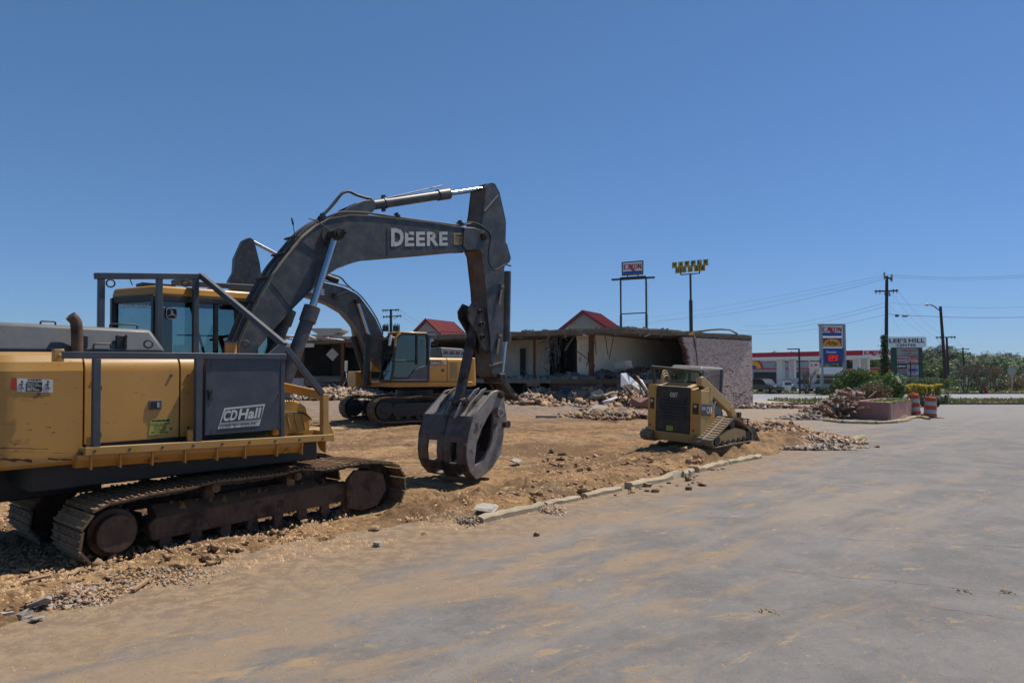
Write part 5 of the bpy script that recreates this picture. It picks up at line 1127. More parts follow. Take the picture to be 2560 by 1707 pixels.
# lift arms (from the rear tower down to the bucket)
for s, yy in ((1, yR + .02), (-1, yL - .18)):
    t0 = ky(1758, 950, yy); t1 = ky(1832, 1022, yy); t2 = ky(1846, 1062, yy)
    q0 = (t0.x, t0.z); q1 = (t1.x, t1.z); q2 = (t2.x, t2.z)
    arm_o = [(q0[0] - .1, q0[1] + .07), (q0[0] + .02, q0[1] + .10), (q1[0] + .06, q1[1] + .10), (q2[0] + .1, q2[1]), (q2[0] - .05, q2[1] - .12), (q1[0] - .12, q1[1] - .10), (q0[0] + .5, q0[1] - .42), (q0[0] - .1, q0[1] - .12)]
    mb = MB(); mb.prism(arm_o, yy, yy + .16); la = PK('lift_arm', TAN, mb, bevel=.015)
    mb = MB(); mb.cyl((q1[0] - .03, yy - .015, q1[1] - .02), (q1[0] - .03, yy, q1[1] - .02), .11, n=16); PK('pin_cover', TAN, mb, parent=la)
    m_ = [(q0[0] + .42, q0[1] - .22), (q0[0] + .60, q0[1] - .30), (q0[0] + .52, q0[1] - .62), (q0[0] + .38, q0[1] - .56)]
    mb = MB(); mb.prism(m_, yy - .02, yy + .0); PK('arm_gusset', TAN, mb, parent=la)
    mb = MB(); mb.bar((-.75, yy + .08, 1.0), (q0[0] + .02, yy + .08, q0[1]), .12, .14); PK('rear_link', GRL, mb, parent=la, bevel=.01)
    mb = MB(); mb.cyl((-.5, yy + .1, .85), (q0[0] + .9, yy + .1, q0[1] - .62), .055, n=14); mb.cyl((-.2, yy + .1, .85), (q2[0], yy + .1, q2[1] - .05), .035, n=10); PK('lift_cylinder', CHROME, mb, parent=la)
# side decals on the right tower
ys_k = yR - .008
def kq(px, py): p = ky(px, py, ys_k); return Vector((p.x, ys_k, p.z))
GREY_S = mat('grey_stripe_decal', (.12, .125, .13), .6, bump=0)
mb = MB(); mb.box2((XR + .0, yR, zB + .0), (-.72, yR + .03, zT - .08)); tw = PK('side_plate', TAN, mb, bevel=.008)
d_ = flat([kq(1752, 1038), kq(1777, 1040), kq(1783, 1013), kq(1754, 1009)], GREY_S, tw, 'side_decal')
flat([kq(1750, 1022) - Vector((0, .004, 0)), kq(1759, 1040) - Vector((0, .004, 0)), kq(1752, 1039) - Vector((0, .004, 0))], REDL, tw, 'red_stripe')
def kl(px, py): return kq(px, py) - Vector((0, .006, 0))
lettering('289D', kl(1753.5, 1024.5), kl(1763.5, 1025.5), kl(1754, 1016), WTXT, tw, bold=.03, lift=.002); lettering('CAT', kl(1765.5, 1034), kl(1779, 1034.5), kl(1766.5, 1015.5), WTXT, tw, bold=.06, lift=.002)
mb = MB(); mb.add([kl(1768, 1034.5) + Vector((0, -.006, 0)), kl(1776, 1035) + Vector((0, -.006, 0)), kl(1772.5, 1027) + Vector((0, -.006, 0))], [(0, 1, 2)]); PK('triangle_mark', MATS['orange_mark'], mb, parent=tw, smooth=False)
mb = MB(); mb.box2((-.35, yR + .12, .75), (.25, yR + .15, 1.25)); PK('side_screen', CABG, mb)
# rubber tracks
KT = Frame((5.42, 20.0, .22), (.68, .73, .02), roll=.05)                # running gear sits a little higher on the mound
KT.o = KT.o + KT.c * .20; KT.M = Matrix(((KT.a.x, KT.b.x, KT.c.x * .84, KT.o.x), (KT.a.y, KT.b.y, KT.c.y * .84, KT.o.y), (KT.a.z, KT.b.z, KT.c.z * .84, KT.o.z), (0, 0, 0, 1)))
def PT_(n, m, mb, parent=None, **k): return mb.build(n, m, parent or sk, fr=KT, **k)
def rubber(ya, yb, m):
    A0 = K.y(1768, 1114, ya)
    pts = [(-1.12, .02), (1.0, .0), (1.18, .12), (1.12, .34), (.35, .80), (-.05, .90), (-.20, .84), (-1.02, .42), (-1.32, .28), (-1.30, .10)]
    P_ = [Vector((p[0], 0, p[1])) for p in pts]; P_ = catmull(P_ + [P_[0]], 6)[:-1]
    ctr_ = Vector((0, 0, .4)); mb = MB(); n = len(P_); V = []
    inner = [p + (ctr_ - p).normalized() * .055 for p in P_]
    for y in (ya, yb): V += [(p.x, y, p.z) for p in P_]; V += [(p.x, y, p.z) for p in inner]
    F = []
    for i in range(n):
        j = (i + 1) % n; F += [(i, j, 2 * n + j, 2 * n + i), (n + i, n + j, 3 * n + j, 3 * n + i), (i, j, n + j, n + i), (2 * n + i, 2 * n + j, 3 * n + j, 3 * n + i)]
    mb.add(V, F); tr = PT_('rubber_track', m, mb)
    L = [0]
    for a, b in zip(P_, P_[1:] + P_[:1]): L.append(L[-1] + (b - a).length)
    N = 42; me = None
    for k in range(N):
        t = L[-1] * k / N; i = max(j for j in range(n) if L[j] <= t); f = (t - L[i]) / (L[i + 1] - L[i]); a = P_[i]; b = P_[(i + 1) % n]
        p = a.lerp(b, f); d = (b - a).normalized(); nr = Vector((d.z, 0, -d.x)); 
        if me is None:
            q = MB(); wd = abs(yb - ya)
            for sx, y_, w_ in ((-.022, -.27, .42), (.022, .27, .42)): q.box((sx, y_ * wd, 0), (.068, w_ * wd, .035))
            me = q.mesh('track_tread'); me.materials.append(m)
        X = d; Z = nr; Y = Z.cross(X); c = Vector((p.x, (ya + yb) / 2, p.z)) + nr * .012
        link('track_tread', me, m, tr, KT.M @ Matrix(((X.x, Y.x, Z.x, c.x), (X.y, Y.y, Z.y, c.y), (X.z, Y.z, Z.z, c.z), (0, 0, 0, 1))))
    yo = min(ya, yb) if abs(ya) > abs(yb) and ya < yb else (ya if ya < yb else yb)
    yf = ya + .05 if ya < yR else yb - .15
    fr_o = [(-.95, .10), (.92, .08), (1.0, .22), (.75, .42), (.1, .55), (-.3, .5), (-.9, .36)]
    mb = MB(); mb.prism(fr_o, min(yf, yf + .02), max(yf + .1, yf)); fk = PT_('track_undercarriage', TAN, mb, parent=None, bevel=.02)
    for x in (-.98, 1.0): mb = MB(); mb.cyl((x, yf - .02, .22), (x, yf + .25, .22), .16, n=20); PT_('idler_wheel', GRL, mb)
    mb = MB(); mb.cyl((-.08, yf - .02, .70), (-.08, yf + .25, .70), .15, n=20); PT_('drive_sprocket', GRL, mb)
    for k in range(5): x = -.65 + k * .33; mb = MB(); mb.cyl((x, yf - .03, .11), (x, yf + .2, .11), .085, n=14); PT_('track_roller', BLACK, mb)
wt = .42
rubber(yR - .42, yR + .14, MUDR); rubber(yL - .22, yL + .16, MUDR)
# bucket in front
bx0 = 1.35; bo = [(bx0, .10), (bx0 + .75, .0), (bx0 + .78, .03), (bx0 + .28, .55), (bx0 + .12, .62), (bx0, .5)]
for y in (yR - .28, yL + .23): mb = MB(); mb.prism(bo, y, y + .05); PK('bucket_side', WORN, mb, bevel=.008)
mb = MB(); mb.box2((bx0 - .03, yR - .25, .06), (bx0 + .02, yL + .25, .58)); mb.box2((bx0, yR - .25, .03), (bx0 + .75, yL + .25, .07)); PK('bucket_shell', WORN, mb, bevel=.008)
mb = MB()
for i in range(14): y = yR - .2 + i * (yL - yR + .4) / 13; mb.bar((bx0 - .02, y, .58), (bx0 - .02, y, .82), .03, .03)
for z in (.64, .72, .8): mb.bar((bx0 - .02, yR - .25, z), (bx0 - .02, yL + .25, z), .03, .025)
PK('bucket_guard', WORN, mb, smooth=False)['kind'] = 'stuff'
mb = MB(); mb.bar((bx0 - .2, yR - .02, .35), (bx0 - .2, yR + .0, 1.0), .1, .14); mb.cyl((bx0 - .1, yR - .06, .3), (bx0 - .2, yR - .06, .85), .04, n=10); PK('bucket_coupler', GRL, mb)
# ================================================================== GUTTED BRICK BUILDING
Ac = Vector((6.5, 40, 0)); Bc = Vector((16.95, 48.4, 0)); Dc = Vector((-17.3, 55.8, 0))
ZR, ZF = 5.10, 2.05                                                   # roof top, floor level
uR = (Bc - Ac).normalized(); uL = (Dc - Ac).normalized(); LR = (Bc - Ac).length; LL = (Dc - Ac).length
class _FB(Frame):
    pass
FR_ = Frame(Ac, uR); FL_ = Frame(Ac, uL)                              # a along the face; FR_.b points into the building, FL_.b points outwards
bd = root('gutted_building', Ac, 'long low brick shop building torn open by demolition, with its roof slab still on', 'building')
def PB(n, m, mb, fr=None, parent=None, **k): return mb.build(n, m, parent or bd, fr=fr or FR_, **k)
CONC = mat('old_roof_concrete', (.24, .21, .17), .9, var=.3, scale=2, bump=.4, bscale=12, dust=.4, dustcol=(.42, .36, .27), rust=.15, rustcol=(.12, .09, .07))
CREAM = mat('cream_plaster', (.80, .70, .56), .85, var=.12, scale=.8, bump=.05, streak=.25, dustcol=(.28, .22, .16))
CREAMD = mat('stained_grey_plaster', (.52, .48, .41), .85, var=.2, scale=.8, bump=.05, streak=.3, dustcol=(.18, .15, .12))
BRICKR = mat('red_brick', (.22, .085, .06), .9, var=.35, scale=6, bump=.3, dust=.5, dustcol=(.36, .28, .22))
BRICK, _nt, _p, _o = nodes('whitewashed_brick'); _g = G(_nt); _r = _g.n('NewGeometry').outputs['Random Per Island']; _c = _g.coord()
_sz = _g.n('SeparateXYZ'); _g.L.new(_c, _sz.inputs[0])
_k = _g.math('ADD', _g.noise(_c, 1.6, 3, .6), _g.lin(_sz.outputs[2], 0, 4.5, .10, -.10))
_col = _g.mix(_r, (.74, .60, .52), (.54, .38, .32)); _col = _g.mix(_g.ramp(_g.math('ADD', _k, _g.lin(_r, 0, 1, -.14, .14)), .58, .74), _col, (.30, .15, .125)); _col = _g.mix(_g.math('MULTIPLY', _g.ramp(_g.noise(_g.coord('Object', (3, 3, .6)), 1.2, 5, .6), .60, .66), _g.ramp(_sz.outputs[2], 1.8, .6)), _col, (.62, .58, .55))
_g.L.new(_col, _p.inputs['Base Color']); _p.inputs['Roughness'].default_value = .9
MORT = mat('grey_mortar', (.30, .24, .21), .95, var=.2, bump=.2)
WOODP = mat('orange_brown_timber', (.20, .075, .025), .8, var=.25, scale=5, bump=.15)
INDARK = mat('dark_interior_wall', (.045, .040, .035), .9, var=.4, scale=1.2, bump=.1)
TILEB = mat('blue_grey_tile', (.10, .125, .16), .6, var=.25, scale=3, bump=.05, dust=.4)
WRAP = mat('white_torn_membrane', (.72, .72, .73), .6, var=.1, bump=.2, bscale=15)
METALG = mat('bent_galvanised_metal', (.30, .31, .33), .5, .4, var=.25, bump=.05)
def wp(fr, x, y, z): return fr.w((x, y, z))
def ragged(P0, P1, n, amp, rr):
    return [P0.lerp(P1, i / n) + Vector((rr.uniform(-amp, amp), rr.uniform(-amp, amp), rr.uniform(-amp, amp))) for i in range(n + 1)]
rb = random.Random(21)
# roof slab: plan polygon A -> B -> back -> D
back = Vector((-.62, .78, 0)).normalized()
inn = (FR_.b + uL * .6).normalized()
Bb = Bc + FR_.b * 12; Db = Dc + Vector((.62, .78, 0)) * 12; Mb = Ac + Vector((.05, 1, 0)) * 19
def roof(z0, z1, off, m, name, grow=0.0):
    mb = MB(); outl_ = []
    for P0, P1, n in ((Dc, Ac, 40), (Ac, Bc, 22)):
        for i in range(n): 
            p = P0.lerp(P1, i / n); dirn = ((P1 - P0).normalized().cross(Vector((0, 0, 1))))
            outl_.append(p + dirn * (off + rb.uniform(-.04, .05)))
    outl_ += [Bc + FR_.a * .15, Bb, Mb, Db]
    mb.loft([(p.x, p.y, z0 + rb.uniform(-.04, .03)) for p in outl_], [(p.x, p.y, z1 + rb.uniform(-.03, .04)) for p in outl_])
    return PB(name, m, mb, fr=WORLD, smooth=False)
roof(ZR - .28, ZR - .10, .10, CONC, 'roof_slab'); roof(ZR - .10, ZR, .22, CONC, 'roof_edge')
# floor slab
mb = MB(); pl = [Dc, Ac, Bc, Bb, Mb, Db]; mb.loft([(p.x, p.y, ZF - .25) for p in pl], [(p.x, p.y, ZF) for p in pl]); PB('floor_slab', CONC, mb, fr=WORLD, smooth=False)
# raised base below the floor on the left face (brick band with blue tile) and on the right face
def brick_wall(fr, x0, x1, z0, z1, ya, holes, name, m, cw=.225, ch=.082, thick=.1, edge=None, rr=random.Random(4)):
    mb = MB(); n = 0; row = 0; z = z0
    while z < z1:
        x = x0 + (0 if row % 2 else cw / 2)
        while x < x1:
            if edge is None or edge(x, z):
                j = rr.uniform(-.006, .006); mb.box((x + cw / 2, ya + j, z + ch / 2), (cw * .93, thick, ch * .86)); n += 1
            x += cw
        z += ch; row += 1
    o = PB(name, m, mb, fr=fr, smooth=False, kind='stuff'); return o
xE = FR_.y(1716, 900, 0).x                                             # ragged left edge of the surviving brick wall
def edge_fn(x, z):
    e = xE + .22 * math.sin((z - 2.0) * 1.9) + .12 * vn1(z * 3.1) + (.35 * max(0, z - 4.0)) * -1.0 - .25 * max(0, 3.2 - z)
    return x > e
def vn1(t): return math.sin(t * 1.7) * .5 + math.sin(t * 4.1 + 1) * .3 + math.sin(t * 9.3) * .2
mb = MB()
zz = [0.0 + .17 * i for i in range(29)]
pts = [(xE + .22 * math.sin((z - 2.0) * 1.9) + .12 * vn1(z * 3.1) - .35 * max(0, z - 4.0) - .25 * max(0, 3.2 - z) + .12, z) for z in zz]
poly = pts + [(LR, ZR - .28), (LR, 0)]
mb.loft([(p[0], .03, p[1]) for p in poly], [(p[0], .30, p[1]) for p in poly]); wl = PB('wall', MORT, mb, smooth=False)
brick_wall(FR_, xE - 1.2, LR - .1, .05, ZR - .40, -.02, None, 'bricks', BRICK, edge=edge_fn)
brick_wall(FR_, xE - 1.6, xE + .6, 2.0, ZR - .42, .16, None, 'bricks', BRICKR, edge=lambda x, z: (xE + .25 * math.sin((z - 2.0) * 1.9) + .12 * vn1(z * 3.1) - .35 * max(0, z - 4.0) - .12 < x < xE + .4 and z > 1.9), thick=.22)
mb = MB(); mb.box2((LR - .12, -.06, 0), (LR + .02, 12, ZR - .28)); PB('end_wall', MORT, mb, smooth=False)
x0g = FR_.y(1733, 850, -.05); mb = MB(); mb.box2((x0g.x - .05, -.075, ZR - 1.0), (x0g.x + .32, -.065, ZR - .42)); PB('grey_patch', METALG, mb)
mb = MB(); mb.add([FR_.y(*q, -.3) for q in ((1721, 833), (1735, 829), (1734, 837), (1722, 838))], [(0, 1, 2, 3)]); mb.add([FR_.y(*q, -.2) for q in ((1733, 834), (1738, 850), (1742, 852), (1736, 834))], [(0, 1, 2, 3)])
PB('yellow_foam', mat('yellow_foam', (.55, .42, .14), .9, bump=.2), mb)
# cable hanging on the brick wall
mb = MB(); mb.tube([FR_.y(*q, -.12) for q in ((1734, 838), (1738, 860), (1742, 890), (1745, 925))], .03, n=5); PB('hanging_cable', BRICKR, mb)
# base wall under the opening
mb = MB(); mb.box2((-.02, .25, .0), (xE + .5, .5, ZF - .25)); PB('base_wall', MORT, mb, smooth=False)
brick_wall(FR_, 0, xE + .3, .5, ZF - .27, .2, None, 'bricks', BRICKR)
mb = MB(); L1 = (FL_.y(1376, 960, 0)).x
mb.box2((0, -.5, .0), (L1, -.25, ZF - .25)); PB('base_wall', MORT, mb, fr=FL_, smooth=False)
brick_wall(FL_, 0, L1, .5, ZF - .27, -.2, None, 'bricks', BRICKR, edge=lambda x, z: not (1.2 < x < L1 - .6 and .8 < z < 1.62))
for i in range(13):
    for j in range(4):
        x = 1.25 + i * .46
        if x < L1 - .8: mb = MB(); mb.box((x + .22, -.19, .88 + j * .2), (.43, .04, .185)); link('wall_tile', mb.mesh('wall_tile', False), TILEB, bd, FL_.M)
mb = MB(); mb.box2((.0, -.1, ZF - .22), (L1, .0, ZF + .02)); PB('edge_board', mat('yellow_brown_trim', (.36, .26, .12), .8, bump=.1), mb, fr=FL_)
# interior walls (set back)
Lw = LL
mb = MB(); mb.quad((0, 0, 0), (1, 0, 0), (1, 0, 1), (0, 0, 1)); mb = MB()
def wall2(p, q, z0, z1, m, name, th=.12):
    mb = MB(); p = Vector(p); q = Vector(q); mb.bar((p.x, p.y, (z0 + z1) / 2), (q.x, q.y, (z0 + z1) / 2), th, z1 - z0); return PB(name, m, mb, fr=WORLD, smooth=False)
cw1 = at(1484, 880, 42.6); cw2 = at(1760, 880, 56); cw1.z = cw2.z = 0
wall2(cw1, cw2, ZF, ZR - .28, CREAM, 'partition_wall')
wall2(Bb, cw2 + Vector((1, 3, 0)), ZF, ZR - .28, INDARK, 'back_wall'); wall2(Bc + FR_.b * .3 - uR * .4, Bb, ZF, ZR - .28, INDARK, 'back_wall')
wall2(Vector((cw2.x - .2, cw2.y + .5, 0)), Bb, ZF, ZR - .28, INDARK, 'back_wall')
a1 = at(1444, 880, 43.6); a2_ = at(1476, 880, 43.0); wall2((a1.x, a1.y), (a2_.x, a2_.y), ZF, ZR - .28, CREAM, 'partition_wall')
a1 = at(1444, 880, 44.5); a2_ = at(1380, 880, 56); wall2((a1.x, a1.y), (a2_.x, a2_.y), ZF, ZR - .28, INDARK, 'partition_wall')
a1 = at(1368, 880, 48); a2_ = at(1250, 880, 50); wall2((a1.x, a1.y), (a2_.x, a2_.y), ZF, ZR - .28, CREAMD, 'partition_wall')
d1 = at(1300, 900, 48.8); d2 = at(1312.5, 900, 48.8); mb = MB(); mb.box2((d1.x, 48.7, ZF), (d2.x, 49.5, ZF + 2.15)); PB('doorway', BLACK, mb, fr=WORLD)
a1 = at(1368, 880, 48); a2_ = at(1372, 880, 45.5); wall2((a1.x, a1.y), (a2_.x, a2_.y), ZF, ZR - .28, CREAMD, 'partition_wall')
# left wing: deep dark rooms
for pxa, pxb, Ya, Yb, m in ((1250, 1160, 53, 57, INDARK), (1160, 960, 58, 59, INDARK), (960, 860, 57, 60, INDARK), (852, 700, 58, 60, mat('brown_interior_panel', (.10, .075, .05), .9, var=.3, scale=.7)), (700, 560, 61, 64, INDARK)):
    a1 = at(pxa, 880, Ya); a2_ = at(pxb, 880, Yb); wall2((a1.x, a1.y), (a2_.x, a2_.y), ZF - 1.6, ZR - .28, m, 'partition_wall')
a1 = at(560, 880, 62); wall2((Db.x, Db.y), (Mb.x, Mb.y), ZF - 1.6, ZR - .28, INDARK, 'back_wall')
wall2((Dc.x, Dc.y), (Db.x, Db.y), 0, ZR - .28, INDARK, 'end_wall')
# lower dark storey behind the base
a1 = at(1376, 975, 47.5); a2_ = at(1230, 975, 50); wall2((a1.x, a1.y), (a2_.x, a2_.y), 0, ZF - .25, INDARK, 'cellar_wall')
# posts along the left face
def post(px, Y, w_=.16, z0=ZF, m=WOODP):
    p = at(px, 900, Y); mb = MB(); mb.box2((p.x - w_ / 2, p.y - w_ / 2, z0), (p.x + w_ / 2, p.y + w_ / 2, ZR - .28)); return PB('timber_post', m, mb, fr=WORLD)
post(1478.5, 42.0, .30); post(757, 55.3, .24, .8); post(857, 53, .26, .8); post(1336, 44.6, .18, .5)
p = at(1336, 960, 44.5)
def pan(pxa, pya, pxb, pyb, Y, m, name='wall_panel', th=.06):
    a = at(pxa, pya, Y); b = at(pxb, pyb, Y); mb = MB(); mb.box2((a.x, Y, b.z), (b.x, Y + th, a.z)); return PB(name, m, mb, fr=WORLD)
pan(1441, 833, 1471, 849, 43.0, CREAM); pan(742, 858, 785, 868, 54.5, WHITE); pan(863, 857, 892, 868, 52.5, mat('dark_red_panel', (.16, .02, .02), .6)); pan(892, 857, 930, 869, 52, mat('orange_panel', (.40, .13, .03), .7)); pan(690, 858, 740, 868, 56, CREAM)
pan(700, 945, 760, 966, 55.0, CREAMD, 'low_wall', .3); pan(762, 940, 880, 965, 54.6, MORT, 'low_wall', .3)
q = at(831, 886, 53.8); mb = MB(); mb.box((q.x, q.y, q.z), (.72, .04, .72), Matrix.Rotation(.75, 3, 'Y')); PB('hanging_ceiling_tile', CREAMD, mb, fr=WORLD)
pan(1318, 950, 1350, 965, 44.2, CREAMD, 'hanging_panel')
# door leaf with handle in the cream room
a = at(1447, 850, 43.1); b = at(1471, 933, 43.1); mb = MB(); mb.box2((a.x, 42.95, ZF), (b.x, 43.02, ZF + 2.1)); dl_ = PB('door', CREAM, mb, fr=WORLD)
q = at(1448.5, 898, 42.9); mb = MB(); mb.box((q.x + .03, 42.9, q.z), (.05, .06, .25)); PB('door_handle', BLACK, mb, fr=WORLD, parent=dl_)
# hanging wires, rods and torn lath at the break
WIREM = mat('dangling_wire', (.16, .15, .15), .6, bump=0)
def dangling(px0, py0, px1, py1, Y, r=.02, m=WIREM, name='hanging_rod', wob=.06, n=6):
    a = at(px0, py0, Y); b = at(px1, py1, Y + rb.uniform(-.4, .4)); pts = [a.lerp(b, i / n) + Vector((rb.uniform(-wob, wob), rb.uniform(-wob, wob), rb.uniform(-wob, wob)) if 0 < i < n else (0, 0, 0)) for i in range(n + 1)]
    mb = MB(); mb.tube(pts, r, n=5); return PB(name, m, mb, fr=WORLD)
DK = mat('rusty_rod', (.05, .03, .025), .7)
for q in ((1486, 834, 1491, 886, 41.3), (1512, 835, 1520, 886, 41.2), (1535, 834, 1523, 897, 41), (1486, 855, 1466, 915, 41.5), (1470, 880, 1474, 930, 42), (1436, 872, 1472, 900, 42.3), (1472, 900, 1486, 912, 41.8), (1487, 912, 1480, 942, 41.4)): dangling(*q, r=.028, m=DK, wob=.01, n=3)
dangling(1439, 835, 1412, 876, 43.8, .07, METALG, 'bent_pipe', .02); dangling(1330, 851, 1370, 838, 45.5, .025, METALG); dangling(1334, 863, 1376, 851, 45.3, .025, METALG)
dangling(1304, 925, 1330, 941, 45, .03, METALG); dangling(1391, 940, 1386, 988, 44, .05, METALG, 'bent_pipe', .01); dangling(1391, 940, 1406, 938, 44, .05, METALG, 'bent_pipe', .01)
for q in ((1366, 876, 1383, 848), (1380, 852, 1408, 834), (1376, 870, 1366, 905), (1377, 880, 1390, 884), (1378, 893, 1363, 910), (1374, 895, 1374, 917), (1362, 873, 1374, 868), (1359, 917, 1371, 931), (1380, 838, 1398, 870), (1392, 840, 1396, 890), (1400, 838, 1420, 850), (1384, 850, 1370, 858)): dangling(*q, 44.4, .035, METALG, 'torn_lath', .07, 8)
for i in range(26):
    x = rb.uniform(1372, 1425); y = rb.uniform(836, 856); dangling(x, y, x + rb.uniform(-14, 14), y + rb.uniform(25, 110), rb.uniform(44.3, 45.5), .014, METALG if i % 2 else DK, 'dangling_wire', .08, 7)
for i in range(14):
    x = rb.uniform(1314, 1350); dangling(x, 947, x + rb.uniform(-18, 10), 947 + rb.uniform(15, 55), rb.uniform(44.2, 44.8), .018, METALG, 'dangling_wire', .06, 6)
# torn soffit bits along the roof edge
for i in range(60):
    t = rb.random(); p = Ac.lerp(Dc, t * .4) if i % 3 else Ac.lerp(Bc, t * .55); s_ = rb.uniform(.1, .45)
    mb = MB(); mb.box((p.x + rb.uniform(-.15, .15), p.y - .1 + rb.uniform(-.1, .2), ZR + rb.uniform(-.05, .07) if rb.random() < .6 else ZR - .38), (s_, rb.uniform(.1, .3), rb.uniform(.04, .14)), Matrix.Rotation(rb.uniform(-.5, .5), 3, 'Y')); PB('roof_fragment', CONC if rb.random() < .7 else WRAP, mb, fr=WORLD, smooth=False)
p = at(1427, 815, 43); mb = MB(); mb.loft([at(*q, 43.2) for q in ((1408, 828), (1424, 811), (1444, 813), (1450, 823))], [at(*q, 43.9) for q in ((1408, 828), (1424, 811), (1444, 813), (1450, 823))]); PB('roof_fragment', mat('yellow_roof_insulation', (.42, .34, .20), .9, var=.3, scale=6, bump=.4, bscale=20), mb, fr=WORLD)
p = at(1515, 816, 43.5); mb = MB(); mb.cyl((p.x, p.y, ZR), (p.x + .4, p.y, ZR + .12), .14, n=10); PB('roof_pipe', BLACK, mb, fr=WORLD)
# loose white membrane on the roof to the right, and along the left wing
def cloth(pxs, Y, base, amp, m, name, seed, depth=1.2):
    r2 = random.Random(seed); n = len(pxs); V = []; F = []; K_ = 5
    for k in range(K_):
        for px, py in pxs:
            p = at(px, py + r2.uniform(-amp, amp) + k * 1.0, Y + k * depth / K_); V.append(p)
    for k in range(K_ - 1):
        for i in range(n - 1): a_ = k * n + i; F.append((a_, a_ + 1, a_ + n + 1, a_ + n))
    mb = MB(); mb.add(V, F); return PB(name, m, mb, fr=WORLD)
cloth([(1700, 829), (1740, 827), (1775, 823), (1800, 821), (1825, 823), (1838, 830), (1845, 834)], 46.5, 0, .8, WRAP, 'torn_membrane', 3)
cloth([(690, 845), (715, 838), (745, 838), (760, 842), (770, 836), (785, 842), (810, 846), (840, 848), (870, 849)], 52.5, 0, 2.5, WRAP, 'torn_membrane', 5)
for i in range(30):
    px = rb.uniform(690, 890); p = at(px, 850, 54); mb = MB(); mb.box((p.x, p.y + rb.uniform(-1, 1), ZR + rb.uniform(0, .12)), (rb.uniform(.2, .8), .3, rb.uniform(.03, .15)), Matrix.Rotation(rb.uniform(-.3, .3), 3, 'Y')); PB('roof_fragment', (CONC, WRAP, BRICKR)[i % 3], mb, fr=WORLD, smooth=False)
# ================================================================== THINGS BEHIND THE BUILDING
REDR = mat('red_metal_roofing', (.33, .025, .03), .4, var=.08, bump=0, spec=.5)
STUC = mat('pale_stucco', (.46, .42, .36), .9, var=.08, scale=.6, bump=.1)
def gable(Y, apex, wl, eave_z, L, name, label, phi=60):
    A_ = at(*apex, Y); c_, s_ = math.cos(math.radians(phi)), math.sin(math.radians(phi)); g_ = Vector((s_, -c_, 0)); v = Vector((c_, s_, 0)) * L; dz_ = A_.z - eave_z
    r = root(name, (A_.x, Y, 0), label, 'building', 'red roofed motel blocks behind the gutted building')
    L_ = A_ - g_ * wl - Vector((0, 0, dz_)); R_ = A_ + g_ * wl - Vector((0, 0, dz_)); L0 = Vector((L_.x, L_.y, 0)); R0 = Vector((R_.x, R_.y, 0))
    mb = MB(); mb.slab([L0, R0, R_, A_, L_], v); mb.build('wall', STUC, r, fr=WORLD, smooth=False)
    for E_ in (L_, R_):
        d = (E_ - A_).normalized(); u0 = Vector((-c_, -s_, 0)) * .35; a0 = A_ + u0 + Vector((0, 0, .06)); e0 = E_ + d * .5 + u0 + Vector((0, 0, .06)); vv = v - u0
        mb = MB(); mb.slab([a0, e0, e0 + vv, a0 + vv], (0, 0, .08)); rf_ = mb.build('roof', REDR, r, fr=WORLD, smooth=False)
        mb = MB(); mb.bar(a0 - Vector((c_, s_, 0)) * .03, e0 - Vector((c_, s_, 0)) * .03, .06, .22); mb.build('fascia', REDR, rf_, fr=WORLD)
        for i in range(12):
            o_ = vv * (i / 11); mb = MB(); mb.bar(a0 + o_ + Vector((0, 0, .14)), e0 + o_ + Vector((0, 0, .14)), .07, .12); mb.build('roof_seam', REDR, rf_, fr=WORLD, smooth=False)
    return r
gable(72, (1460, 781), 3.15, 6.75, 4.4, 'red_roofed_building', 'gabled building with red ribbed metal roof, left of the tall twin-post sign')
gable(84, (1068, 801), 2.3, 7.2, 5.6, 'red_roofed_building', 'gabled building with red ribbed metal roof, behind the second excavator')
# cornice building far left
Yh = 112; hb = root('flat_roofed_hotel', at(820, 930, Yh), 'pale flat-roofed building with a raised cornice and red lettering, far behind the left wing', 'building')
a = at(778, 821, Yh); b = at(856, 821, Yh); mb = MB(); zt_ = a.z
mb.loft([(a.x + 1.6, Yh, zt_ - 2.6), (b.x - 1.9, Yh, zt_ - 2.6), (b.x - 1.9, Yh, zt_ - 1.3), (b.x, Yh - .6, zt_ - .2), (b.x, Yh - .6, zt_), (a.x, Yh - .6, zt_), (a.x, Yh - .6, zt_ - .2), (a.x + 1.6, Yh, zt_ - 1.3)], [(a.x + 1.6, Yh + 5, zt_ - 2.6), (b.x - 1.9, Yh + 5, zt_ - 2.6), (b.x - 1.9, Yh + 5, zt_ - 1.3), (b.x, Yh + 5, zt_ - .2), (b.x, Yh + 5, zt_), (a.x, Yh + 5, zt_), (a.x, Yh + 5, zt_ - .2), (a.x + 1.6, Yh + 5, zt_ - 1.3)])
mb.build('raised_cornice', STUC, hb, fr=WORLD, smooth=False)
l = at(755, 829, Yh); r_ = at(890, 833, Yh); mb = MB(); mb.box2((l.x, Yh + .3, 0), (b.x, Yh + 14, zt_ - 1.0)); mb.box2((b.x, Yh + .3, 0), (r_.x + 3, Yh + 14, zt_ - 1.3)); mb.build('wall', STUC, hb, fr=WORLD, smooth=False)
REDT = mat('red_sign_letters', (.42, .01, .03), .5, bump=0)
lettering('Hampton', at(805, 844, Yh - .05) - hb.location, at(832, 844, Yh - .05) - hb.location, at(805, 835.5, Yh - .05) - hb.location, REDT, hb, bold=.05, shear=.3)
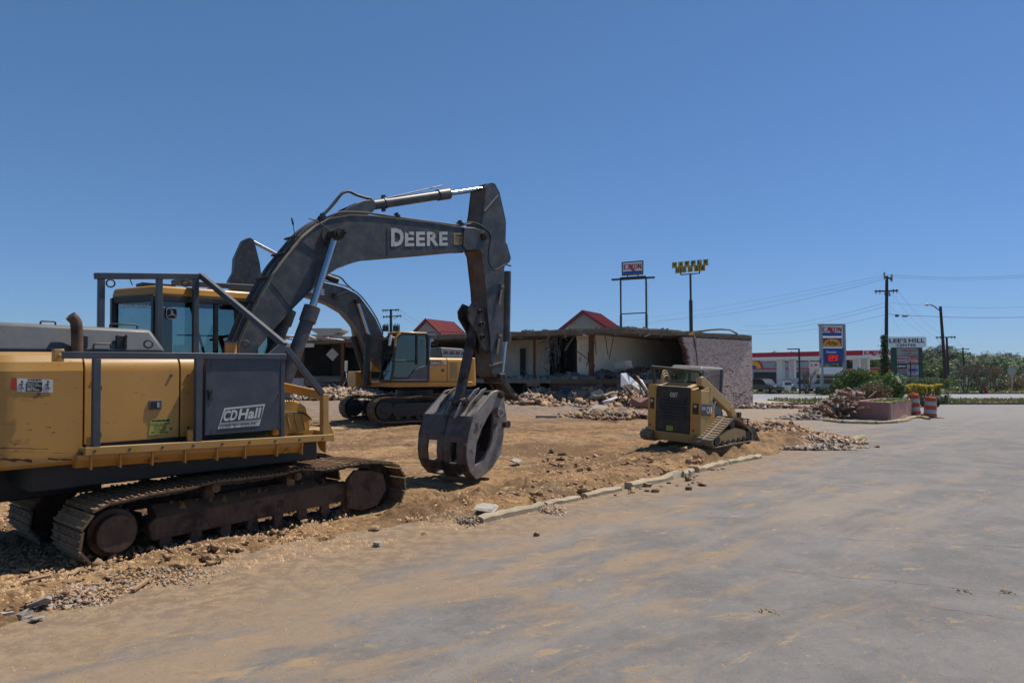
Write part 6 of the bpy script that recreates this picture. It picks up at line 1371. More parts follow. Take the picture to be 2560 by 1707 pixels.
# ================================================================== ROADSIDE, STATION, SIGNS, POLES, TREES
WOODPOLE = mat('dark_weathered_pole', (.055, .045, .04), .9, var=.3, scale=4, bump=.3)
SIGNW = mat('sign_white_panel', (.78, .78, .80), .4, var=.03, bump=0)
SIGNG = mat('sign_grey_frame', (.42, .43, .44), .5, bump=0)
RED = mat('sign_red', (.62, .014, .04), .45, bump=0, var=.03); BLUE = mat('sign_blue', (.02, .08, .38), .45, bump=0, var=.03)
SIGNY = mat('sign_dull_yellow', (.55, .40, .05), .5, bump=0); GREEN = mat('sign_dark_green', (.01, .07, .05), .5, bump=0)
DKP = mat('dark_painted_post', (.015, .017, .022), .5, bump=0)
def rt(name, px, py, Y, label, cat, group=None, z=None):
    p = at(px, py, Y); return root(name, (p.x, Y, p.z if z is None else z), label, cat, group)
def W(n, m, mb, r, **k): return mb.build(n, m, r, fr=WORLD, **k)
def loc(r, p): return WM[r.name].inverted() @ Vector(p)
def fl(r, pts, m, name, par=None, lift=0): return flat([loc(r, p) for p in pts], m, par or r, name, lift)
def tx(r, s, bl, br, tl, m, par=None, **k): return lettering(s, loc(r, bl), loc(r, br), loc(r, tl), m, par or r, **k)
def slabpts(bl, br, tr, tl, Y, th=.4): return [at(*q, Y) for q in (bl, br, tr, tl)]
# ---- tall twin-post petrol sign
Y = 150; r = rt('highway_sign', 1585, 938, Y, 'tall red, white and blue petrol sign on twin dark posts with a rung between', 'sign', z=0)
pf = lambda px, py, d=0: at(px, py, Y + d)
c4 = [at(1555.5, 688.6, Y), at(1607, 685.4, Y - 2), at(1607, 652.4, Y - 2), at(1555, 656.7, Y)]
mb = MB(); mb.slab(c4, (.15, .9, 0)); pn = W('sign_panel', SIGNW, mb, r, smooth=False)
for a_, b_ in zip(c4, c4[1:] + c4[:1]): mb = MB(); mb.bar(a_ - Vector((0, .08, 0)), b_ - Vector((0, .08, 0)), .12, .22); W('panel_frame', DKP, mb, r)
cc = lerp2(*[loc(r, c4[k]) for k in (0, 1, 3)], [(.07, .42), (.93, .42), (.07, .84)]); exxon(*[c + Vector((0, -.1, 0)) for c in cc], RED, pn)
q = lerp2(*[loc(r, c4[k]) for k in (0, 1, 3)], [(.05, .07), (.95, .07), (.95, .28), (.05, .28)]); flat([c + Vector((0, -.1, 0)) for c in q], BLUE, pn, 'blue_stripe')
lp_, rp_ = at(1551.5, 700, Y), at(1615, 696, Y - 2)
for (pp, zb_px) in ((lp_, 1553.5), (rp_, 1617)):
    mb = MB(); mb.cyl((pp.x, pp.y, 0), (pp.x, pp.y, 15.5), .26, n=12); mb.cyl((pp.x, pp.y, 15.5), (pp.x, pp.y, pp.z), .19, n=12); W('post', DKP, mb, r)
mb = MB(); zz_ = at(1580, 785, Y).z; mb.bar((lp_.x, lp_.y, zz_), (rp_.x, rp_.y, zz_ + .1), .2, .22); W('cross_bar', DKP, mb, r)
mb = MB(); mb.bar(at(1529, 699.5, Y), at(1637, 693.5, Y - 2), 1.2, .28); mb.bar(at(1550, 698, Y), at(1616, 694, Y - 2), .6, .5); W('service_platform', DKP, mb, r)
for px in (1569, 1595): mb = MB(); mb.bar(at(px, 694, Y - 1), at(px, 686, Y - 1), .2, .2); W('strut', DKP, mb, r)
mb = MB(); mb.bar(at(1550, 694.5, Y - .5), at(1614, 690, Y - 2.4), .15, .2); W('strut', DKP, mb, r)
for k in range(60): 
    z = 3 + k * .33; mb = MB(); mb.box((rp_.x + .35, rp_.y, z), (.3, .05, .04)); 
    if k == 0: me_ = mb.mesh('ladder_rung'); me_.materials.append(DKP); z0_ = z
    link('ladder_rung', me_, DKP, r, Matrix.Translation((0, 0, z - z0_)))
# ---- lettered-tile sign
Y = 130; r = rt('restaurant_sign', 1726, 938, Y, 'yellow lettered-tile restaurant sign on a single tall dark pole', 'sign', z=0)
def tiles(word, x0, y0, x1, y1, wd, h):
    n = len(word)
    for i, ch in enumerate(word):
        px = x0 + (x1 - x0) * i / (n - 1); py = y0 + (y1 - y0) * i / (n - 1); Yi = Y - 1.5 * (px - 1680) / 90
        a = at(px, py + h, Yi); b = at(px + wd, py + h - .8, Yi - .3); c = at(px + wd, py - .8, Yi - .3); d = at(px, py, Yi)
        mb = MB(); mb.slab([a, b, c, d], (.1, .45, 0)); t = W('letter_tile', SIGNY, mb, r, smooth=False)
        g_ = lerp2(a, b, d, [(.22, .16), (.78, .16), (.22, .84)]); tx(r, ch, *[v - Vector((0, .04, 0)) for v in g_], KTXT, par=t, bold=.035)
tiles('WAFFLE', 1680, 656, 1758, 648.5, 12.6, 13.5); tiles('HOUSE', 1688, 670, 1750.5, 664, 12.6, 13)
mb = MB(); p0 = at(1726, 685, Y); mb.cyl((p0.x, Y, 0), (p0.x, Y, 16.6), .34, n=14); mb.cyl((p0.x, Y, 16.6), (p0.x, Y, p0.z), .2, n=14); W('pole', DKP, mb, r)
for a_, b_ in (((1702, 687), (1750, 683)), ((1702, 687), (1702, 669)), ((1749, 683), (1749, 665)), ((1680, 669.5), (1771, 662))): mb = MB(); mb.bar(at(*a_, Y + .3), at(*b_, Y + .3), .18, .18); W('frame_bar', DKP, mb, r)
# ---- station price sign
Y = 82; r = rt('price_sign', 2081, 970, Y, 'white-framed roadside petrol price sign with glowing red digits', 'sign', z=.1)
def rect(px0, py0, px1, py1, Yo=0): return [at(px0, py1, Y + Yo), at(px1, py1, Y + Yo), at(px1, py0, Y + Yo), at(px0, py0, Y + Yo)]
def panel(px0, py0, px1, py1, m, name, th=.5, Yo=0):
    mb = MB(); mb.slab(rect(px0, py0, px1, py1, Yo), (0, th, 0)); return W(name, m, mb, r, smooth=False)
for px in (2051.5, 2109): mb = MB(); a_ = at(px, 811, Y + .2); mb.box2((a_.x - .11, Y - .05, 0), (a_.x + .11, Y + .5, a_.z)); W('post', SIGNG, mb, r)
mb = MB(); mb.slab(rect(2050, 809.5, 2111, 813.5, -.1), (0, .7, 0)); W('top_cap', SIGNG, mb, r)
p1_ = panel(2054, 814, 2106.5, 841, SIGNW, 'brand_panel'); g_ = lerp2(*[loc(r, v) for v in (rect(2054, 814, 2106.5, 841)[k] for k in (0, 1, 3))], [(.03, .43), (.95, .43), (.03, .86)]); exxon(*[v + Vector((0, -.03, 0)) for v in g_], RED, p1_)
fl(r, rect(2055, 831.5, 2104, 839.5, -.03), BLUE, 'blue_stripe', p1_)
p2_ = panel(2054, 843, 2106, 868.5, SIGNW, 'store_panel'); fl(r, rect(2055.5, 845, 2104.5, 867, -.03), RED, 'panel_field', p2_)
fl(r, rect(2055.5, 845, 2059, 856, -.04), BLUE, 'corner', p2_); fl(r, rect(2100.5, 845, 2104.5, 856, -.04), BLUE, 'corner', p2_)
ORG = mat('sign_orange_yellow', (.90, .46, .03), .5, bump=0)
b_ = rect(2057, 846, 2103, 867, -.05); fl(r, lerp2(b_[0], b_[1], b_[3], [(.5 + .5 * math.cos(a), .98 * math.sin(a)) for a in [math.pi * i / 16 for i in range(17)]]), ORG, 'half_sun', p2_)
tx(r, 'A', at(2062, 863, Y - .07), at(2076, 863, Y - .07), at(2062, 850, Y - .07), RED, par=p2_, bold=.02, shear=.4); tx(r, 'Plus', at(2076, 861.5, Y - .07), at(2094, 861, Y - .07), at(2076, 854, Y - .07), KTXT, par=p2_, bold=.02, shear=.4)
fl(r, [at(2077, 864, Y - .07), at(2095, 861.8, Y - .07), at(2095, 862.6, Y - .07), at(2077, 864.8, Y - .07)], KTXT, 'underline', p2_)
p3_ = panel(2053, 870, 2106.5, 908.5, BLUE, 'price_panel'); tx(r, 'Regular', at(2066.5, 884.5, Y - .03), at(2092, 884.5, Y - .03), at(2066.5, 877, Y - .03), SIGNW, par=p3_, bold=.02)
fl(r, rect(2066, 886.5, 2097.5, 903, -.03), KTXT, 'digit_field', p3_)
GLOW = mat('red_led_digits', (1.0, .03, .02), .5, emit=.6, bump=0)
def seg7(ch, x0, x1, y0, y1, par):
    t = min(1.3, (x1 - x0) * .2); ym = (y0 + y1) / 2; S7 = {'1': 'bc', '8': 'abcdefg', '9': 'abcdfg'}[ch]
    R = {'a': (x0, y0, x1, y0 + t), 'd': (x0, y1 - t, x1, y1), 'g': (x0, ym - t / 2, x1, ym + t / 2), 'b': (x1 - t, y0, x1, ym), 'c': (x1 - t, ym, x1, y1), 'f': (x0, y0, x0 + t, ym), 'e': (x0, ym, x0 + t, y1)}
    mb = MB()
    for k, s in enumerate(S7): q = rect(*R[s], -.05 - .004 * k); mb.quad(*q)
    W('led_digit', GLOW, mb, r, smooth=False)
seg7('1', 2066, 2071, 888, 901.5, p3_); seg7('8', 2074, 2081.5, 888, 901.5, p3_); seg7('9', 2083.5, 2091, 888, 901.5, p3_); seg7('9', 2092.5, 2095.5, 887.5, 893.5, p3_); seg7('9', 2092.5, 2095.5, 895, 901.5, p3_)
mb = MB(); q = rect(2071.8, 900, 2073, 901.6, -.05); mb.quad(*q); W('decimal_point', GLOW, mb, r, smooth=False)
panel(2053.5, 917.5, 2107, 935, SIGNW, 'blank_panel'); panel(2054, 935.5, 2108, 938.5, SIGNG, 'panel_rail')
# ---- station canopy
r = rt('petrol_canopy', 2000, 960, 92, 'petrol station canopy with a long red fascia band and square white columns', 'canopy', z=.02)
cL = at(1862, 880.5, 97); cR = at(2212, 874, 84); ztop = 5.42; cL.z = cR.z = 0; cd = (cR - cL).normalized(); cn = Vector((-cd.y, cd.x, 0)); 
CF = Frame((cL.x, cL.y, 0), cd); Lc = (cR - cL).length
mb = MB(); mb.box2((0, 0, ztop - .95), (Lc, 9, ztop)); W_ = mb.build('canopy_roof', SIGNW, r, fr=CF, smooth=False)
xw = CF.y(2157, 884, 0).x
mb = MB(); mb.box2((0, -.06, ztop - .60), (xw, -.01, ztop + .02)); mb.build('red_fascia', RED, r, fr=CF, smooth=False); mb = MB(); mb.box2((Lc + .01, 0, ztop - .60), (Lc + .06, 9, ztop + .02)); mb.build('red_fascia', mat('sunlit_red_fascia', (.42, .05, .06), .5, bump=0), r, fr=CF, smooth=False)
def cfp(px, py, d=-.09): p = CF.y(px, py, d); return loc(r, CF.w(p))
exxon(cfp(2160.5, 886), cfp(2206.5, 885.5), cfp(2160.5, 877), RED, W_)
for a_, b_ in ((1942, 1957), (1972, 1985), (2132, 2148), (2154, 2170)):
    yy = 2.0 if a_ in (1942, 2132) else 6.5; xa = CF.y(a_, 930, yy).x; xb = CF.y(b_, 930, yy).x; mb = MB(); mb.box2((xa, yy, 0), (xb, yy + .8, ztop - .95)); mb.build('column', SIGNW, r, fr=CF, smooth=False, bevel=.02)
# ---- station shop
Y = 118; r = rt('station_shop', 1980, 950, Y, 'pale petrol station shop with a red stripe, seen under the canopy', 'building', z=.02)
SHW = mat('shop_wall_white', (.40, .39, .41), .7, bump=0)
a = at(1780, 909, Y); b = at(2022, 905, Y); c = at(2056, 907, Y + 5)
mb = MB(); mb.box2((a.x, Y, 0), (b.x, Y + 12, b.z)); mb.loft([(b.x, Y, 0), (c.x, Y + 5, 0), (c.x, Y + 12, 0), (b.x, Y + 12, 0)], [(b.x, Y, b.z + .1), (c.x, Y + 5, b.z + .1), (c.x, Y + 12, b.z + .1), (b.x, Y + 12, b.z + .1)]); W('wall', SHW, mb, r, smooth=False)
e = at(1984, 922, Y); mb = MB(); mb.box2((a.x, Y - .06, e.z - .1), (b.x, Y - .01, e.z + .12)); W('red_stripe', RED, mb, r)
g0 = at(1884, 930, Y); g1 = at(1941, 968, Y); mb = MB(); mb.box2((g0.x, Y - .04, .5), (g1.x, Y - .01, g0.z)); W('shop_window', BLACK, mb, r)
g0 = at(1990, 930, Y); g1 = at(2001, 945, Y); mb = MB(); mb.box2((g0.x, Y - .04, g1.z), (g1.x, Y - .01, g0.z)); W('shop_window', BLACK, mb, r)
for k, (m, rr_) in enumerate(((RED, 1.75), (ORG, 1.35), (BLUE, .6))):
    c_ = at(1883, 921, Y - .1); mb = MB(); mb.add([(c_.x + rr_ * math.cos(t), Y - .08 - .02 * k, c_.z + rr_ * 1.0 * math.sin(t)) for t in [math.pi * i / 14 for i in range(15)]], [tuple(range(15))]); W('rainbow_sign', m, mb, r, smooth=False)
for px in (1939, 2029, 2038, 2041, 2050): p = at(px, 912, Y - .3); mb = MB(); mb.box(p, (.25, .1, .3), Matrix.Rotation(.7, 3, 'Y')); W('hanging_pennant', RED, mb, r)
g0 = at(1902, 900, Y + 3); mb = MB(); mb.box((g0.x, Y + 3, b.z + .35), (1.6, 1.5, .9)); W('roof_unit', SIGNG, mb, r, smooth=False)
# yellow/red restaurant strip further right, dark red block behind the price sign
r = rt('yellow_roofed_shop', 2170, 935, 125, 'low shop with a yellow wall and thin red roof line behind the bushes', 'building', z=.02)
YW = mat('shop_yellow_wall', (.50, .36, .03), .7, bump=0)
a = at(2105, 924, 125); b = at(2244, 924, 125); mb = MB(); mb.box2((a.x, 125, 0), (b.x, 131, a.z)); W('wall', YW, mb, r, smooth=False); mb = MB(); mb.box2((a.x - .2, 124.8, a.z), (b.x + .2, 131, a.z + .25)); W('roof_edge', RED, mb, r, smooth=False)
a = at(2172, 918, 128); b = at(2205, 918, 128); mb = MB(); mb.box2((a.x, 127, 1.5), (b.x, 130, a.z)); W('roof_unit', SIGNG, mb, r, smooth=False)
tx(r, 'MART', at(2224, 936, 124.9), at(2240, 936, 124.9), at(2224, 930, 124.9), KTXT, bold=.03)
r = rt('dark_red_shop', 2080, 950, 119, 'low dark red shopfront with a yellow strip, seen below the price sign', 'building', z=.02)
a = at(2056, 940, 119); b = at(2112, 940, 119); mb = MB(); mb.box2((a.x, 119, 0), (b.x, 127, a.z)); W('wall', mat('maroon_wall', (.10, .025, .015), .8), mb, r, smooth=False); mb = MB(); mb.box2((a.x, 118.9, a.z), (b.x, 127, a.z + .35)); W('roof_edge', YW, mb, r, smooth=False)
# ---- forecourt: pumps, lot lamp, cars
r = rt('fuel_pump', 1968, 965, 90, 'blue and white fuel pump beside the second canopy column', 'fuel pump', z=.02)
p = at(1968, 946, 90); mb = MB(); mb.box2((p.x - .45, 89.8, .02), (p.x + .45, 90.3, p.z - .3)); W('pump_body', SIGNW, mb, r, bevel=.03); mb = MB(); mb.box2((p.x - .42, 89.75, 1.0), (p.x + .42, 89.79, p.z - .5)); W('pump_panel', BLUE, mb, r); mb = MB(); mb.box2((p.x - .5, 89.7, p.z - .3), (p.x + .5, 90.4, p.z)); W('pump_top', SIGNG, mb, r)
r = rt('lot_lamp', 1997.5, 970, 84, 'slim dark parking-lot lamp with one flat arm, in front of the canopy', 'street lamp', z=.05)
p = at(1997.5, 871, 84); mb = MB(); mb.cyl((p.x, 84, 0), (p.x, 84, p.z), .13, .10, n=10); W('pole', DKP, mb, r); q = at(1969, 872.5, 84); mb = MB(); mb.bar((p.x, 84, q.z), q, .35, .12); W('lamp_head', DKP, mb, r)
TYRE = mat('tyre_rubber', (.012, .012, .012), .8, bump=0); HUB = mat('alloy_hub', (.35, .36, .37), .35, .7, bump=0); CGL = mat('dark_car_glass', (.012, .015, .018), .08, bump=0, spec=.8)
def car(pxc, pyb, Y, L, H, kind, col, label, yaw=0.0, face=1, zz=None):
    p = at(pxc, pyb, Y); M = Matrix.Translation((p.x, Y, .02 if zz is None else zz)) @ Matrix.Rotation(yaw, 4, 'Z')
    r = root({'suv': 'parked_suv', 'car': 'parked_car', 'pickup': 'parked_pickup'}[kind], M, label, {'suv': 'suv', 'car': 'car', 'pickup': 'pickup truck'}[kind], 'vehicles beyond the highway')
    W_ = L * .36 if kind == 'car' else L * .37; h = H; w2 = min(W_, 1.9) / 2
    PT = mat('car_paint_' + '_'.join(str(int(c * 100)) for c in col), col, .25, var=.02, bump=0, coat=.6)
    f = face
    if kind == 'suv': body = [(-.5, .22), (-.5, .55), (-.47, .60), (.22, .62), (.46, .55), (.5, .45), (.5, .22)]; cab_ = [(-.47, .58), (-.42, .95), (-.36, 1.0), (.02, 1.0), (.10, .96), (.24, .60)]
    elif kind == 'car': body = [(-.5, .25), (-.5, .60), (-.44, .66), (.2, .66), (.46, .56), (.5, .45), (.5, .25)]; cab_ = [(-.40, .64), (-.26, .96), (-.18, 1.0), (.02, 1.0), (.08, .97), (.24, .64)]
    else: body = [(-.5, .25), (-.5, .62), (.2, .62), (.46, .56), (.5, .5), (.5, .25)]; cab_ = [(-.10, .60), (-.08, .95), (-.04, 1.0), (.12, 1.0), (.18, .96), (.26, .60)]
    mb = MB(); mb.prism([(f * x * L, z * h) for x, z in body], -w2, w2); o = mb.build('car_body', PT, r, bevel=.06, seg=3)
    mb = MB(); A = [(f * x * L, -w2 + .10, z * h) for x, z in cab_]; B = [(f * x * L, w2 - .10, z * h) for x, z in cab_]; mb.loft(A, B); mb.build('car_roof', PT, r, bevel=.05)
    cx_ = sum(x for x, z in cab_) / len(cab_); mb = MB(); wdw = [(f * (cx_ + (x - cx_) * .86) * L, (.60 + (z - .60) * .84 + .02) * h) for x, z in cab_]
    for y in (-w2 + .09, w2 - .09): mb = MB(); mb.prism(wdw, y - .012, y + .012); mb.build('side_window', CGL, r)
    for x in (-.31, .32):
        for y in (-w2 + .02, w2 - .02):
            mb = MB(); mb.cyl((f * x * L, y - .1, .19 * h + .02), (f * x * L, y + .1, .19 * h + .02), .19 * h + .02, n=20); wh = mb.build('wheel', TYRE, r)
            mb = MB(); s_ = -1 if y < 0 else 1; mb.cyl((f * x * L, y + s_ * .1, .19 * h + .02), (f * x * L, y + s_ * .115, .19 * h + .02), .12 * h, n=14); mb.build('wheel_hub', HUB, r, M=None)
    for y in (-w2 * .7, w2 * .7): mb = MB(); mb.box((f * .5 * L, y, .48 * h), (.05, .3, .13)); mb.build('headlight', SIGNW, r); mb = MB(); mb.box((-f * .5 * L, y, .5 * h), (.05, .25, .15)); mb.build('tail_light', REDL, r)
    return r
car(1911, 980, 88, 5.0, 1.85, 'suv', (.015, .017, .022), 'black SUV parked nose-out under the canopy, next to the brick wall', yaw=-1.15, face=1)
car(2006, 980, 91, 5.4, 1.85, 'pickup', (.55, .57, .60), 'white pickup truck standing behind the bare shrub', yaw=3.14 + .1)
car(2043, 976, 94, 5.0, 1.85, 'suv', (.62, .62, .63), 'white SUV parked at the station, left of the price sign leg', yaw=.15, face=-1)
car(2100, 975, 96, 5.4, 1.85, 'pickup', (.40, .42, .46), 'silver pickup with a dark cab, between the price sign and the big bush', yaw=1.2)
car(2262, 981, 90, 4.5, 1.45, 'car', (.012, .013, .016), 'black car parked below the multi-panel shopping centre sign', yaw=.1, face=-1)
car(2385, 971, 118, 4.6, 1.5, 'car', (.60, .60, .62), 'white car half hidden behind the clipped olive bush', yaw=.2, face=-1)
car(2380, 958, 135, 4.6, 1.7, 'car', (.05, .055, .07), 'dark car beyond the verge, under the leaning lamp pole', yaw=.1, face=-1, zz=1.2)
car(2345, 950, 150, 5, 1.8, 'suv', (.35, .37, .4), 'silver van roof showing over the clipped olive bush', yaw=.1, face=-1, zz=1.0)
# ---- shopping centre sign
Y = 75; r = rt('shopping_centre_sign', 2270, 970, Y, 'tall multi-panel shopping centre sign with a white rounded header', 'sign', z=.1)
def r4(x0, y0, x1, y1, d=0): return [at(x0, y1, Y + d), at(x1, y1, Y + d), at(x1, y0, Y + d), at(x0, y0, Y + d)]
hd_ = r4(2208, 842, 2316, 868.5); P_ = lerp2(hd_[0], hd_[1], hd_[3], rsq(0, 0, 1, 1, .1)); P_ = lerp2(hd_[0], hd_[1], hd_[3], [(min(1, max(0, a)), b) for a, b in rsq(0, 0, 1, 1, .06)])
mb = MB(); mb.slab(P_, (.25, .7, 0)); hp = W('header_panel', SIGNW, mb, r, smooth=False)
def serif(s, x0, x1, y0, y1, m, par):
    tx(r, s, at(x0, y1, Y - .03), at(x1, y1, Y - .03), at(x0, y0, Y - .03), m, par=par, bold=.03, spacing=1.08)
serif("LEE'S", 2223, 2267, 846.5, 857, GREEN, hp); serif('HILL', 2271.5, 2311.5, 846, 856.5, GREEN, hp); serif('CENTER', 2241.5, 2291, 859.5, 866.5, GREEN, hp)
for px in (2236, 2300.5): mb = MB(); a_ = at(px, 869, Y); mb.box2((a_.x - .18, Y - .1, 0), (a_.x + .18, Y + .5, a_.z)); W('post', GREEN, mb, r)
mb = MB(); mb.slab(r4(2236, 869, 2301, 965, .15), (0, .25, 0)); W('board_back', GREEN, mb, r, smooth=False)
def pn_(x0, y0, x1, y1, m, name='name_panel'): mb = MB(); mb.slab(r4(x0, y0, x1, y1, .02), (0, .1, 0)); return W(name, m, mb, r, smooth=False)
PG = mat('sign_pale_panel', (.42, .42, .41), .5, bump=0); PW = mat('sign_cool_panel', (.50, .51, .54), .5, bump=0)
def t2(s, x0, x1, y0, y1, m, par, **k): return tx(r, s, at(x0, y1, Y - .02), at(x1, y1, Y - .02), at(x0, y0, Y - .02), m, par=par, **k)
q = pn_(2237, 871, 2297, 889, PG); t2('EMERGENCY', 2254, 2293.5, 874.5, 878.5, RED, q, bold=.03); t2('and', 2271, 2278, 880, 882.5, KTXT, q); t2('Outpatient Center', 2256, 2293.5, 884, 887.2, KTXT, q, bold=.02)
q = pn_(2237, 890.5, 2267, 908, PW); t2('Marriott', 2239, 2264.5, 893, 898.5, RED, q, bold=.03); fl(r, r4(2243, 903.6, 2264, 905.4, -.02), RED, 'arrow', q); fl(r, [at(2240, 904.5, Y - .02), at(2244, 906.5, Y - .02), at(2244, 902.5, Y - .02)], RED, 'arrow', q)
q = pn_(2268, 890.5, 2297, 907, PW); ov = r4(2269, 891.5, 2296, 904, -.01); fl(r, lerp2(ov[0], ov[1], ov[3], rsq(0, 0, 1, 1, .3)), RED, 'name_oval', q); t2('Golden', 2272, 2293, 893, 897.3, ORG, q, bold=.03); t2('Corral', 2272, 2293, 898, 902.5, SIGNW, q, bold=.03)
q = pn_(2238, 911, 2266.5, 920, KTXT); t2('SUBWAY', 2241, 2265, 912.8, 918, SIGNW, q, bold=.03)
q = pn_(2268, 910.5, 2297.5, 921, PW); t2('GRANDMA', 2272, 2293, 911.5, 914, RED, q); t2('VILLA', 2274, 2291, 914.8, 917.5, RED, q)
q = pn_(2240, 921, 2267, 930, PG); t2('PREFERRED', 2241, 2266, 921.6, 924.6, RED, q); t2('PEDIATRICS', 2243, 2266, 925.3, 928.4, KTXT, q)
q = pn_(2268, 922, 2297.5, 938, PW); fl(r, lerp2(*[r4(2269, 922, 2296, 928, -.01)[k] for k in (0, 1, 3)], [(0, 0), (1, 0), (.85, .9), (.5, 1), (.15, .9)]), BLUE, 'blue_arch', q); fl(r, r4(2275, 928.6, 2290, 930.5, -.02), RED, 'orange_band', q); t2('Diner', 2277, 2290, 931.6, 935, RED, q)
q = pn_(2240, 931, 2267, 938, PG); t2('Goodwill', 2244, 2267, 932, 936.5, KTXT, q, bold=.02)
q = pn_(2245, 940.5, 2267, 951, PG); q = pn_(2268, 940.5, 2298, 949, PW); t2('Vita Felice', 2270, 2296, 942, 946.8, KTXT, q, bold=.02); pn_(2248, 952, 2298, 962, PG)
# ---- small blue post sign
r = rt('blue_roadside_sign', 2276, 960, 70, 'small blue sign board on a thin post in front of the shopping centre sign', 'sign', z=.1)
Y = 70; mb = MB(); p = at(2275.5, 902, Y); mb.cyl((p.x, Y, 0), (p.x, Y, p.z), .06, n=8); W('post', DKP, mb, r); mb = MB(); a = at(2268, 949, Y); b = at(2283, 963, Y); mb.box2((a.x, Y - .1, b.z), (b.x, Y - .04, a.z)); W('sign_panel', BLUE, mb, r); mb = MB(); mb.bar(at(2262, 895.5, Y), at(2276, 895.5, Y), .2, .08); W('lamp_arm', SIGNG, mb, r)
# ---- red oval restaurant sign
Y = 130; r = rt('oval_restaurant_sign', 2436, 935, Y, 'dark red rounded restaurant sign standing above the bare shrubs', 'sign', z=.1)
q_ = r4(2420, 912, 2452.5, 927); mb = MB(); mb.slab(lerp2(q_[0], q_[1], q_[3], rsq(0, 0, 1, 1, .25)), (0, .7, 0)); hp = W('sign_panel', mat('sign_dull_red', (.20, .02, .015), .5, bump=0), mb, r, smooth=False)
t2('golden', 2424, 2447, 914, 918.5, SIGNY, hp, bold=.02); t2('corral', 2424.5, 2449, 919.5, 925, SIGNW, hp, bold=.02); mb = MB(); p = at(2436, 927, Y + .3); mb.cyl((p.x, Y + .3, 0), (p.x, Y + .3, p.z), .2, n=10); W('post', DKP, mb, r)
# ---- utility poles
def pole(name, base, top, Y, rad, label, arms, extra=None, m=WOODPOLE, cat='utility pole'):
    b = at(base[0], base[1], Y); t = at(top[0], top[1], Y); r = root(name, (b.x, Y, 0), label, cat); b.z = -.1
    mb = MB(); mb.cyl(b, t, rad * 1.25, rad * .85, n=12); W('pole', m, mb, r)
    for (x0, y0, x1, y1) in arms:
        p0 = at(x0, y0, Y - .2); p1 = at(x1, y1, Y - .2); mb = MB(); mb.bar(p0, p1, .12, .14); a_ = W('cross_arm', m, mb, r, smooth=False)
        for f_ in (.05, .22, .80, .95): c = p0.lerp(p1, f_); mb = MB(); mb.cyl(c + Vector((0, 0, -.28)), c + Vector((0, 0, .16)), .05, .07, n=8); W('insulator', SIGNG, mb, r, parent=None) if False else mb.build('insulator', SIGNG, a_, fr=WORLD)
    return r
Y = 70; up1 = pole('utility_pole', (2213.5, 950), (2217, 690), Y, .17, 'tallest wooden utility pole, wrapped in ivy low down, beside the shopping centre sign', [(2187, 728.5, 2245, 726.5), (2210, 692, 2231, 698)])
for px, py in ((2211, 688), (2229.5, 693), (2222, 733), (2224, 740)): p = at(px, py, Y - .2); mb = MB(); mb.cyl(p, p + Vector((0, 0, .3)), .12, .08, n=8); W('insulator', SIGNG, mb, up1)
mb = MB(); mb.bar(at(2210, 731, Y), at(2216, 745, Y), .05, .05); W('arm_brace', DKP, mb, up1)
for (px, py, w_) in ((2242, 789.5, 6), (2262.5, 790, 11)): p = at(px, py, Y); mb = MB(); mb.box(p, (w_ / FPX * Y, .3, .22)); W('cable_splice_box', (DKP if w_ < 8 else SIGNG), mb, up1, bevel=.03)
# ivy on the pole
def leaf_material(name, c1, c2, tr=.25):
    if name in MATS: return MATS[name]
    m, nt, p, out = nodes(name); g = G(nt); oi = g.n('NewGeometry').outputs['Random Per Island']; col = g.mix(oi, c1, c2)
    g.L.new(col, p.inputs['Base Color']); p.inputs['Roughness'].default_value = .55; t = g.n('BsdfTranslucent'); g.L.new(col, t.inputs[0]); mx = g.n('MixShader'); mx.inputs[0].default_value = tr
    g.L.new(p.outputs[0], mx.inputs[1]); g.L.new(t.outputs[0], mx.inputs[2]); g.L.new(mx.outputs[0], out.inputs[0]); MATS[name] = m; return m
LG = leaf_material('green_leaves', (.08, .15, .028), (.17, .24, .05)); LD = leaf_material('dark_green_leaves', (.03, .065, .016), (.075, .12, .03)); LY = leaf_material('yellow_leaves', (.85, .58, .04), (.62, .52, .06))
LO = leaf_material('olive_leaves', (.11, .15, .05), (.20, .22, .09)); LB = leaf_material('brown_dry_leaves', (.16, .085, .04), (.24, .14, .06)); LF = leaf_material('fresh_weed_leaves', (.12, .22, .04), (.20, .30, .07))
TWIG = mat('grey_brown_twig', (.16, .115, .09), .9, var=.3, bump=.1)
def leaves(pts_fn, n, size, seed):
    rng = np.random.default_rng(seed); P_ = np.array([pts_fn(rng) for _ in range(n)]); a = rng.normal(size=(n, 3)); a /= np.linalg.norm(a, axis=1)[:, None]; b = rng.normal(size=(n, 3)); b -= a * (a * b).sum(1)[:, None]; b /= np.linalg.norm(b, axis=1)[:, None]
    s = size * rng.uniform(.6, 1.4, (n, 1)); co = np.stack([P_ - a * s, P_ + b * s * .6, P_ + a * s, P_ - b * s * .6], 1).reshape(-1, 3)
    return co, np.arange(n * 4).reshape(-1, 4)
def leaf_obj(name, co, q, m, parent, **k):
    me = npmesh(name, co, q, False); o = link(name, me, m, parent, Matrix.Identity(4) if parent is None else None)
    if parent is not None: o.matrix_basis = WM[parent.name].inverted()
    return setp(o, **k)
def shell(c, rad, top_flat=1.0, inner=.75, lump=.12, zcut=None):
    c = np.array(c, float); rad = np.array(rad, float)
    def f(rng):
        while True:
            d = rng.normal(size=3); d /= np.linalg.norm(d); k = rng.uniform(inner, 1.0) * (1 + lump * math.sin(5 * d[0] + c[0]) * math.cos(4 * d[1] + 2 * d[2]))
            e = np.sign(d) * np.abs(d) ** top_flat; e /= max(1e-6, np.max(np.abs(e)) if top_flat < .7 else np.linalg.norm(e)); p = c + e * rad * k
            if p[2] > (0 if zcut is None else zcut): return p
    return f
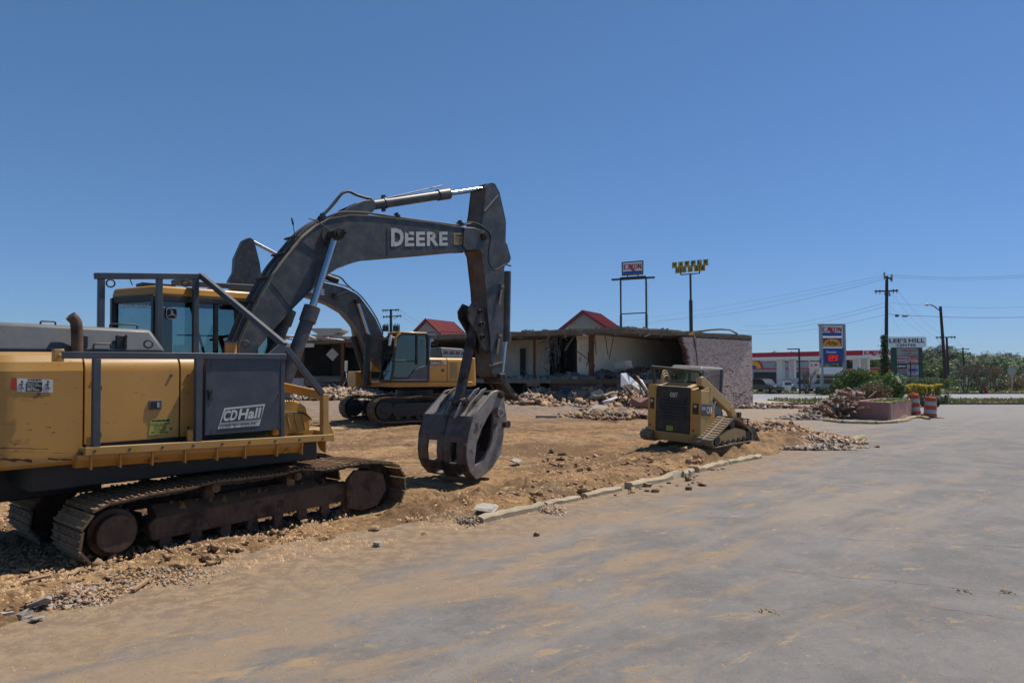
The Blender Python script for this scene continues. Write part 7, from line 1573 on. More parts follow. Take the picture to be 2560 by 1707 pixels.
p0 = at(2213, 935, 70); 
def ivy(rng):
    t = rng.random() ** 1.3; return np.array([p0.x - .05 + rng.normal() * (.20 * (1 - t) + .08), 70 + rng.normal() * .2, 1.2 + t * 5.2])
leaf_obj('ivy', *leaves(ivy, 1500, .12, 3), LD, up1, kind='stuff')
pole('utility_pole', (2372, 955), (2366.5, 842), 100, .17, 'utility pole carrying two grey transformer drums, right behind the street lamp', [(2340, 843.5, 2389, 842.5)])
r = bpy.data.objects['utility_pole.001']
for px in (2355, 2377): a_ = at(px, 865, 99.8); b_ = at(px, 875, 99.8); mb = MB(); mb.cyl(b_, a_, .30, n=14); W('transformer', SIGNG, mb, r)
pole('utility_pole', (2411, 945), (2407, 869), 150, .17, 'farthest utility pole with two cross arms, left of the red oval sign', [(2389.5, 873.5, 2422.5, 872), (2389.5, 885, 2429, 884)])
r = pole('utility_pole', (978, 880), (977.5, 773), 95, .2, 'utility pole with a caged transformer bank, rising behind the second excavator', [(955.5, 776, 998, 774.5), (957, 792, 1003.5, 789.5)])
for px in (961, 967, 987, 993): a_ = at(px, 814, 94.7); b_ = at(px, 828, 94.7); mb = MB(); mb.cyl(b_, a_, .28, n=12); mb.cyl(a_, a_ + Vector((.1, 0, .3)), .05, n=6); W('transformer', BLKM, mb, r)
for (x0, y0, x1, y1) in ((957, 812, 999, 811), (957, 828, 999, 828), (957, 812, 957, 828), (999, 811, 999, 828), (972, 792, 978, 798), (984, 798, 994, 791)): mb = MB(); mb.bar(at(x0, y0, 94.5), at(x1, y1, 94.5), .07, .07); W('cage_bar', BLKM, mb, r)
# ---- street lamp
r = root('street_lamp', at(2364, 950, 66), 'leaning dark street lamp with a cobra head, right of the shopping centre sign', 'street lamp')
b = at(2365, 958, 66); t = at(2351, 766, 66); mb = MB(); mb.cyl(b, t, .17, .12, n=12); W('pole', WOODPOLE, mb, r); mb = MB(); mb.tube([at(2350.5, 777, 66), at(2342, 771, 66), at(2334, 765, 66), at(2325, 761.5, 66)], .05, n=7, smooth=4); W('lamp_arm', DKP, mb, r)
h = at(2318.5, 761.5, 66); mb = MB(); mb.loft([h + Vector(v) for v in ((-.26, -.1, -.02), (.22, -.12, -.02), (.3, -.05, .03), (.3, .05, .03), (.22, .12, -.02), (-.26, .1, -.02))], [h + Vector(v) for v in ((-.22, -.08, .10), (.15, -.08, .16), (.28, -.03, .1), (.28, .03, .1), (.15, .08, .16), (-.22, .08, .1))]); W('lamp_head', SIGNW, mb, r, bevel=.03)
mb = MB(); mb.cyl(h + Vector((-.03, 0, -.02)), h + Vector((-.03, 0, -.13)), .15, .08, n=12); W('lamp_lens', SIGNG, mb, r)
# ---- overhead lines
LINE = mat('overhead_line', (.06, .065, .07), .6, bump=0)
def wire(a, b, sag, Ya, Yb, rad, label):
    P0 = at(*a, Ya); P1 = at(*b, Yb); pts = [P0.lerp(P1, i / 14) - Vector((0, 0, sag * 4 * (i / 14) * (1 - i / 14))) for i in range(15)]
    M = Matrix.Translation(P0); mb = MB(); mb.tube(pts, rad, n=4, cap=False); o = mb.build('power_line', LINE, M=M); setp(o, label, 'power line', 'overhead lines')
labs = ["upper line leaving the tallest pole's top towards the right edge", 'second line just under the top one towards the right edge', 'faint line running right from halfway up the tallest pole', 'thick cable with two splice boxes running right past the street lamp', "highest line running left from the tallest pole's top", "second line running left from the tallest pole's top", "third line running left from just below the tallest pole's top", 'upper of the mid-height lines running left from the tallest pole', 'middle of the mid-height lines running left from the tallest pole', 'lowest line running left from the tallest pole, over the price sign', 'line from the main cross arm down to the transformer pole, right one', 'line from the main cross arm down to the transformer pole, left one', 'line from halfway up the tallest pole down to the transformer pole', 'steep line from the tallest pole down behind the white sign header', 'right line between the transformer pole and the farthest pole', 'left line between the transformer pole and the farthest pole', 'guy wire slanting down left of the tallest pole to the canopy', 'upper line running right from the caged transformer pole', 'lower line running right from the caged transformer pole']
for i_, q in enumerate((((2218, 687), (2590, 686), .3, 70, 66, .013), ((2222, 692), (2590, 691), .3, 70, 66, .011), ((2218, 756), (2590, 766), .3, 70, 66, .009), ((2218, 785), (2590, 792), .2, 70, 66, .022),
          ((2212, 688), (1240, 832), 1.2, 70, 150, .009), ((2212, 694), (1240, 843), 1.5, 70, 150, .009), ((2212, 698), (1640, 800), 1.0, 70, 130, .014), ((2212, 757), (1850, 815), .8, 70, 120, .012), ((2212, 766), (1850, 826), .8, 70, 120, .012), ((2212, 787), (1870, 834), .6, 70, 110, .013),
          ((2245, 727), (2388, 843), 1.2, 70, 100, .008), ((2228, 730), (2360, 845), 1.2, 70, 100, .007), ((2220, 760), (2345, 846), .8, 70, 100, .007), ((2219, 770), (2262, 845), .1, 70, 82, .006), ((2388, 844), (2421, 872), .6, 100, 150, .010), ((2342, 846), (2392, 873), .6, 100, 150, .009),
          ((2213, 790), (2192, 872), .1, 70, 90, .007), ((1000, 776), (1130, 828), .8, 95, 140, .016), ((1003, 791), (1140, 832), .8, 95, 140, .013))): wire(*q, labs[i_])
# ---- back of a road sign, hydrant, small signs
r = root('road_sign', at(2530, 982, 62), 'grey back of an octagonal road sign on a steel post at the far right', 'sign')
p = at(2530, 914, 62); b = at(2530, 984, 62); mb = MB(); mb.bar(b, p, .07, .07); W('post', SIGNG, mb, r); c = at(2530, 927.5, 61.9); R_ = .42
mb = MB(); oc = [(c.x + R_ * math.cos(math.pi / 8 + i * math.pi / 4), 61.9, c.z + R_ * math.sin(math.pi / 8 + i * math.pi / 4)) for i in range(8)]; mb.slab(oc, (0, .02, 0)); W('sign_plate', SIGNG, mb, r, smooth=False)
r = root('fire_hydrant', at(2465, 982, 86), 'red fire hydrant on the grass verge among bare shrubs', 'fire hydrant')
p = at(2465, 982, 86); p.z = .15; HY = mat('hydrant_red', (.30, .012, .02), .45)
mb = MB(); mb.cyl(p, p + Vector((0, 0, .6)), .17, n=14); mb.cyl(p, p + Vector((0, 0, .06)), .24, n=14); mb.cyl(p + Vector((0, 0, .6)), p + Vector((0, 0, .78)), .2, .07, n=14); mb.cyl(p + Vector((0, 0, .78)), p + Vector((0, 0, .86)), .05, n=8); W('hydrant_body', HY, mb, r)
for s in (-1, 1): mb = MB(); mb.cyl(p + Vector((s * .1, 0, .45)), p + Vector((s * .32, 0, .45)), .09, n=10); W('hydrant_outlet', HY, mb, r)
r = root('estate_sign', at(2507, 975, 95), 'small pink banner sign on posts at the verge, right of the hydrant', 'sign'); p = at(2508.5, 966, 95); mb = MB(); mb.box(p, (.42, .05, .9)); W('sign_panel', mat('pink_banner', (.5, .18, .2), .6), mb, r); mb = MB(); mb.bar((p.x + .3, 95, 0), (p.x + .3, 95, p.z + 1.2), .05, .05); W('post', DKP, mb, r)
r = root('newspaper_box', at(2498, 975, 95), 'pale newspaper box beside the pink banner', 'box'); p = at(2498, 968, 95); mb = MB(); mb.box2((p.x - .25, 94.8, .1), (p.x + .25, 95.2, p.z + .4)); W('box_body', SIGNG, mb, r, bevel=.03); mb = MB(); mb.box2((p.x - .18, 94.77, p.z - .1), (p.x + .18, 94.79, p.z + .3)); W('box_window', CGL, mb, r)
# ---- tilted white lane barrier boards
r = root('tilted_board', at(2245, 965, 60), 'pair of narrow white boards leaning left of the shopping centre sign', 'board')
for dx in (0, 4.5): mb = MB(); mb.bar(at(2240 + dx, 940, 60), at(2249 + dx, 957, 60), .13, .03); W('board', SIGNW, mb, r); 
mb = MB(); mb.bar(at(2249, 955, 60), at(2252, 972, 60), .06, .06); W('support', DKP, mb, r)
# ---- bushes
def bush(name, c, rad, n, size, m, label, flat_=1.0, inner=.7, cat='bush', m2=None, frac=0, stems=True):
    r = root(name, (c[0], c[1], 0), label, cat)
    co, q = leaves(shell(c, rad, flat_, inner, zcut=.05), n, size, int(abs(c[0] * 10)) + n); leaf_obj('foliage', co, q, m, r)
    if m2: co, q = leaves(shell((c[0], c[1], c[2] + rad[2] * .12), (rad[0] * .98, rad[1] * .98, rad[2] * .95), flat_, .93, zcut=c[2] + rad[2] * .35), frac, size * .9, n + 5); leaf_obj('leaf_tips', co, q, m2, r)
    if stems:
        mb = MB(); rr = random.Random(n)
        for k in range(7): a = rr.uniform(0, 6.28); mb.tube([(c[0], c[1], 0), (c[0] + math.cos(a) * rad[0] * .4, c[1] + math.sin(a) * rad[1] * .4, c[2] * .8), (c[0] + math.cos(a) * rad[0] * .7, c[1] + math.sin(a) * rad[1] * .7, c[2] + rad[2] * .4)], .035, n=5)
        W('stems', TWIG, mb, r)
    return r
p = at(2150, 985, 66); bush('bush', (p.x, 66.5, 1.35), (2.15, 1.6, 1.55), 5200, .11, LG, 'large rounded green bush in front of the petrol canopy', m2=LD, inner=.55, frac=400)
p = at(2105, 975, 68); bush('bush', (p.x, 68, .9), (1.2, 1.0, 1.1), 1500, .10, LD, 'low dark bush right of the price sign leg', inner=.5)
p = at(2230, 975, 64); bush('bush', (p.x, 64, 1.2), (1.35, 1.2, 1.4), 2600, .11, LG, 'green bush at the foot of the ivy-covered pole', inner=.5)
p = at(2060, 972, 80); bush('bush', (p.x, 80, .35), (1.3, .8, .6), 900, .08, LD, 'small low mound bush at the foot of the price sign', inner=.3, stems=False)
p = at(2310, 985, 50); bush('clipped_bush', (p.x, 50.2, .75), (.94, .85, .80), 3800, .05, LD, 'squat clipped bush with bright yellow top behind the barrels', flat_=.5, inner=.82, m2=LY, frac=3200)
p = at(2332, 985, 55); bush('clipped_bush', (p.x, 55.5, .98), (1.15, 1.0, 1.0), 5600, .06, LO, 'big clipped olive green bush just behind the yellow one', flat_=.5, inner=.82, m2=LO, frac=900)
for px, Yb, w_, h_, m in ((2395, 92, 1.6, .6, LG), (2425, 93, 2.0, .5, LD), (2550, 92, 2.0, 1.6, LB), (2520, 94, 2.2, 1.5, LO), (2440, 98, 2.0, 1.4, LD), (2480, 99, 2.2, 1.5, LD), (2380, 99, 1.6, 1.7, LG), (2600, 90, 2.5, 1.7, LD)):
    p = at(px, 960, Yb); bush('verge_bush', (p.x, Yb, h_ * .7), (w_, 1.2, h_ * .8), 900, .12, m, 'roadside bush on the verge %s' % {2395: 'right of the white car', 2425: 'low in front of the bare shrubs', 2550: 'brown, at the right edge of the view', 2520: 'olive, behind the octagonal sign', 2440: 'dark, behind the bare shrubs', 2480: 'dark, behind the red hydrant', 2380: 'tall, beside the transformer pole', 2600: 'dark, just past the right edge'}[px], inner=.3, stems=False)
# ---- bare pollarded shrubs
def bare_tree(px, Y, h, label, seed, leaf=None, spread=.9):
    p = at(px, 980, Y); r = root('crape_myrtle', (p.x, Y, .1), label, 'tree', 'bare pollarded shrubs along the highway'); rr = random.Random(seed); tips = []
    mb = MB()
    for k in range(5):
        a = rr.uniform(0, 6.28); x = p.x + math.cos(a) * .15; e = Vector((p.x + math.cos(a) * h * .22, Y + math.sin(a) * h * .2, .1 + h * rr.uniform(.45, .6)))
        mb.tube([(x, Y, .1), ((x + e.x) / 2 + rr.uniform(-.1, .1), Y, .1 + h * .25), e], [.09, .07, .05], n=6); tips.append(e)
    W('trunk', TWIG, mb, r)
    mb = MB()
    for e in tips:
        for j in range(9):
            a = rr.uniform(0, 6.28); l = h * rr.uniform(.25, .5); d = Vector((math.cos(a) * spread * rr.uniform(.2, 1), math.sin(a) * .6, 1)).normalized(); f = e + d * l; mb.tube([e, e.lerp(f, .5) + Vector((rr.uniform(-.05, .05), 0, 0)), f], .018, n=4)
            for _ in range(2): g_ = e.lerp(f, rr.uniform(.4, .9)); mb.tube([g_, g_ + Vector((rr.uniform(-.3, .3), rr.uniform(-.2, .2), rr.uniform(.1, .4)))], .011, n=4)
    W('branches', TWIG, mb, r, smooth=False)
    if leaf:
        co, q = leaves(shell((p.x, Y, h * .85), (h * .35, h * .35, h * .3), 1, .3), leaf[1], .06, seed); leaf_obj('young_leaves', co, q, leaf[0], r)
bare_tree(2016, 80, 3.0, 'bare pollarded shrub in front of the white pickup', 1)
bare_tree(2413, 86, 3.6, 'bare many-stemmed shrub, leftmost of the three left of the hydrant', 2, (LO, 150)); bare_tree(2453, 86, 3.9, 'bare many-stemmed shrub directly left of the hydrant', 3, (LO, 150)); bare_tree(2488, 88, 3.4, 'shrub with a few brown leaves right of the hydrant', 4, (LB, 400)); bare_tree(2440, 95, 3.4, 'bare shrub standing behind, under the red oval sign', 6)
# ---- wooded hills
rng = np.random.default_rng(8)
def hill(x, y):
    b = -1 + 14.5 * sstep(320, 900, y) + 6 * sstep(900, 1400, y)
    return b + 9 * np.exp(-(((x / y - .625) / .055) ** 2)) * sstep(330, 430, y) * (1 - sstep(560, 700, y)) + 2.0 * fbm(x / 90., y / 90., 3, 30)
def build_hill():
    xs = np.linspace(-400, 1100, 120); ys = np.linspace(230, 1500, 80); X, Y_ = np.meshgrid(xs, ys); Z = hill(X, Y_) * sstep(225, 300, Y_) - .3; idx = np.arange(X.size).reshape(X.shape)
    q = np.stack([idx[:-1, :-1], idx[:-1, 1:], idx[1:, 1:], idx[1:, :-1]], -1).reshape(-1, 4); o = link('hill', npmesh('hill', np.stack([X.ravel(), Y_.ravel(), Z.ravel()], 1), q), EARTH); setp(o, kind='structure')
build_hill()
WOODM, nt_, p_, out_ = nodes('woodland_leaves'); g_ = G(nt_); at_ = g_.n('Attribute'); at_.attribute_name = 'tint'; g_.L.new(at_.outputs['Color'], p_.inputs['Base Color']); p_.inputs['Roughness'].default_value = .8
def forest(n, seed, x_fn, y0, y1, dark=False, name='woodland', size=1.0):
    rng = np.random.default_rng(seed); CO = []; TI = []; K_ = 260
    for i in range(n):
        y = y0 + (y1 - y0) * rng.random() ** .8; x = x_fn(rng, y); z = float(hill(x, y)) * float(sstep(225, 300, y)); R_ = rng.uniform(2.8, 4.8) * size; H_ = R_ * rng.uniform(1.1, 1.6)
        d = rng.normal(size=(K_, 3)); d[:, 2] = np.abs(d[:, 2]) * 1.1 - .35; d /= np.linalg.norm(d, axis=1)[:, None]
        k = rng.uniform(.72, 1.06, (K_, 1)) * (1 + .22 * np.sin(4 * d[:, :1] + i) * np.cos(3 * d[:, 1:2] + i)); P_ = np.array([x, y, z + H_ * .9]) + d * k * [R_, R_, H_]
        a = rng.normal(size=(K_, 3)); a -= d * (a * d).sum(1)[:, None] * .85; a /= np.linalg.norm(a, axis=1)[:, None]; b = np.cross(d, a); b /= np.linalg.norm(b, axis=1)[:, None]; s = rng.uniform(.5, 1.15, (K_, 1)) * R_ * .125
        CO.append(np.stack([P_ - a * s, P_ + b * s, P_ + a * s, P_ - b * s], 1).reshape(-1, 3))
        u = rng.random(); pine = dark or u < .12
        base = np.array([.028, .058, .024]) if pine else (np.array([.12, .20, .045]) * rng.uniform(.65, 1.25) if u < .72 else (np.array([.18, .185, .065]) * rng.uniform(.7, 1.1) if u < .9 else np.array([.10, .085, .045])))
        c_ = base * rng.uniform(.85, 1.15, (K_, 1)); c_ = np.concatenate([c_, np.ones((K_, 1))], 1); TI.append(np.repeat(c_, 4, 0))
    co = np.concatenate(CO); ti = np.concatenate(TI); me = npmesh(name, co, np.arange(len(co)).reshape(-1, 4), False); at_ = me.color_attributes.new('tint', 'FLOAT_COLOR', 'POINT'); at_.data.foreach_set('color', ti.astype(np.float32).ravel())
    o = link(name, me, WOODM); setp(o, kind='stuff', label='spring woodland covering the hills beyond the road')
forest(620, 1, lambda r_, y: y * r_.uniform(.30, .85), 300, 640)
forest(260, 2, lambda r_, y: y * r_.uniform(.30, .85), 640, 1150, name='woodland', size=1.3)
forest(150, 3, lambda r_, y: y * r_.uniform(.56, .85), 560, 700, dark=True, size=1.1)
forest(90, 4, lambda r_, y: y * r_.uniform(.30, .85), 250, 310, size=.34)
forest(110, 5, lambda r_, y: y * r_.uniform(-.9, .25), 420, 700)
# small distant trees right behind the station
def tree(px, Y, h, label, seed, m=LG):
    p = at(px, 940, Y); r = root('leafy_tree', (p.x, Y, 0), label, 'tree', 'trees behind the station'); mb = MB(); mb.tube([(p.x, Y, 0), (p.x + .2, Y, h * .4), (p.x, Y, h * .7)], [.25, .2, .1], n=7)
    for k in range(5): a = k * 1.3; mb.tube([(p.x, Y, h * .45), (p.x + math.cos(a) * h * .25, Y + math.sin(a) * h * .2, h * .8)], .07, n=5)
    W('trunk', TWIG, mb, r); co, q = leaves(shell((p.x, Y, h * .68), (h * .42, h * .4, h * .36), 1, .45, .3), 1300, h * .045, seed); leaf_obj('crown', co, q, m, r)
for k, (px, Y_, h, m) in enumerate(((1900, 165, 6.5, LG), (1930, 172, 6, LO), (1995, 150, 6.8, LD), (2010, 158, 6.2, LG), (2030, 165, 6, LO), (2118, 145, 6.6, LD), (2180, 150, 6.0, LG), (2200, 160, 6.4, LO), (2222, 155, 6.4, LB), (2255, 160, 6.5, LG), (2325, 120, 3.6, LO), (2345, 125, 4.2, LG), (2290, 165, 6.5, LG))):
    tree(px, Y_, h, 'leafy tree showing %s' % ('left of the first canopy column', 'over the shop roof', 'dark, between the canopy columns', 'over the shop roof right of the lot lamp', 'over the right end of the shop roof', 'dark, just right of the price sign', 'between the right canopy columns and the pole', 'olive, left of the ivy-covered pole', 'brown, touching the ivy-covered pole', 'behind the multi-panel sign', 'small and olive, right of the multi-panel sign', 'small and green, left of the leaning lamp pole', 'green, behind the right post of the multi-panel sign')[k], 50 + k, m)
# lone building top on the ridge
r = root('ridge_building', at(2525, 890, 1100), 'tiny pale building on the wooded ridge at far right', 'building'); p = at(2525, 888, 1100); mb = MB(); mb.box2((p.x - 9, 1100, p.z - 12), (p.x + 12, 1110, p.z + 1)); W('wall', STUC, mb, r, smooth=False); mb = MB(); mb.box2((p.x - 3, 1100, p.z + 1), (p.x + 3, 1108, p.z + 4)); W('roof_block', STUC, mb, r, smooth=False)
# ================================================================== BARRELS, PLANTER, KERB, RUBBLE
ORB = mat('barrel_orange', (.62, .085, .018), .5, var=.08, dust=.15, bump=0); WHB = mat('barrel_white_band', (.52, .54, .56), .4, var=.08, dust=.2, bump=0)
def barrel(px, pyb, Y, h, tilt, label):
    p = at(px, pyb, Y); p.z = .03; M = Matrix.Translation(p) @ Matrix.Rotation(tilt, 4, 'Y'); r = root('traffic_barrel', M, label, 'traffic barrel', 'orange and white traffic barrels by the planter')
    R0, R1 = .33, .27; n = 28; f = lambda t: R0 + (R1 - R0) * t; zs = [0, .16, .34, .56, .74, .92, 1.0]
    for k, (a, b) in enumerate(zip((0, .17, .36, .55, .75), (.17, .36, .55, .75, .93))):
        mb = MB(); mb.cyl((0, 0, a * h + .008), (0, 0, b * h - .008), f(a) - .012 * (k % 2), f(b) - .012 * (k % 2), n=n, cap=False); mb.cyl((0, 0, b * h - .008), (0, 0, b * h + .008), f(b) + .008, f(b) + .008, n=n); mb.build('orange_band' if k % 2 == 0 else 'white_band', ORB if k % 2 == 0 else WHB, r)
    mb = MB(); mb.cyl((0, 0, .93 * h), (0, 0, h), f(.95), f(1) * .8, n=n); mb.tube([(-.12, 0, h), (-.08, 0, h + .05), (.08, 0, h + .05), (.12, 0, h)], .02, n=6); mb.build('barrel_lid', ORB, r)
    mb = MB(); mb.box((.05, 0, .0), (.95, .85, .06)); mb.build('rubber_base', BLACK, r, bevel=.02)
barrel(2325, 1045, 37.2, 1.12, .07, 'tilted orange and white traffic barrel, the right one with both white bands clear')
barrel(2287, 1040, 39.8, 1.22, -.03, 'orange and white traffic barrel partly hidden behind the end of the pink planter')
# ---- planter
PINK = mat('faded_pink_render', (.46, .235, .20), .85, var=.12, scale=2, bump=.15, streak=.5, dustcol=(.30, .15, .13))
c0_ = gz(2226, 1051.5); l_ = gz(2142, 1046); r_ = gz(2286, 1037); hP = .93
r = root('planter', c0_, 'low faded pink planter box with weeds, half buried under a brick pile', 'planter')
c0_.z = l_.z = r_.z = 0; l_ = c0_ + (l_ - c0_).normalized() * 1.9; rb_ = r_ - c0_
def pw(a, b, th=.22): 
    mb = MB(); d = (b - a).normalized(); mb.bar(Vector((a.x, a.y, hP / 2)), Vector((b.x, b.y, hP / 2)), th, hP); return mb.build('planter_wall', PINK, r, fr=WORLD, bevel=.015)
off = Vector((.05, .11, 0)); pw(c0_ + off, l_ + off + Vector((-.3, 0, 0))); pw(c0_ + Vector((-.1, .2, 0)), r_ + Vector((-.1, .1, 0))); pw(r_, r_ + (l_ - c0_)); pw(l_ + Vector((-.1, .1, 0)), l_ + rb_)
cm_ = (c0_ + r_ + (r_ + (l_ - c0_)) + l_) / 4; sl_ = [c0_.lerp(cm_, .12), r_.lerp(cm_, .08), (r_ + (l_ - c0_)).lerp(cm_, .08), l_.lerp(cm_, .12)]
mb = MB(); mb.loft([(p.x, p.y, .1) for p in sl_], [(p.x, p.y, hP - .14) for p in sl_]); mb.build('planter_soil', DIRT, r, fr=WORLD)
def weeds(rng):
    u, v = rng.random(2); p = c0_ + (r_ - c0_) * (.1 + .85 * u) + (l_ - c0_) * v * (.25 if rng.random() < .6 else .9); return np.array([p.x + rng.normal() * .05, p.y, hP - .06 + abs(rng.normal()) * .05])
leaf_obj('planter_weeds', *leaves(weeds, 900, .05, 4), LF, None, kind='stuff')
p = at(2195, 985, 42); bush('dry_shrub', (p.x - .1, 42.3, .95), (1.15, .7, .95), 1900, .06, LB, 'brown half-dead shrub growing behind the pink planter', inner=.25, m2=LO, frac=250)
p = at(2160, 985, 42.5); bush('dry_shrub', (p.x, 42.5, .95), (.45, .4, .75), 500, .06, LO, 'small yellowish shrub left of the brown one behind the planter', inner=.25)
# ---- kerbs round the drive
KY_ = mat('worn_yellow_kerb', (.46, .38, .20), .85, var=.2, scale=3, dust=.5, dustcol=(.40, .30, .18), rust=.3, rustcol=(.35, .32, .28), bump=.35, bscale=25)
def kerb_run(pts, label, m, hs=.15, wd=.17, skip=(), rough=.03, seed=1):
    r = root('kerb', pts[0], label, 'kerb'); rr = random.Random(seed); P_ = [Vector(p) for p in pts]; out = [P_[0]]; acc = 0
    L = sum((b - a).length for a, b in zip(P_, P_[1:])); step = 1.5; n = max(1, int(L / step)); samp = []
    def atl(t):
        for a, b in zip(P_, P_[1:]):
            d = (b - a).length
            if t <= d: return a.lerp(b, t / d)
            t -= d
        return P_[-1]
    for i in range(n):
        if i in skip: continue
        a = atl(L * i / n + .02); b = atl(L * (i + 1) / n - .02); d = (b - a).normalized(); s = Vector((-d.y, d.x, 0)); K_ = 8; A = []
        mb = MB(); prev = None
        for k in range(K_ + 1):
            c = a.lerp(b, k / K_); hh = hs * (1 + rr.uniform(-rough, rough) * 3); j = lambda: rr.uniform(-.008, .008)
            ring = [c - s * wd / 2 + Vector((j(), j(), -.1)), c + s * wd / 2 + Vector((j(), j(), -.1)), c + s * (wd / 2) + Vector((0, 0, hh * .75 + j())), c + s * (wd * .3 + j()) + Vector((0, 0, hh + j())), c - s * (wd * .3 + j()) + Vector((0, 0, hh + j())), c - s * wd / 2 + Vector((j(), j(), hh * .7))]
            if prev: 
                base = len(mb.v); mb.v += [tuple(q) for q in prev + ring]; 
                for e in range(6): mb.f.append((base + e, base + (e + 1) % 6, base + 6 + (e + 1) % 6, base + 6 + e)); mb.m.append(0)
            else: mb.add(ring, [tuple(range(6))])
            prev = ring
        mb.add(prev, [tuple(range(6))]); mb.build('kerb_stone', m, r, fr=WORLD)
    return r
kerb_run([gz(1196, 1306), gz(1290, 1286), gz(1355, 1270)], 'short broken length of kerb nearest the camera, cracked across', KERBC, hs=.10, rough=.07, seed=3)
kerb_run([gz(1360, 1265), gz(1447, 1247)], 'low kerb length just beyond the crushed white gap', KERBC, hs=.08, rough=.07, seed=4)
kerb_run([gz(1458, 1244), gz(1548, 1225)], 'dirt-smeared kerb length in the middle of the dirt edge', KERBC, hs=.09, rough=.07, seed=14)
kerb_run([gz(1570, 1222), gz(1640, 1205), gz(1728, 1184)], 'sound kerb length in front of the compact track loader', KERBC, hs=.12, wd=.2, rough=.09, seed=5)
kerb_run([gz(1738, 1180), gz(1800, 1163), gz(1880, 1148), gz(1968, 1131)], 'long kerb length beside the bucket of the compact track loader', KERBC, hs=.11, wd=.2, rough=.1, skip=(2,), seed=6)
kerb_run([gz(2128, 1109), gz(2160, 1101)], 'stub of yellow kerb at the far tip of the dirt', KY_, hs=.2, wd=.22, seed=7)
kerb_run([gz(2060, 1052), gz(2120, 1059), gz(2200, 1060), gz(2262, 1055), gz(2275, 1047), gz(2300, 1043), gz(2322, 1049)], 'worn yellow kerb curving round the planter island', KY_, hs=.13, wd=.2, seed=8)
# ---- rubble: irregular chunks
def chunk_mesh(name, d, seed, m, rough=.18, cuts=1):
    rr = random.Random(seed); bm = bmesh.new(); bmesh.ops.create_cube(bm, size=1)
    if cuts: bmesh.ops.subdivide_edges(bm, edges=bm.edges[:], cuts=cuts, use_grid_fill=True)
    for v in bm.verts:
        for k in range(3): v.co[k] = (v.co[k] + rr.uniform(-rough, rough) * (1 if cuts else 1)) * d[k]
    me = bpy.data.meshes.new(name); bm.to_mesh(me); bm.free(); me.materials.append(m); return me
CHW = mat('pale_broken_concrete', (.38, .335, .29), .9, var=.25, scale=6, bump=.5, bscale=25, dust=.35, dustcol=(.36, .28, .20), rnd=.45)
CHR = mat('dusty_brick_masonry', (.25, .135, .09), .9, var=.35, scale=6, bump=.5, bscale=25, dust=.4, dustcol=(.34, .25, .165), rust=.12, rustcol=(.42, .38, .34), rnd=.6)
CHD = mat('dirt_clod', (.43, .27, .145), .95, var=.3, scale=6, bump=.8, bscale=20, rnd=.25)
WD = mat('splintered_timber', (.38, .25, .14), .85, var=.25, scale=5, bump=.2, rnd=.4)
TPL = {'w': [chunk_mesh('concrete_chunk', (1, rr_, hh), k, CHW, .2) for k, (rr_, hh) in enumerate(((.8, .5), (.6, .35), (.9, .25), (.7, .7)))],
       'r': [chunk_mesh('brick_chunk', (1, rr_, hh), 10 + k, CHR, .16) for k, (rr_, hh) in enumerate(((.5, .33), (.8, .35), (.6, .6), (.9, .28)))],
       'b': [chunk_mesh('brick', (1, .48, .33), 20, CHR, .03, 0)], 'd': [chunk_mesh('dirt_clod', (1, rr_, hh), 30 + k, CHD, .28) for k, (rr_, hh) in enumerate(((.8, .6), (.7, .5), (.9, .4)))],
       's': [chunk_mesh('flat_slab', (1, .7, .12), 40, CHW, .1, 1), chunk_mesh('flat_slab', (1, .6, .16), 41, CHR, .12, 1)]}
for t in ('w', 'd'):
    for me in TPL[t]: me.polygons.foreach_set('use_smooth', [t == 'd'] * len(me.polygons))
RB = random.Random(99)
def chunk(kind, p, s, name, label, cat, group, tilt=.6, sub=None):
    me = RB.choice(TPL[kind]) if sub is None else TPL[kind][sub]
    o = bpy.data.objects.new(name, me); COL.objects.link(o); o.location = p; o.scale = (s, s, s); o.rotation_euler = (RB.uniform(-tilt, tilt), RB.uniform(-tilt, tilt), RB.uniform(0, 6.28)); setp(o, label, cat, group); return o
def dz(x, y): return max(0.0 if kerb_y(x) > y else -9, float(dirt_z(np.array([x]), np.array([y]))[0]))
# pile against the planter: heap height grows towards its middle
PL = 'broken brick and concrete lump in the heap beside the pink planter'
for i in range(200):
    t = RB.random(); px = 1985 + 185 * t ** .8; depth = RB.uniform(-.2, 2.2); g0 = gz(px, 1048 - 6 * depth); k = (px - 1985) / 185
    H_ = (.15 + 1.45 * sstep(0.15, .8, k)) * (1 - .12 * abs(depth - 1.2)); z = RB.random() ** .8 * float(H_); s = RB.uniform(.18, .42) * (1.25 if RB.random() < .15 else 1)
    sink = s * .15; chunk('rrbbws'[RB.randrange(6)], (g0.x, g0.y + z * .55, max(.05, z - sink)), s, 'rubble_chunk', ('broken piece in the low left toe of the planter heap' if k < .33 else 'broken piece in the middle slope of the planter heap' if k < .7 else 'broken piece high in the planter heap, against the planter'), 'rubble', 'rubble heap at the planter', .9)
mb = MB()                                                            # packed core of the heap
rr = random.Random(2)
core = []
for i in range(15):
    for j in range(7): pass
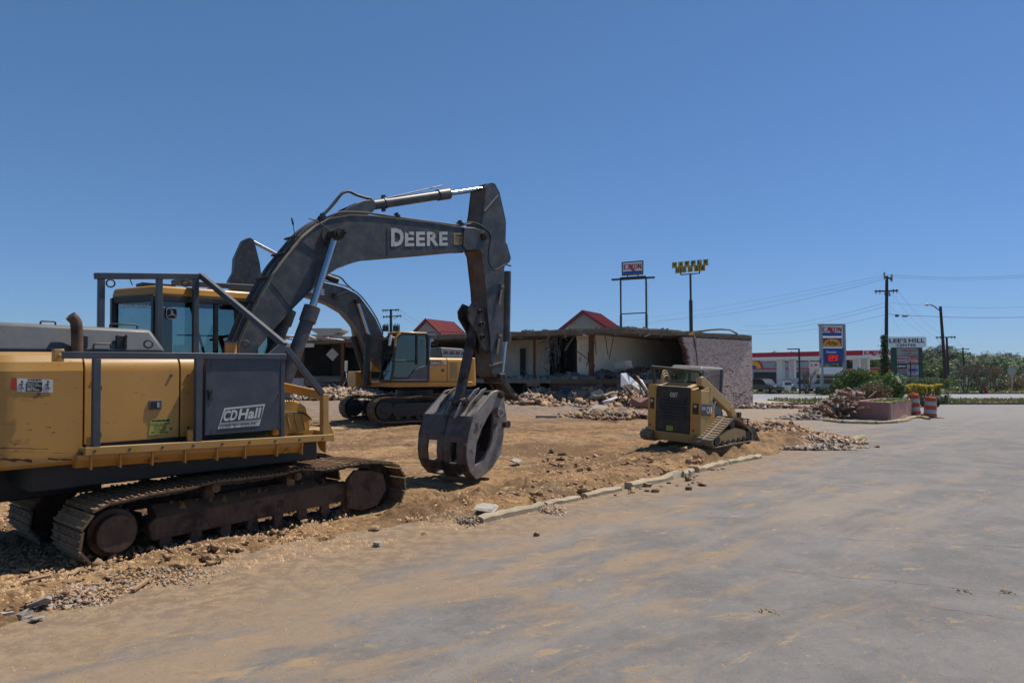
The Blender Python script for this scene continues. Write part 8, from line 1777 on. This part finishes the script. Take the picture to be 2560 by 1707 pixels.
def heap(name, px0, px1, pyb, H_, dep, m, n=900, seed=1, sz=.2, base=0.0):
    """a heap of crushed masonry: many small angular pieces in one mesh over a mound"""
    rng = np.random.default_rng(seed); a = gz(px0, pyb, base); b = gz(px1, pyb, base); d = b - a; co = []; q = []; k0 = 0
    u = rng.random(n); v = rng.random(n); t_ = rng.uniform(0, 6.28, n); r_ = np.sqrt(rng.random(n)) * (1 + .3 * np.sin(3 * t_ + seed) + .25 * np.abs(rng.normal(size=n))); u = .5 + .5 * r_ * np.cos(t_); v = .5 + .5 * r_ * np.sin(t_)
    cube = np.array([(-1, -1, -1), (1, -1, -1), (1, 1, -1), (-1, 1, -1), (-1, -1, 1), (1, -1, 1), (1, 1, 1), (-1, 1, 1)], float) / 2; F_ = np.array([(3, 2, 1, 0), (4, 5, 6, 7), (0, 1, 5, 4), (1, 2, 6, 5), (2, 3, 7, 6), (3, 0, 4, 7)])
    for i in range(n):
        prof = max(0, math.sin(math.pi * min(1, max(0, u[i])))) ** .7 * max(0, math.sin(math.pi * min(1, max(0, v[i] * .9 + .05)))); x = a.x + d.x * u[i]; y = a.y + d.y * u[i] + dep * v[i]; z = base + H_ * prof * rng.uniform(.75, 1.05)
        s = sz * (.25 + 1.4 * rng.random() ** 2.2) * (np.array([1, rng.uniform(.3, .95), rng.uniform(.12, .75)]) if rng.random() > .09 else np.array([2.6, .22, .12])); P_ = (cube + rng.uniform(-.17, .17, (8, 3))) * s; R_ = np.array(Matrix.Rotation(rng.uniform(0, 6.28), 3, 'Z') @ Matrix.Rotation(rng.uniform(-1, 1), 3, 'X') @ Matrix.Rotation(rng.uniform(-1, 1), 3, 'Y')); co.append(P_ @ R_.T + [x, y, z]); q.append(F_ + 8 * i)
    me = npmesh(name, np.concatenate(co), np.concatenate(q), False); o = link(name, me, None)
    return o, me
def heapobj(name, *a, mats=(CHR,), **k):
    o, me = heap(name, *a, **k)
    for m in mats: me.materials.append(m)
    me.polygons.foreach_set('material_index', np.repeat(np.random.default_rng(1).integers(0, len(mats), len(me.polygons) // 6), 6).astype(np.int32)); setp(o, kind='stuff'); return o
BLU = mat('blue_grey_scrap', (.15, .16, .17), .7, rnd=.2); WSC = mat('white_scrap', (.46, .43, .40), .7)
heapobj('crushed_masonry', 2040, 2180, 1047, None, 1.15, 2.6, CHR, n=900, seed=3, sz=.22, mats=(CHR, CHR, CHW)) if False else heapobj('crushed_masonry', 2030, 2185, 1046, .9, 2.4, CHR, n=1100, seed=3, sz=.2, mats=(CHR, CHR, CHW))
heapobj('crushed_masonry', 1975, 2080, 1050, .25, 1.8, CHR, n=500, seed=4, sz=.16, mats=(CHR, CHW))
bigs = ((2120, 990, 41.5, .95, 'w', 'largest tilted masonry block near the top of the planter heap'), (2090, 1026, 37.5, .8, 'r', 'upright grey-brown masonry block left of the planter heap'), (1995, 1040, 36.2, .6, 's', 'flat concrete slab at the left toe of the planter heap'), (2118, 1022, 36.5, .75, 's', 'long slab lying across the middle of the planter heap'), (2040, 1030, 38, .6, 'w', 'pointed concrete block in the left part of the planter heap'), (2160, 1020, 35.6, .5, 'r', 'brick lump against the left wall of the planter'), (2262, 1046, 36.3, .6, 's', 'concrete slab leaning by the barrel base'))
for px, py, Y_, s, k, lb in bigs: p = at(px, py, Y_); chunk(k, p, s, 'masonry_block', lb, 'rubble block', None, .5)
r_pipe = root('broken_pipe', at(2140, 975, 41.5), 'short grey pipe end sticking out of the top of the planter heap', 'pipe'); p = at(2140, 985, 41.5); mb = MB(); mb.pipe(p + Vector((-.15, 0, -.3)), p + Vector((.05, -.1, .35)), .2, .15); W('pipe_wall', METALG, mb, r_pipe)
mb = MB(); mb.bar(at(2172, 995, 40.5), at(2192, 978, 40.8), .06, .1); o = mb.build('timber_stick', WD, M=Matrix.Translation(at(2172, 995, 40.5))); setp(o, 'pale stick leaning across the bricks behind the planter', 'stick')
# ---- rubble along the foot of the gutted building
def gz_t(px, py):                                                     # point on the risen dirt lot
    z = .45
    for _ in range(6): p = gz(px, py, z); z = float(dirt_base(p.x, p.y)[0])
    p.z = z; return p
heapobj('demolition_debris', 1285, 1430, 1014, .75, 5, CHR, n=1700, seed=11, sz=.3, base=.55, mats=(CHR, CHW, WD, CHR, CHD, CHR))
heapobj('demolition_debris', 1390, 1660, 1018, 1.05, 5.5, CHR, n=3600, seed=12, sz=.32, base=.5, mats=(CHR, CHR, CHD, CHR, CHW, WD))
heapobj('demolition_debris', 1500, 1660, 1000, 1.5, 3.5, CHR, n=1500, seed=13, sz=.34, base=.6, mats=(CHR, CHR, CHR, CHW))
heapobj('demolition_debris', 1600, 1730, 1008, 1.2, 4.0, CHR, n=1400, seed=14, sz=.3, base=.45, mats=(CHR, CHR, CHD))
heapobj('demolition_debris', 1440, 1620, 1044, .22, 2.4, CHR, n=800, seed=19, sz=.22, base=.45, mats=(CHR, CHD, CHW, CHD))
heapobj('demolition_debris', 1860, 1985, 1018, .18, 2.0, CHR, n=450, seed=15, sz=.2, base=.1, mats=(CHR, WSC, CHR))
heapobj('demolition_debris', 690, 960, 1000, .7, 6, CHR, n=2800, seed=16, sz=.34, base=.6, mats=(CHD, CHR, WD, DK, CHD, CHR, WSC, DK))
heapobj('demolition_debris', 1100, 1300, 1005, .55, 4, CHR, n=1300, seed=17, sz=.32, base=.6, mats=(CHR, WD, DK, CHD))
heapobj('demolition_debris', 800, 1120, 1000, .35, 4, CHR, n=1200, seed=18, sz=.3, base=.6, mats=(WD, CHD, DK, CHR, WSC))
# debris lying on the floor slab inside
def slab_heap(px0, px1, Ya, Yb, H_, n, seed, mats, sz=.3):
    a = at(px0, 940, Ya); b = at(px1, 940, Yb); rng = np.random.default_rng(seed); co = []; q = []
    cube = np.array([(-1, -1, -1), (1, -1, -1), (1, 1, -1), (-1, 1, -1), (-1, -1, 1), (1, -1, 1), (1, 1, 1), (-1, 1, 1)], float) / 2; F_ = np.array([(3, 2, 1, 0), (4, 5, 6, 7), (0, 1, 5, 4), (1, 2, 6, 5), (2, 3, 7, 6), (3, 0, 4, 7)])
    for i in range(n):
        u, v = rng.random(2); prof = math.sin(math.pi * u) ** .6 * (.3 + .7 * v); s = sz * rng.uniform(.3, 1.3) * np.array([1, rng.uniform(.3, .9), rng.uniform(.1, .7)]); P_ = (cube + rng.uniform(-.14, .14, (8, 3))) * s
        R_ = np.array(Matrix.Rotation(rng.uniform(0, 6.28), 3, 'Z') @ Matrix.Rotation(rng.uniform(-1, 1), 3, 'X') @ Matrix.Rotation(rng.uniform(-1, 1), 3, 'Y')); co.append(P_ @ R_.T + [a.x + (b.x - a.x) * u, a.y + (b.y - a.y) * u + .3 + v * 2.2, ZF + H_ * prof * rng.random()]); q.append(F_ + 8 * i)
    me = npmesh('demolition_debris', np.concatenate(co), np.concatenate(q), False); o = link('demolition_debris', me, None)
    for m in mats: me.materials.append(m)
    me.polygons.foreach_set('material_index', np.repeat(rng.integers(0, len(mats), n), 6).astype(np.int32)); setp(o, kind='stuff')
slab_heap(1380, 1480, 42.6, 41, .45, 420, 31, (BLU, CHW, CHR, METALG)); slab_heap(1480, 1560, 41, 40.3, .6, 520, 32, (CHR, CHR, BLACK, BLU)); slab_heap(1540, 1720, 40.6, 44.5, .75, 900, 33, (CHR, CHR, CHW)); slab_heap(1270, 1380, 44.6, 42.8, .15, 160, 34, (CHW, METALG))
LBL = {'w': 'concrete lump in the rubble before the gutted building', 'r': 'brick lump in the rubble before the gutted building', 's': 'flat slab in the rubble before the gutted building'}
for i in range(150):
    px = RB.uniform(1290, 1730); py = RB.uniform(978, 1012) + (6 if px > 1500 else 0); p = gz_t(px, max(py, 1000)); p.z += max(0, (1005 - py)) / 1707 * p.y * .9 + .05; p.y += RB.uniform(0, 1); k = 'wrrs'[RB.randrange(4)]
    chunk(k, p, RB.uniform(.2, .5), 'rubble_chunk', LBL[k] + (', left of the hanging laths' if px < 1400 else ', below the blue tiles' if px < 1540 else ', right of the white membrane'), 'rubble', 'rubble in front of the gutted building', .8)
for px, py, Y_, s, k, lb in ((1492, 987, 39, .62, 'w', 'large pale block lying in the rubble below the blue tiled wall'), (1518, 987, 38.6, .62, 'w', 'grey square-faced block just right of the large pale block'), (1502, 1035, 33, .72, 'w', 'biggest white concrete lump on the dirt, left of the track loader'), (1525, 1040, 32.5, .45, 'w', 'grey concrete lump beside the biggest white one'), (1463, 1036, 33, .65, 's', 'flat grey slab lying on the dirt left of the white lump'), (1530, 1032, 33.5, .35, 'w', 'small concrete lump behind the biggest white one')):
    p = at(px, py, Y_); b_ = dz(p.x, p.y) if Y_ < 36 else .6; p.z = max(p.z, b_ + .1 * s) if Y_ > 36 else b_ + .22 * s; chunk(k, p, s, 'concrete_block', lb, 'concrete block', None, .35)
# torn white membrane hanging at the corner of the base
def sheet_poly(pts, Y, m, label, name, cat, lean=.5, seed=2):
    rr = random.Random(seed); P_ = [at(x, y, Y - lean * (y - 930) / 60 + rr.uniform(-.12, .12)) for x, y in pts]; c = sum(P_, Vector()) / len(P_) + Vector((0, -.25, 0)); o_ = Vector(P_[0])
    mb = MB(); mb.add(P_ + [c], [(i, (i + 1) % len(P_), len(P_)) for i in range(len(P_))]); ob = mb.build(name, m, M=Matrix.Translation(o_), smooth=False); md = ob.modifiers.new('th', 'SOLIDIFY'); md.thickness = .03; setp(ob, label, cat)
sheet_poly([(1552, 933), (1566, 932), (1574, 940), (1584, 948), (1594, 962), (1588, 968), (1580, 962), (1578, 975), (1570, 985), (1564, 975), (1558, 972), (1552, 966)], 38.6, WRAP, 'torn white membrane draped over the broken corner of the brick base', 'torn_membrane', 'membrane')
sheet_poly([(1598, 945), (1606, 950), (1616, 968), (1626, 985), (1625, 992), (1612, 975), (1604, 962)], 38.2, WRAP, 'strip of white membrane trailing down to the right of the torn corner', 'torn_membrane', 'membrane')
sheet_poly([(1578, 960), (1588, 952), (1604, 968), (1612, 985), (1600, 988), (1585, 976)], 38.4, CREAM, 'cream wall fragment propped behind the white membrane', 'wall_fragment', 'wall fragment')
sheet_poly([(1560, 962), (1566, 960), (1583, 985), (1576, 988)], 38.3, WOODP, 'brown board leaning under the white membrane', 'leaning_board', 'board'); sheet_poly([(1590, 938), (1598, 940), (1608, 968), (1600, 966)], 38.9, WOODP, 'reddish board leaning right of the white membrane', 'leaning_board', 'board')
sheet_poly([(1536, 905), (1548, 899), (1556, 902), (1566, 901), (1578, 900), (1582, 918), (1570, 922), (1538, 922)], 42.5, CREAMD, 'jagged remains of a plastered partition inside the open room', 'wall_fragment', 'wall fragment', lean=0)
sheet_poly([(1505, 1003), (1540, 990), (1545, 994), (1510, 1012)], 37.5, WRAP, 'crumpled white sheet lying low on the rubble', 'plastic_sheet', 'sheet', seed=5)
# dry brushwood left of the loader and a pink slab behind it
rr = random.Random(4); p0_ = gz_t(1600, 1022); r = root('brushwood', p0_, 'tangle of dark dry branches on the rubble left of the track loader', 'branches'); 
for k in range(20):
    mb = MB(); a = p0_ + Vector((rr.uniform(-.9, .6), rr.uniform(-.4, .4), .05)); e = a + Vector((rr.uniform(-.2, 1.6), rr.uniform(-.4, .4), rr.uniform(.2, 1.1))); m_ = a.lerp(e, .5) + Vector((rr.uniform(-.2, .2), 0, rr.uniform(-.1, .2))); mb.tube([a, m_, e], .022, n=5, smooth=3)
    for _ in range(2): b_ = m_.lerp(e, rr.random()); mb.tube([b_, b_ + Vector((rr.uniform(-.4, .5), 0, rr.uniform(.1, .4)))], .012, n=4)
    W('branch', DK, mb, r)
sheet_poly([(1578, 995), (1626, 993), (1626, 1018), (1590, 1016), (1570, 1008)], 36.5, mat('pink_broken_render', (.34, .17, .14), .9, var=.2), 'pink rendered wall fragment lying behind the brushwood', 'wall_fragment', 'wall fragment', lean=.2, seed=7)
mb = MB(); a = gz_t(1354, 990); mb.bar(a + Vector((0, 0, .55)), gz_t(1366, 1003) + Vector((0, 0, .1)), .2, .12); o = mb.build('fallen_beam', WD, M=Matrix.Translation(a)); setp(o, 'short pale timber beam lying against the rubble below the dark doorway', 'beam')
mb = MB(); a = gz_t(1340, 1044); b_ = gz_t(1392, 1044); mb.bar(a + Vector((0, 0, .04)), b_ + Vector((0, 0, .03)), .3, .14); o = mb.build('concrete_beam', CHW, M=Matrix.Translation(a), bevel=.02); setp(o, 'long low concrete beam lying flat on the dirt left of the white lumps', 'beam')
# berm of reddish rubble beyond the loader bucket
heapobj('crushed_masonry', 1850, 2070, 1093, .45, 2.4, CHR, n=1500, seed=21, sz=.16, base=.05, mats=(CHD, CHR, CHD, CHR)); heapobj('crushed_masonry', 2010, 2150, 1110, .2, 1.2, CHR, n=700, seed=22, sz=.13, base=.03, mats=(CHR, CHD, CHW))
heapobj('crushed_masonry', 1960, 2120, 1126, .07, .5, CHW, n=350, seed=23, sz=.12, base=.0, mats=(CHW, BLU, CHR))
# crushed white concrete at the kerb gap and at lower left
heapobj('crushed_concrete', 1350, 1415, 1284, .05, .7, CHW, n=900, seed=24, sz=.035, base=.0, mats=(CHW, CHD, CHD)); heapobj('crushed_concrete', 1140, 1215, 1312, .07, .5, CHW, n=400, seed=25, sz=.035, base=0, mats=(CHW, CHD))
heapobj('crushed_concrete', -120, 240, 1536, .09, 1.0, CHW, n=3600, seed=26, sz=.030, base=-.02, mats=(CHW, CHD, CHD, CHR)); heapobj('crushed_concrete', 130, 460, 1470, .04, .9, CHW, n=1500, seed=27, sz=.026, base=0.0, mats=(CHW, CHD, CHD))
def near_chunk(kind, px, py, s, name, label, cat, tilt=.4, sub=None, lift=.3):
    p = gz(px, py, .02); z = float(dirt_z(np.array([p.x]), np.array([p.y]))[0]); p = gz(px, py, max(0, z)); p.z = max(0, z) + s * lift; return chunk(kind, p, s, name, label, cat, None, tilt, sub)
for px, py, s, k, lb in ((98, 1520, .20, 'w', 'largest white concrete lump in the crushed kerb at lower left'), (195, 1492, .11, 'w', 'white concrete lump right of the largest one at lower left'), (62, 1545, .10, 'w', 'pale lump just below the largest white one at lower left'), (92, 1553, .09, 'w', 'small pale lump in the crushed patch at lower left'), (150, 1500, .09, 'w', 'grey lump between the two larger white ones at lower left'), (18, 1540, .08, 'w', 'white lump near the left edge of the view'), (944, 1365, .10, 'w', 'single pinkish upright stone on the dirt below the right end of the track'), (1215, 1288, .42, 's', 'broken flat kerb slab tilted on the dirt at the near end of the kerb'), (1288, 1243, .14, 'd', 'brown clod above the kerb gap'), (1255, 1237, .12, 'd', 'smaller brown clod left of the other above the kerb gap'), (935, 1325, .12, 'd', 'dark clod below the front of the near track'), (1342, 1338, .08, 'd', 'dark clod lying on the asphalt below the kerb gap'), (1290, 1160, .30, 's', 'pale flat slab on the dirt right of the claw'), (1405, 1145, .32, 's', 'pale pinkish slab on the churned dirt left of the track loader'), (1380, 1130, .2, 's', 'small pale slab just above the pinkish one')):
    near_chunk(k, px, py, s, 'loose_stone' if k != 'd' else 'dirt_clod', lb, 'stone' if k != 'd' else 'clod', .3, sub=0 if k == 's' else None)
# flaky crust pieces and clods scattered in the near dirt
for i in range(190):
    px = RB.uniform(0, 760); py = 1560 - px * .25 - RB.uniform(10, 150); s = .02 + .075 * RB.random() ** 2
    if py > 1568 - px * .25: continue
    near_chunk('d', px, py, s, 'dirt_clod', 'crumbly brown clod in the churned dirt below the near track', 'clod', .5).__setitem__('group', 'clods in the dirt below the near track')
for i in range(160):
    px = RB.uniform(1330, 1760); py = RB.uniform(1120, 1230) - (px - 1330) * .09 + 30; s = .04 + .10 * RB.random() ** 2; near_chunk('d', px, py, s, 'dirt_clod', 'brown clod in the ridge of churned dirt along the kerb', 'clod', .5).__setitem__('group', 'clods in the ridge along the kerb')
for k, (x0, y0, x1, y1, wd) in enumerate(((332, 1458, 372, 1437, .05), (176, 1430, 198, 1410, .05), (210, 1452, 250, 1449, .04), (60, 1448, 130, 1442, .06), (430, 1150 + 250, 460, 1402, .03))):
    a = gz(x0, y0, .1); b_ = gz(x1, y1, .1); a.z = dz(a.x, a.y) + .03; b_.z = dz(b_.x, b_.y) + .06; mb = MB(); mb.bar(a, b_, wd, .025); o = mb.build('crust_flake', CHD, M=Matrix.Translation(a)); setp(o, ('long pale crust flake pointing up right under the near track', 'short upright crust flake left of the rear sprocket', 'flat crust flake lying level at lower left', 'broad crust flake by the left edge shadow', 'thin crust flake right of the rear sprocket')[k], 'dirt flake')
heapobj('crushed_masonry', 1960, 2150, 1122, .10, .5, CHR, n=420, seed=51, sz=.12, base=.0, mats=(CHD, CHR, CHW))
heapobj('crushed_concrete', 1700, 1790, 1176, .06, .4, CHW, n=260, seed=52, sz=.06, base=.0, mats=(CHW, CHD))
for k, (x0, x1, y_) in enumerate(((2404, 2436, 1484), (2516, 2546, 1486), (1900, 1950, 1535))): heapobj('mud_crumbs', x0, x1, y_, .012, .16 if x1 - x0 < 60 else .5, CHD, n=60, seed=60 + k, sz=.013, base=.0, mats=(CHD,))
# tiny clods and pebbles everywhere (too many to count)
def scatter(name, n, seed, xf, szf, m, on_road=False):
    rng = np.random.default_rng(seed); X, Y_ = xf(rng, n); Z = dirt_z(X, Y_); Z = np.maximum(Z, 0.0); s = szf(rng, n); tet = np.array([(1, 0, -.3), (-.5, .87, -.3), (-.5, -.87, -.3), (0.1, 0, .75), (.2, .3, .6)]); F_ = np.array([(0, 1, 3), (1, 2, 3), (2, 0, 3)])
    a = rng.uniform(0, 6.28, n); base = tet[:4]; ca, sa = np.cos(a), np.sin(a); V = base[None] * (1 + rng.uniform(-.35, .35, (n, 4, 3))); V = V * s[:, None, None]; x = V[..., 0] * ca[:, None] - V[..., 1] * sa[:, None]; y = V[..., 0] * sa[:, None] + V[..., 1] * ca[:, None]
    co = np.stack([x + X[:, None], y + Y_[:, None], V[..., 2] + Z[:, None] + s[:, None] * .2], -1).reshape(-1, 3); q = (F_[None] + 4 * np.arange(n)[:, None, None]).reshape(-1, 3); o = link(name, npmesh(name, co, q, False), m); setp(o, kind='stuff')
def dirt_xy(rng, n):
    Y_ = 5.5 * np.exp(rng.random(n) * 2.0); X = Y_ * rng.uniform(-.8, .55, n); d = Y_ - kerb_y(X); cl = vnoise(X * .9, Y_ * .9, 40) + .5 * vnoise(X * 3, Y_ * 3, 41); k = (d > -.5) & (cl > .68); return X[k], Y_[k]
_d = lambda n: None
rng_ = np.random.default_rng(3); X_a, Y_a = dirt_xy(rng_, 90000)
scatter('soil_crumbs', len(X_a), 5, lambda r, n: (X_a, Y_a), lambda r, n: .006 + .028 * r.random(n) ** 3, CHD)
def road_xy(rng, n):
    Y_ = 4.3 * np.exp(rng.random(n) * 2.1); X = Y_ * rng.uniform(-.8, .8, n); d = kerb_y(X) - Y_; k = (d > .1) & (rng.random(n) < np.exp(-d / 1.0) + .06); return X[k], Y_[k]
X_b, Y_b = road_xy(rng_, 60000); scatter('road_grit', len(X_b), 6, lambda r, n: (X_b, Y_b), lambda r, n: .004 + .016 * r.random(n) ** 4, CHD)
k_ = X_b[:900], Y_b[:900]; scatter('pale_grit', len(k_[0]), 7, lambda r, n: (k_[0] + .05, k_[1] + .03), lambda r, n: .003 + .006 * r.random(n) ** 3, CHW)

# ---- one overall balance of all surface colours against the strong sun: sunlit paint and ground keep their level, shade falls off deeper
ALB = .74
for m in bpy.data.materials:
    if not m.use_nodes or m.name in ('cream_plaster', 'stained_grey_plaster', 'whitewashed_brick', 'sign_white_panel', 'white_paint'): continue
    for nd in m.node_tree.nodes:
        if nd.type == 'BSDF_PRINCIPLED' and nd.inputs['Metallic'].default_value < .9:
            b_ = nd.inputs['Base Color']
            if b_.is_linked:
                src = b_.links[0].from_socket; x_ = m.node_tree.nodes.new('ShaderNodeMix'); x_.data_type = 'RGBA'; x_.blend_type = 'MULTIPLY'; x_.inputs[0].default_value = 1; x_.inputs[7].default_value = (ALB, ALB, ALB, 1)
                m.node_tree.links.new(src, x_.inputs[6]); m.node_tree.links.new(x_.outputs[2], b_)
            else: v = b_.default_value; b_.default_value = (v[0] * ALB, v[1] * ALB, v[2] * ALB, 1)


# ---- thin air haze over the whole site
mb = MB(); mb.box2((-910, -70, -1.4), (1210, 1710, 62)); hm = bpy.data.materials.new('haze_air'); hm.use_nodes = True; hn = hm.node_tree; hn.nodes.clear()
ho = hn.nodes.new('ShaderNodeOutputMaterial'); hv = hn.nodes.new('ShaderNodeVolumePrincipled'); hv.inputs['Density'].default_value = .00008; hv.inputs['Color'].default_value = (.86, .91, 1, 1); hn.links.new(hv.outputs[0], ho.inputs['Volume'])
setp(link('haze', mb.mesh('haze', False), hm), kind='stuff')
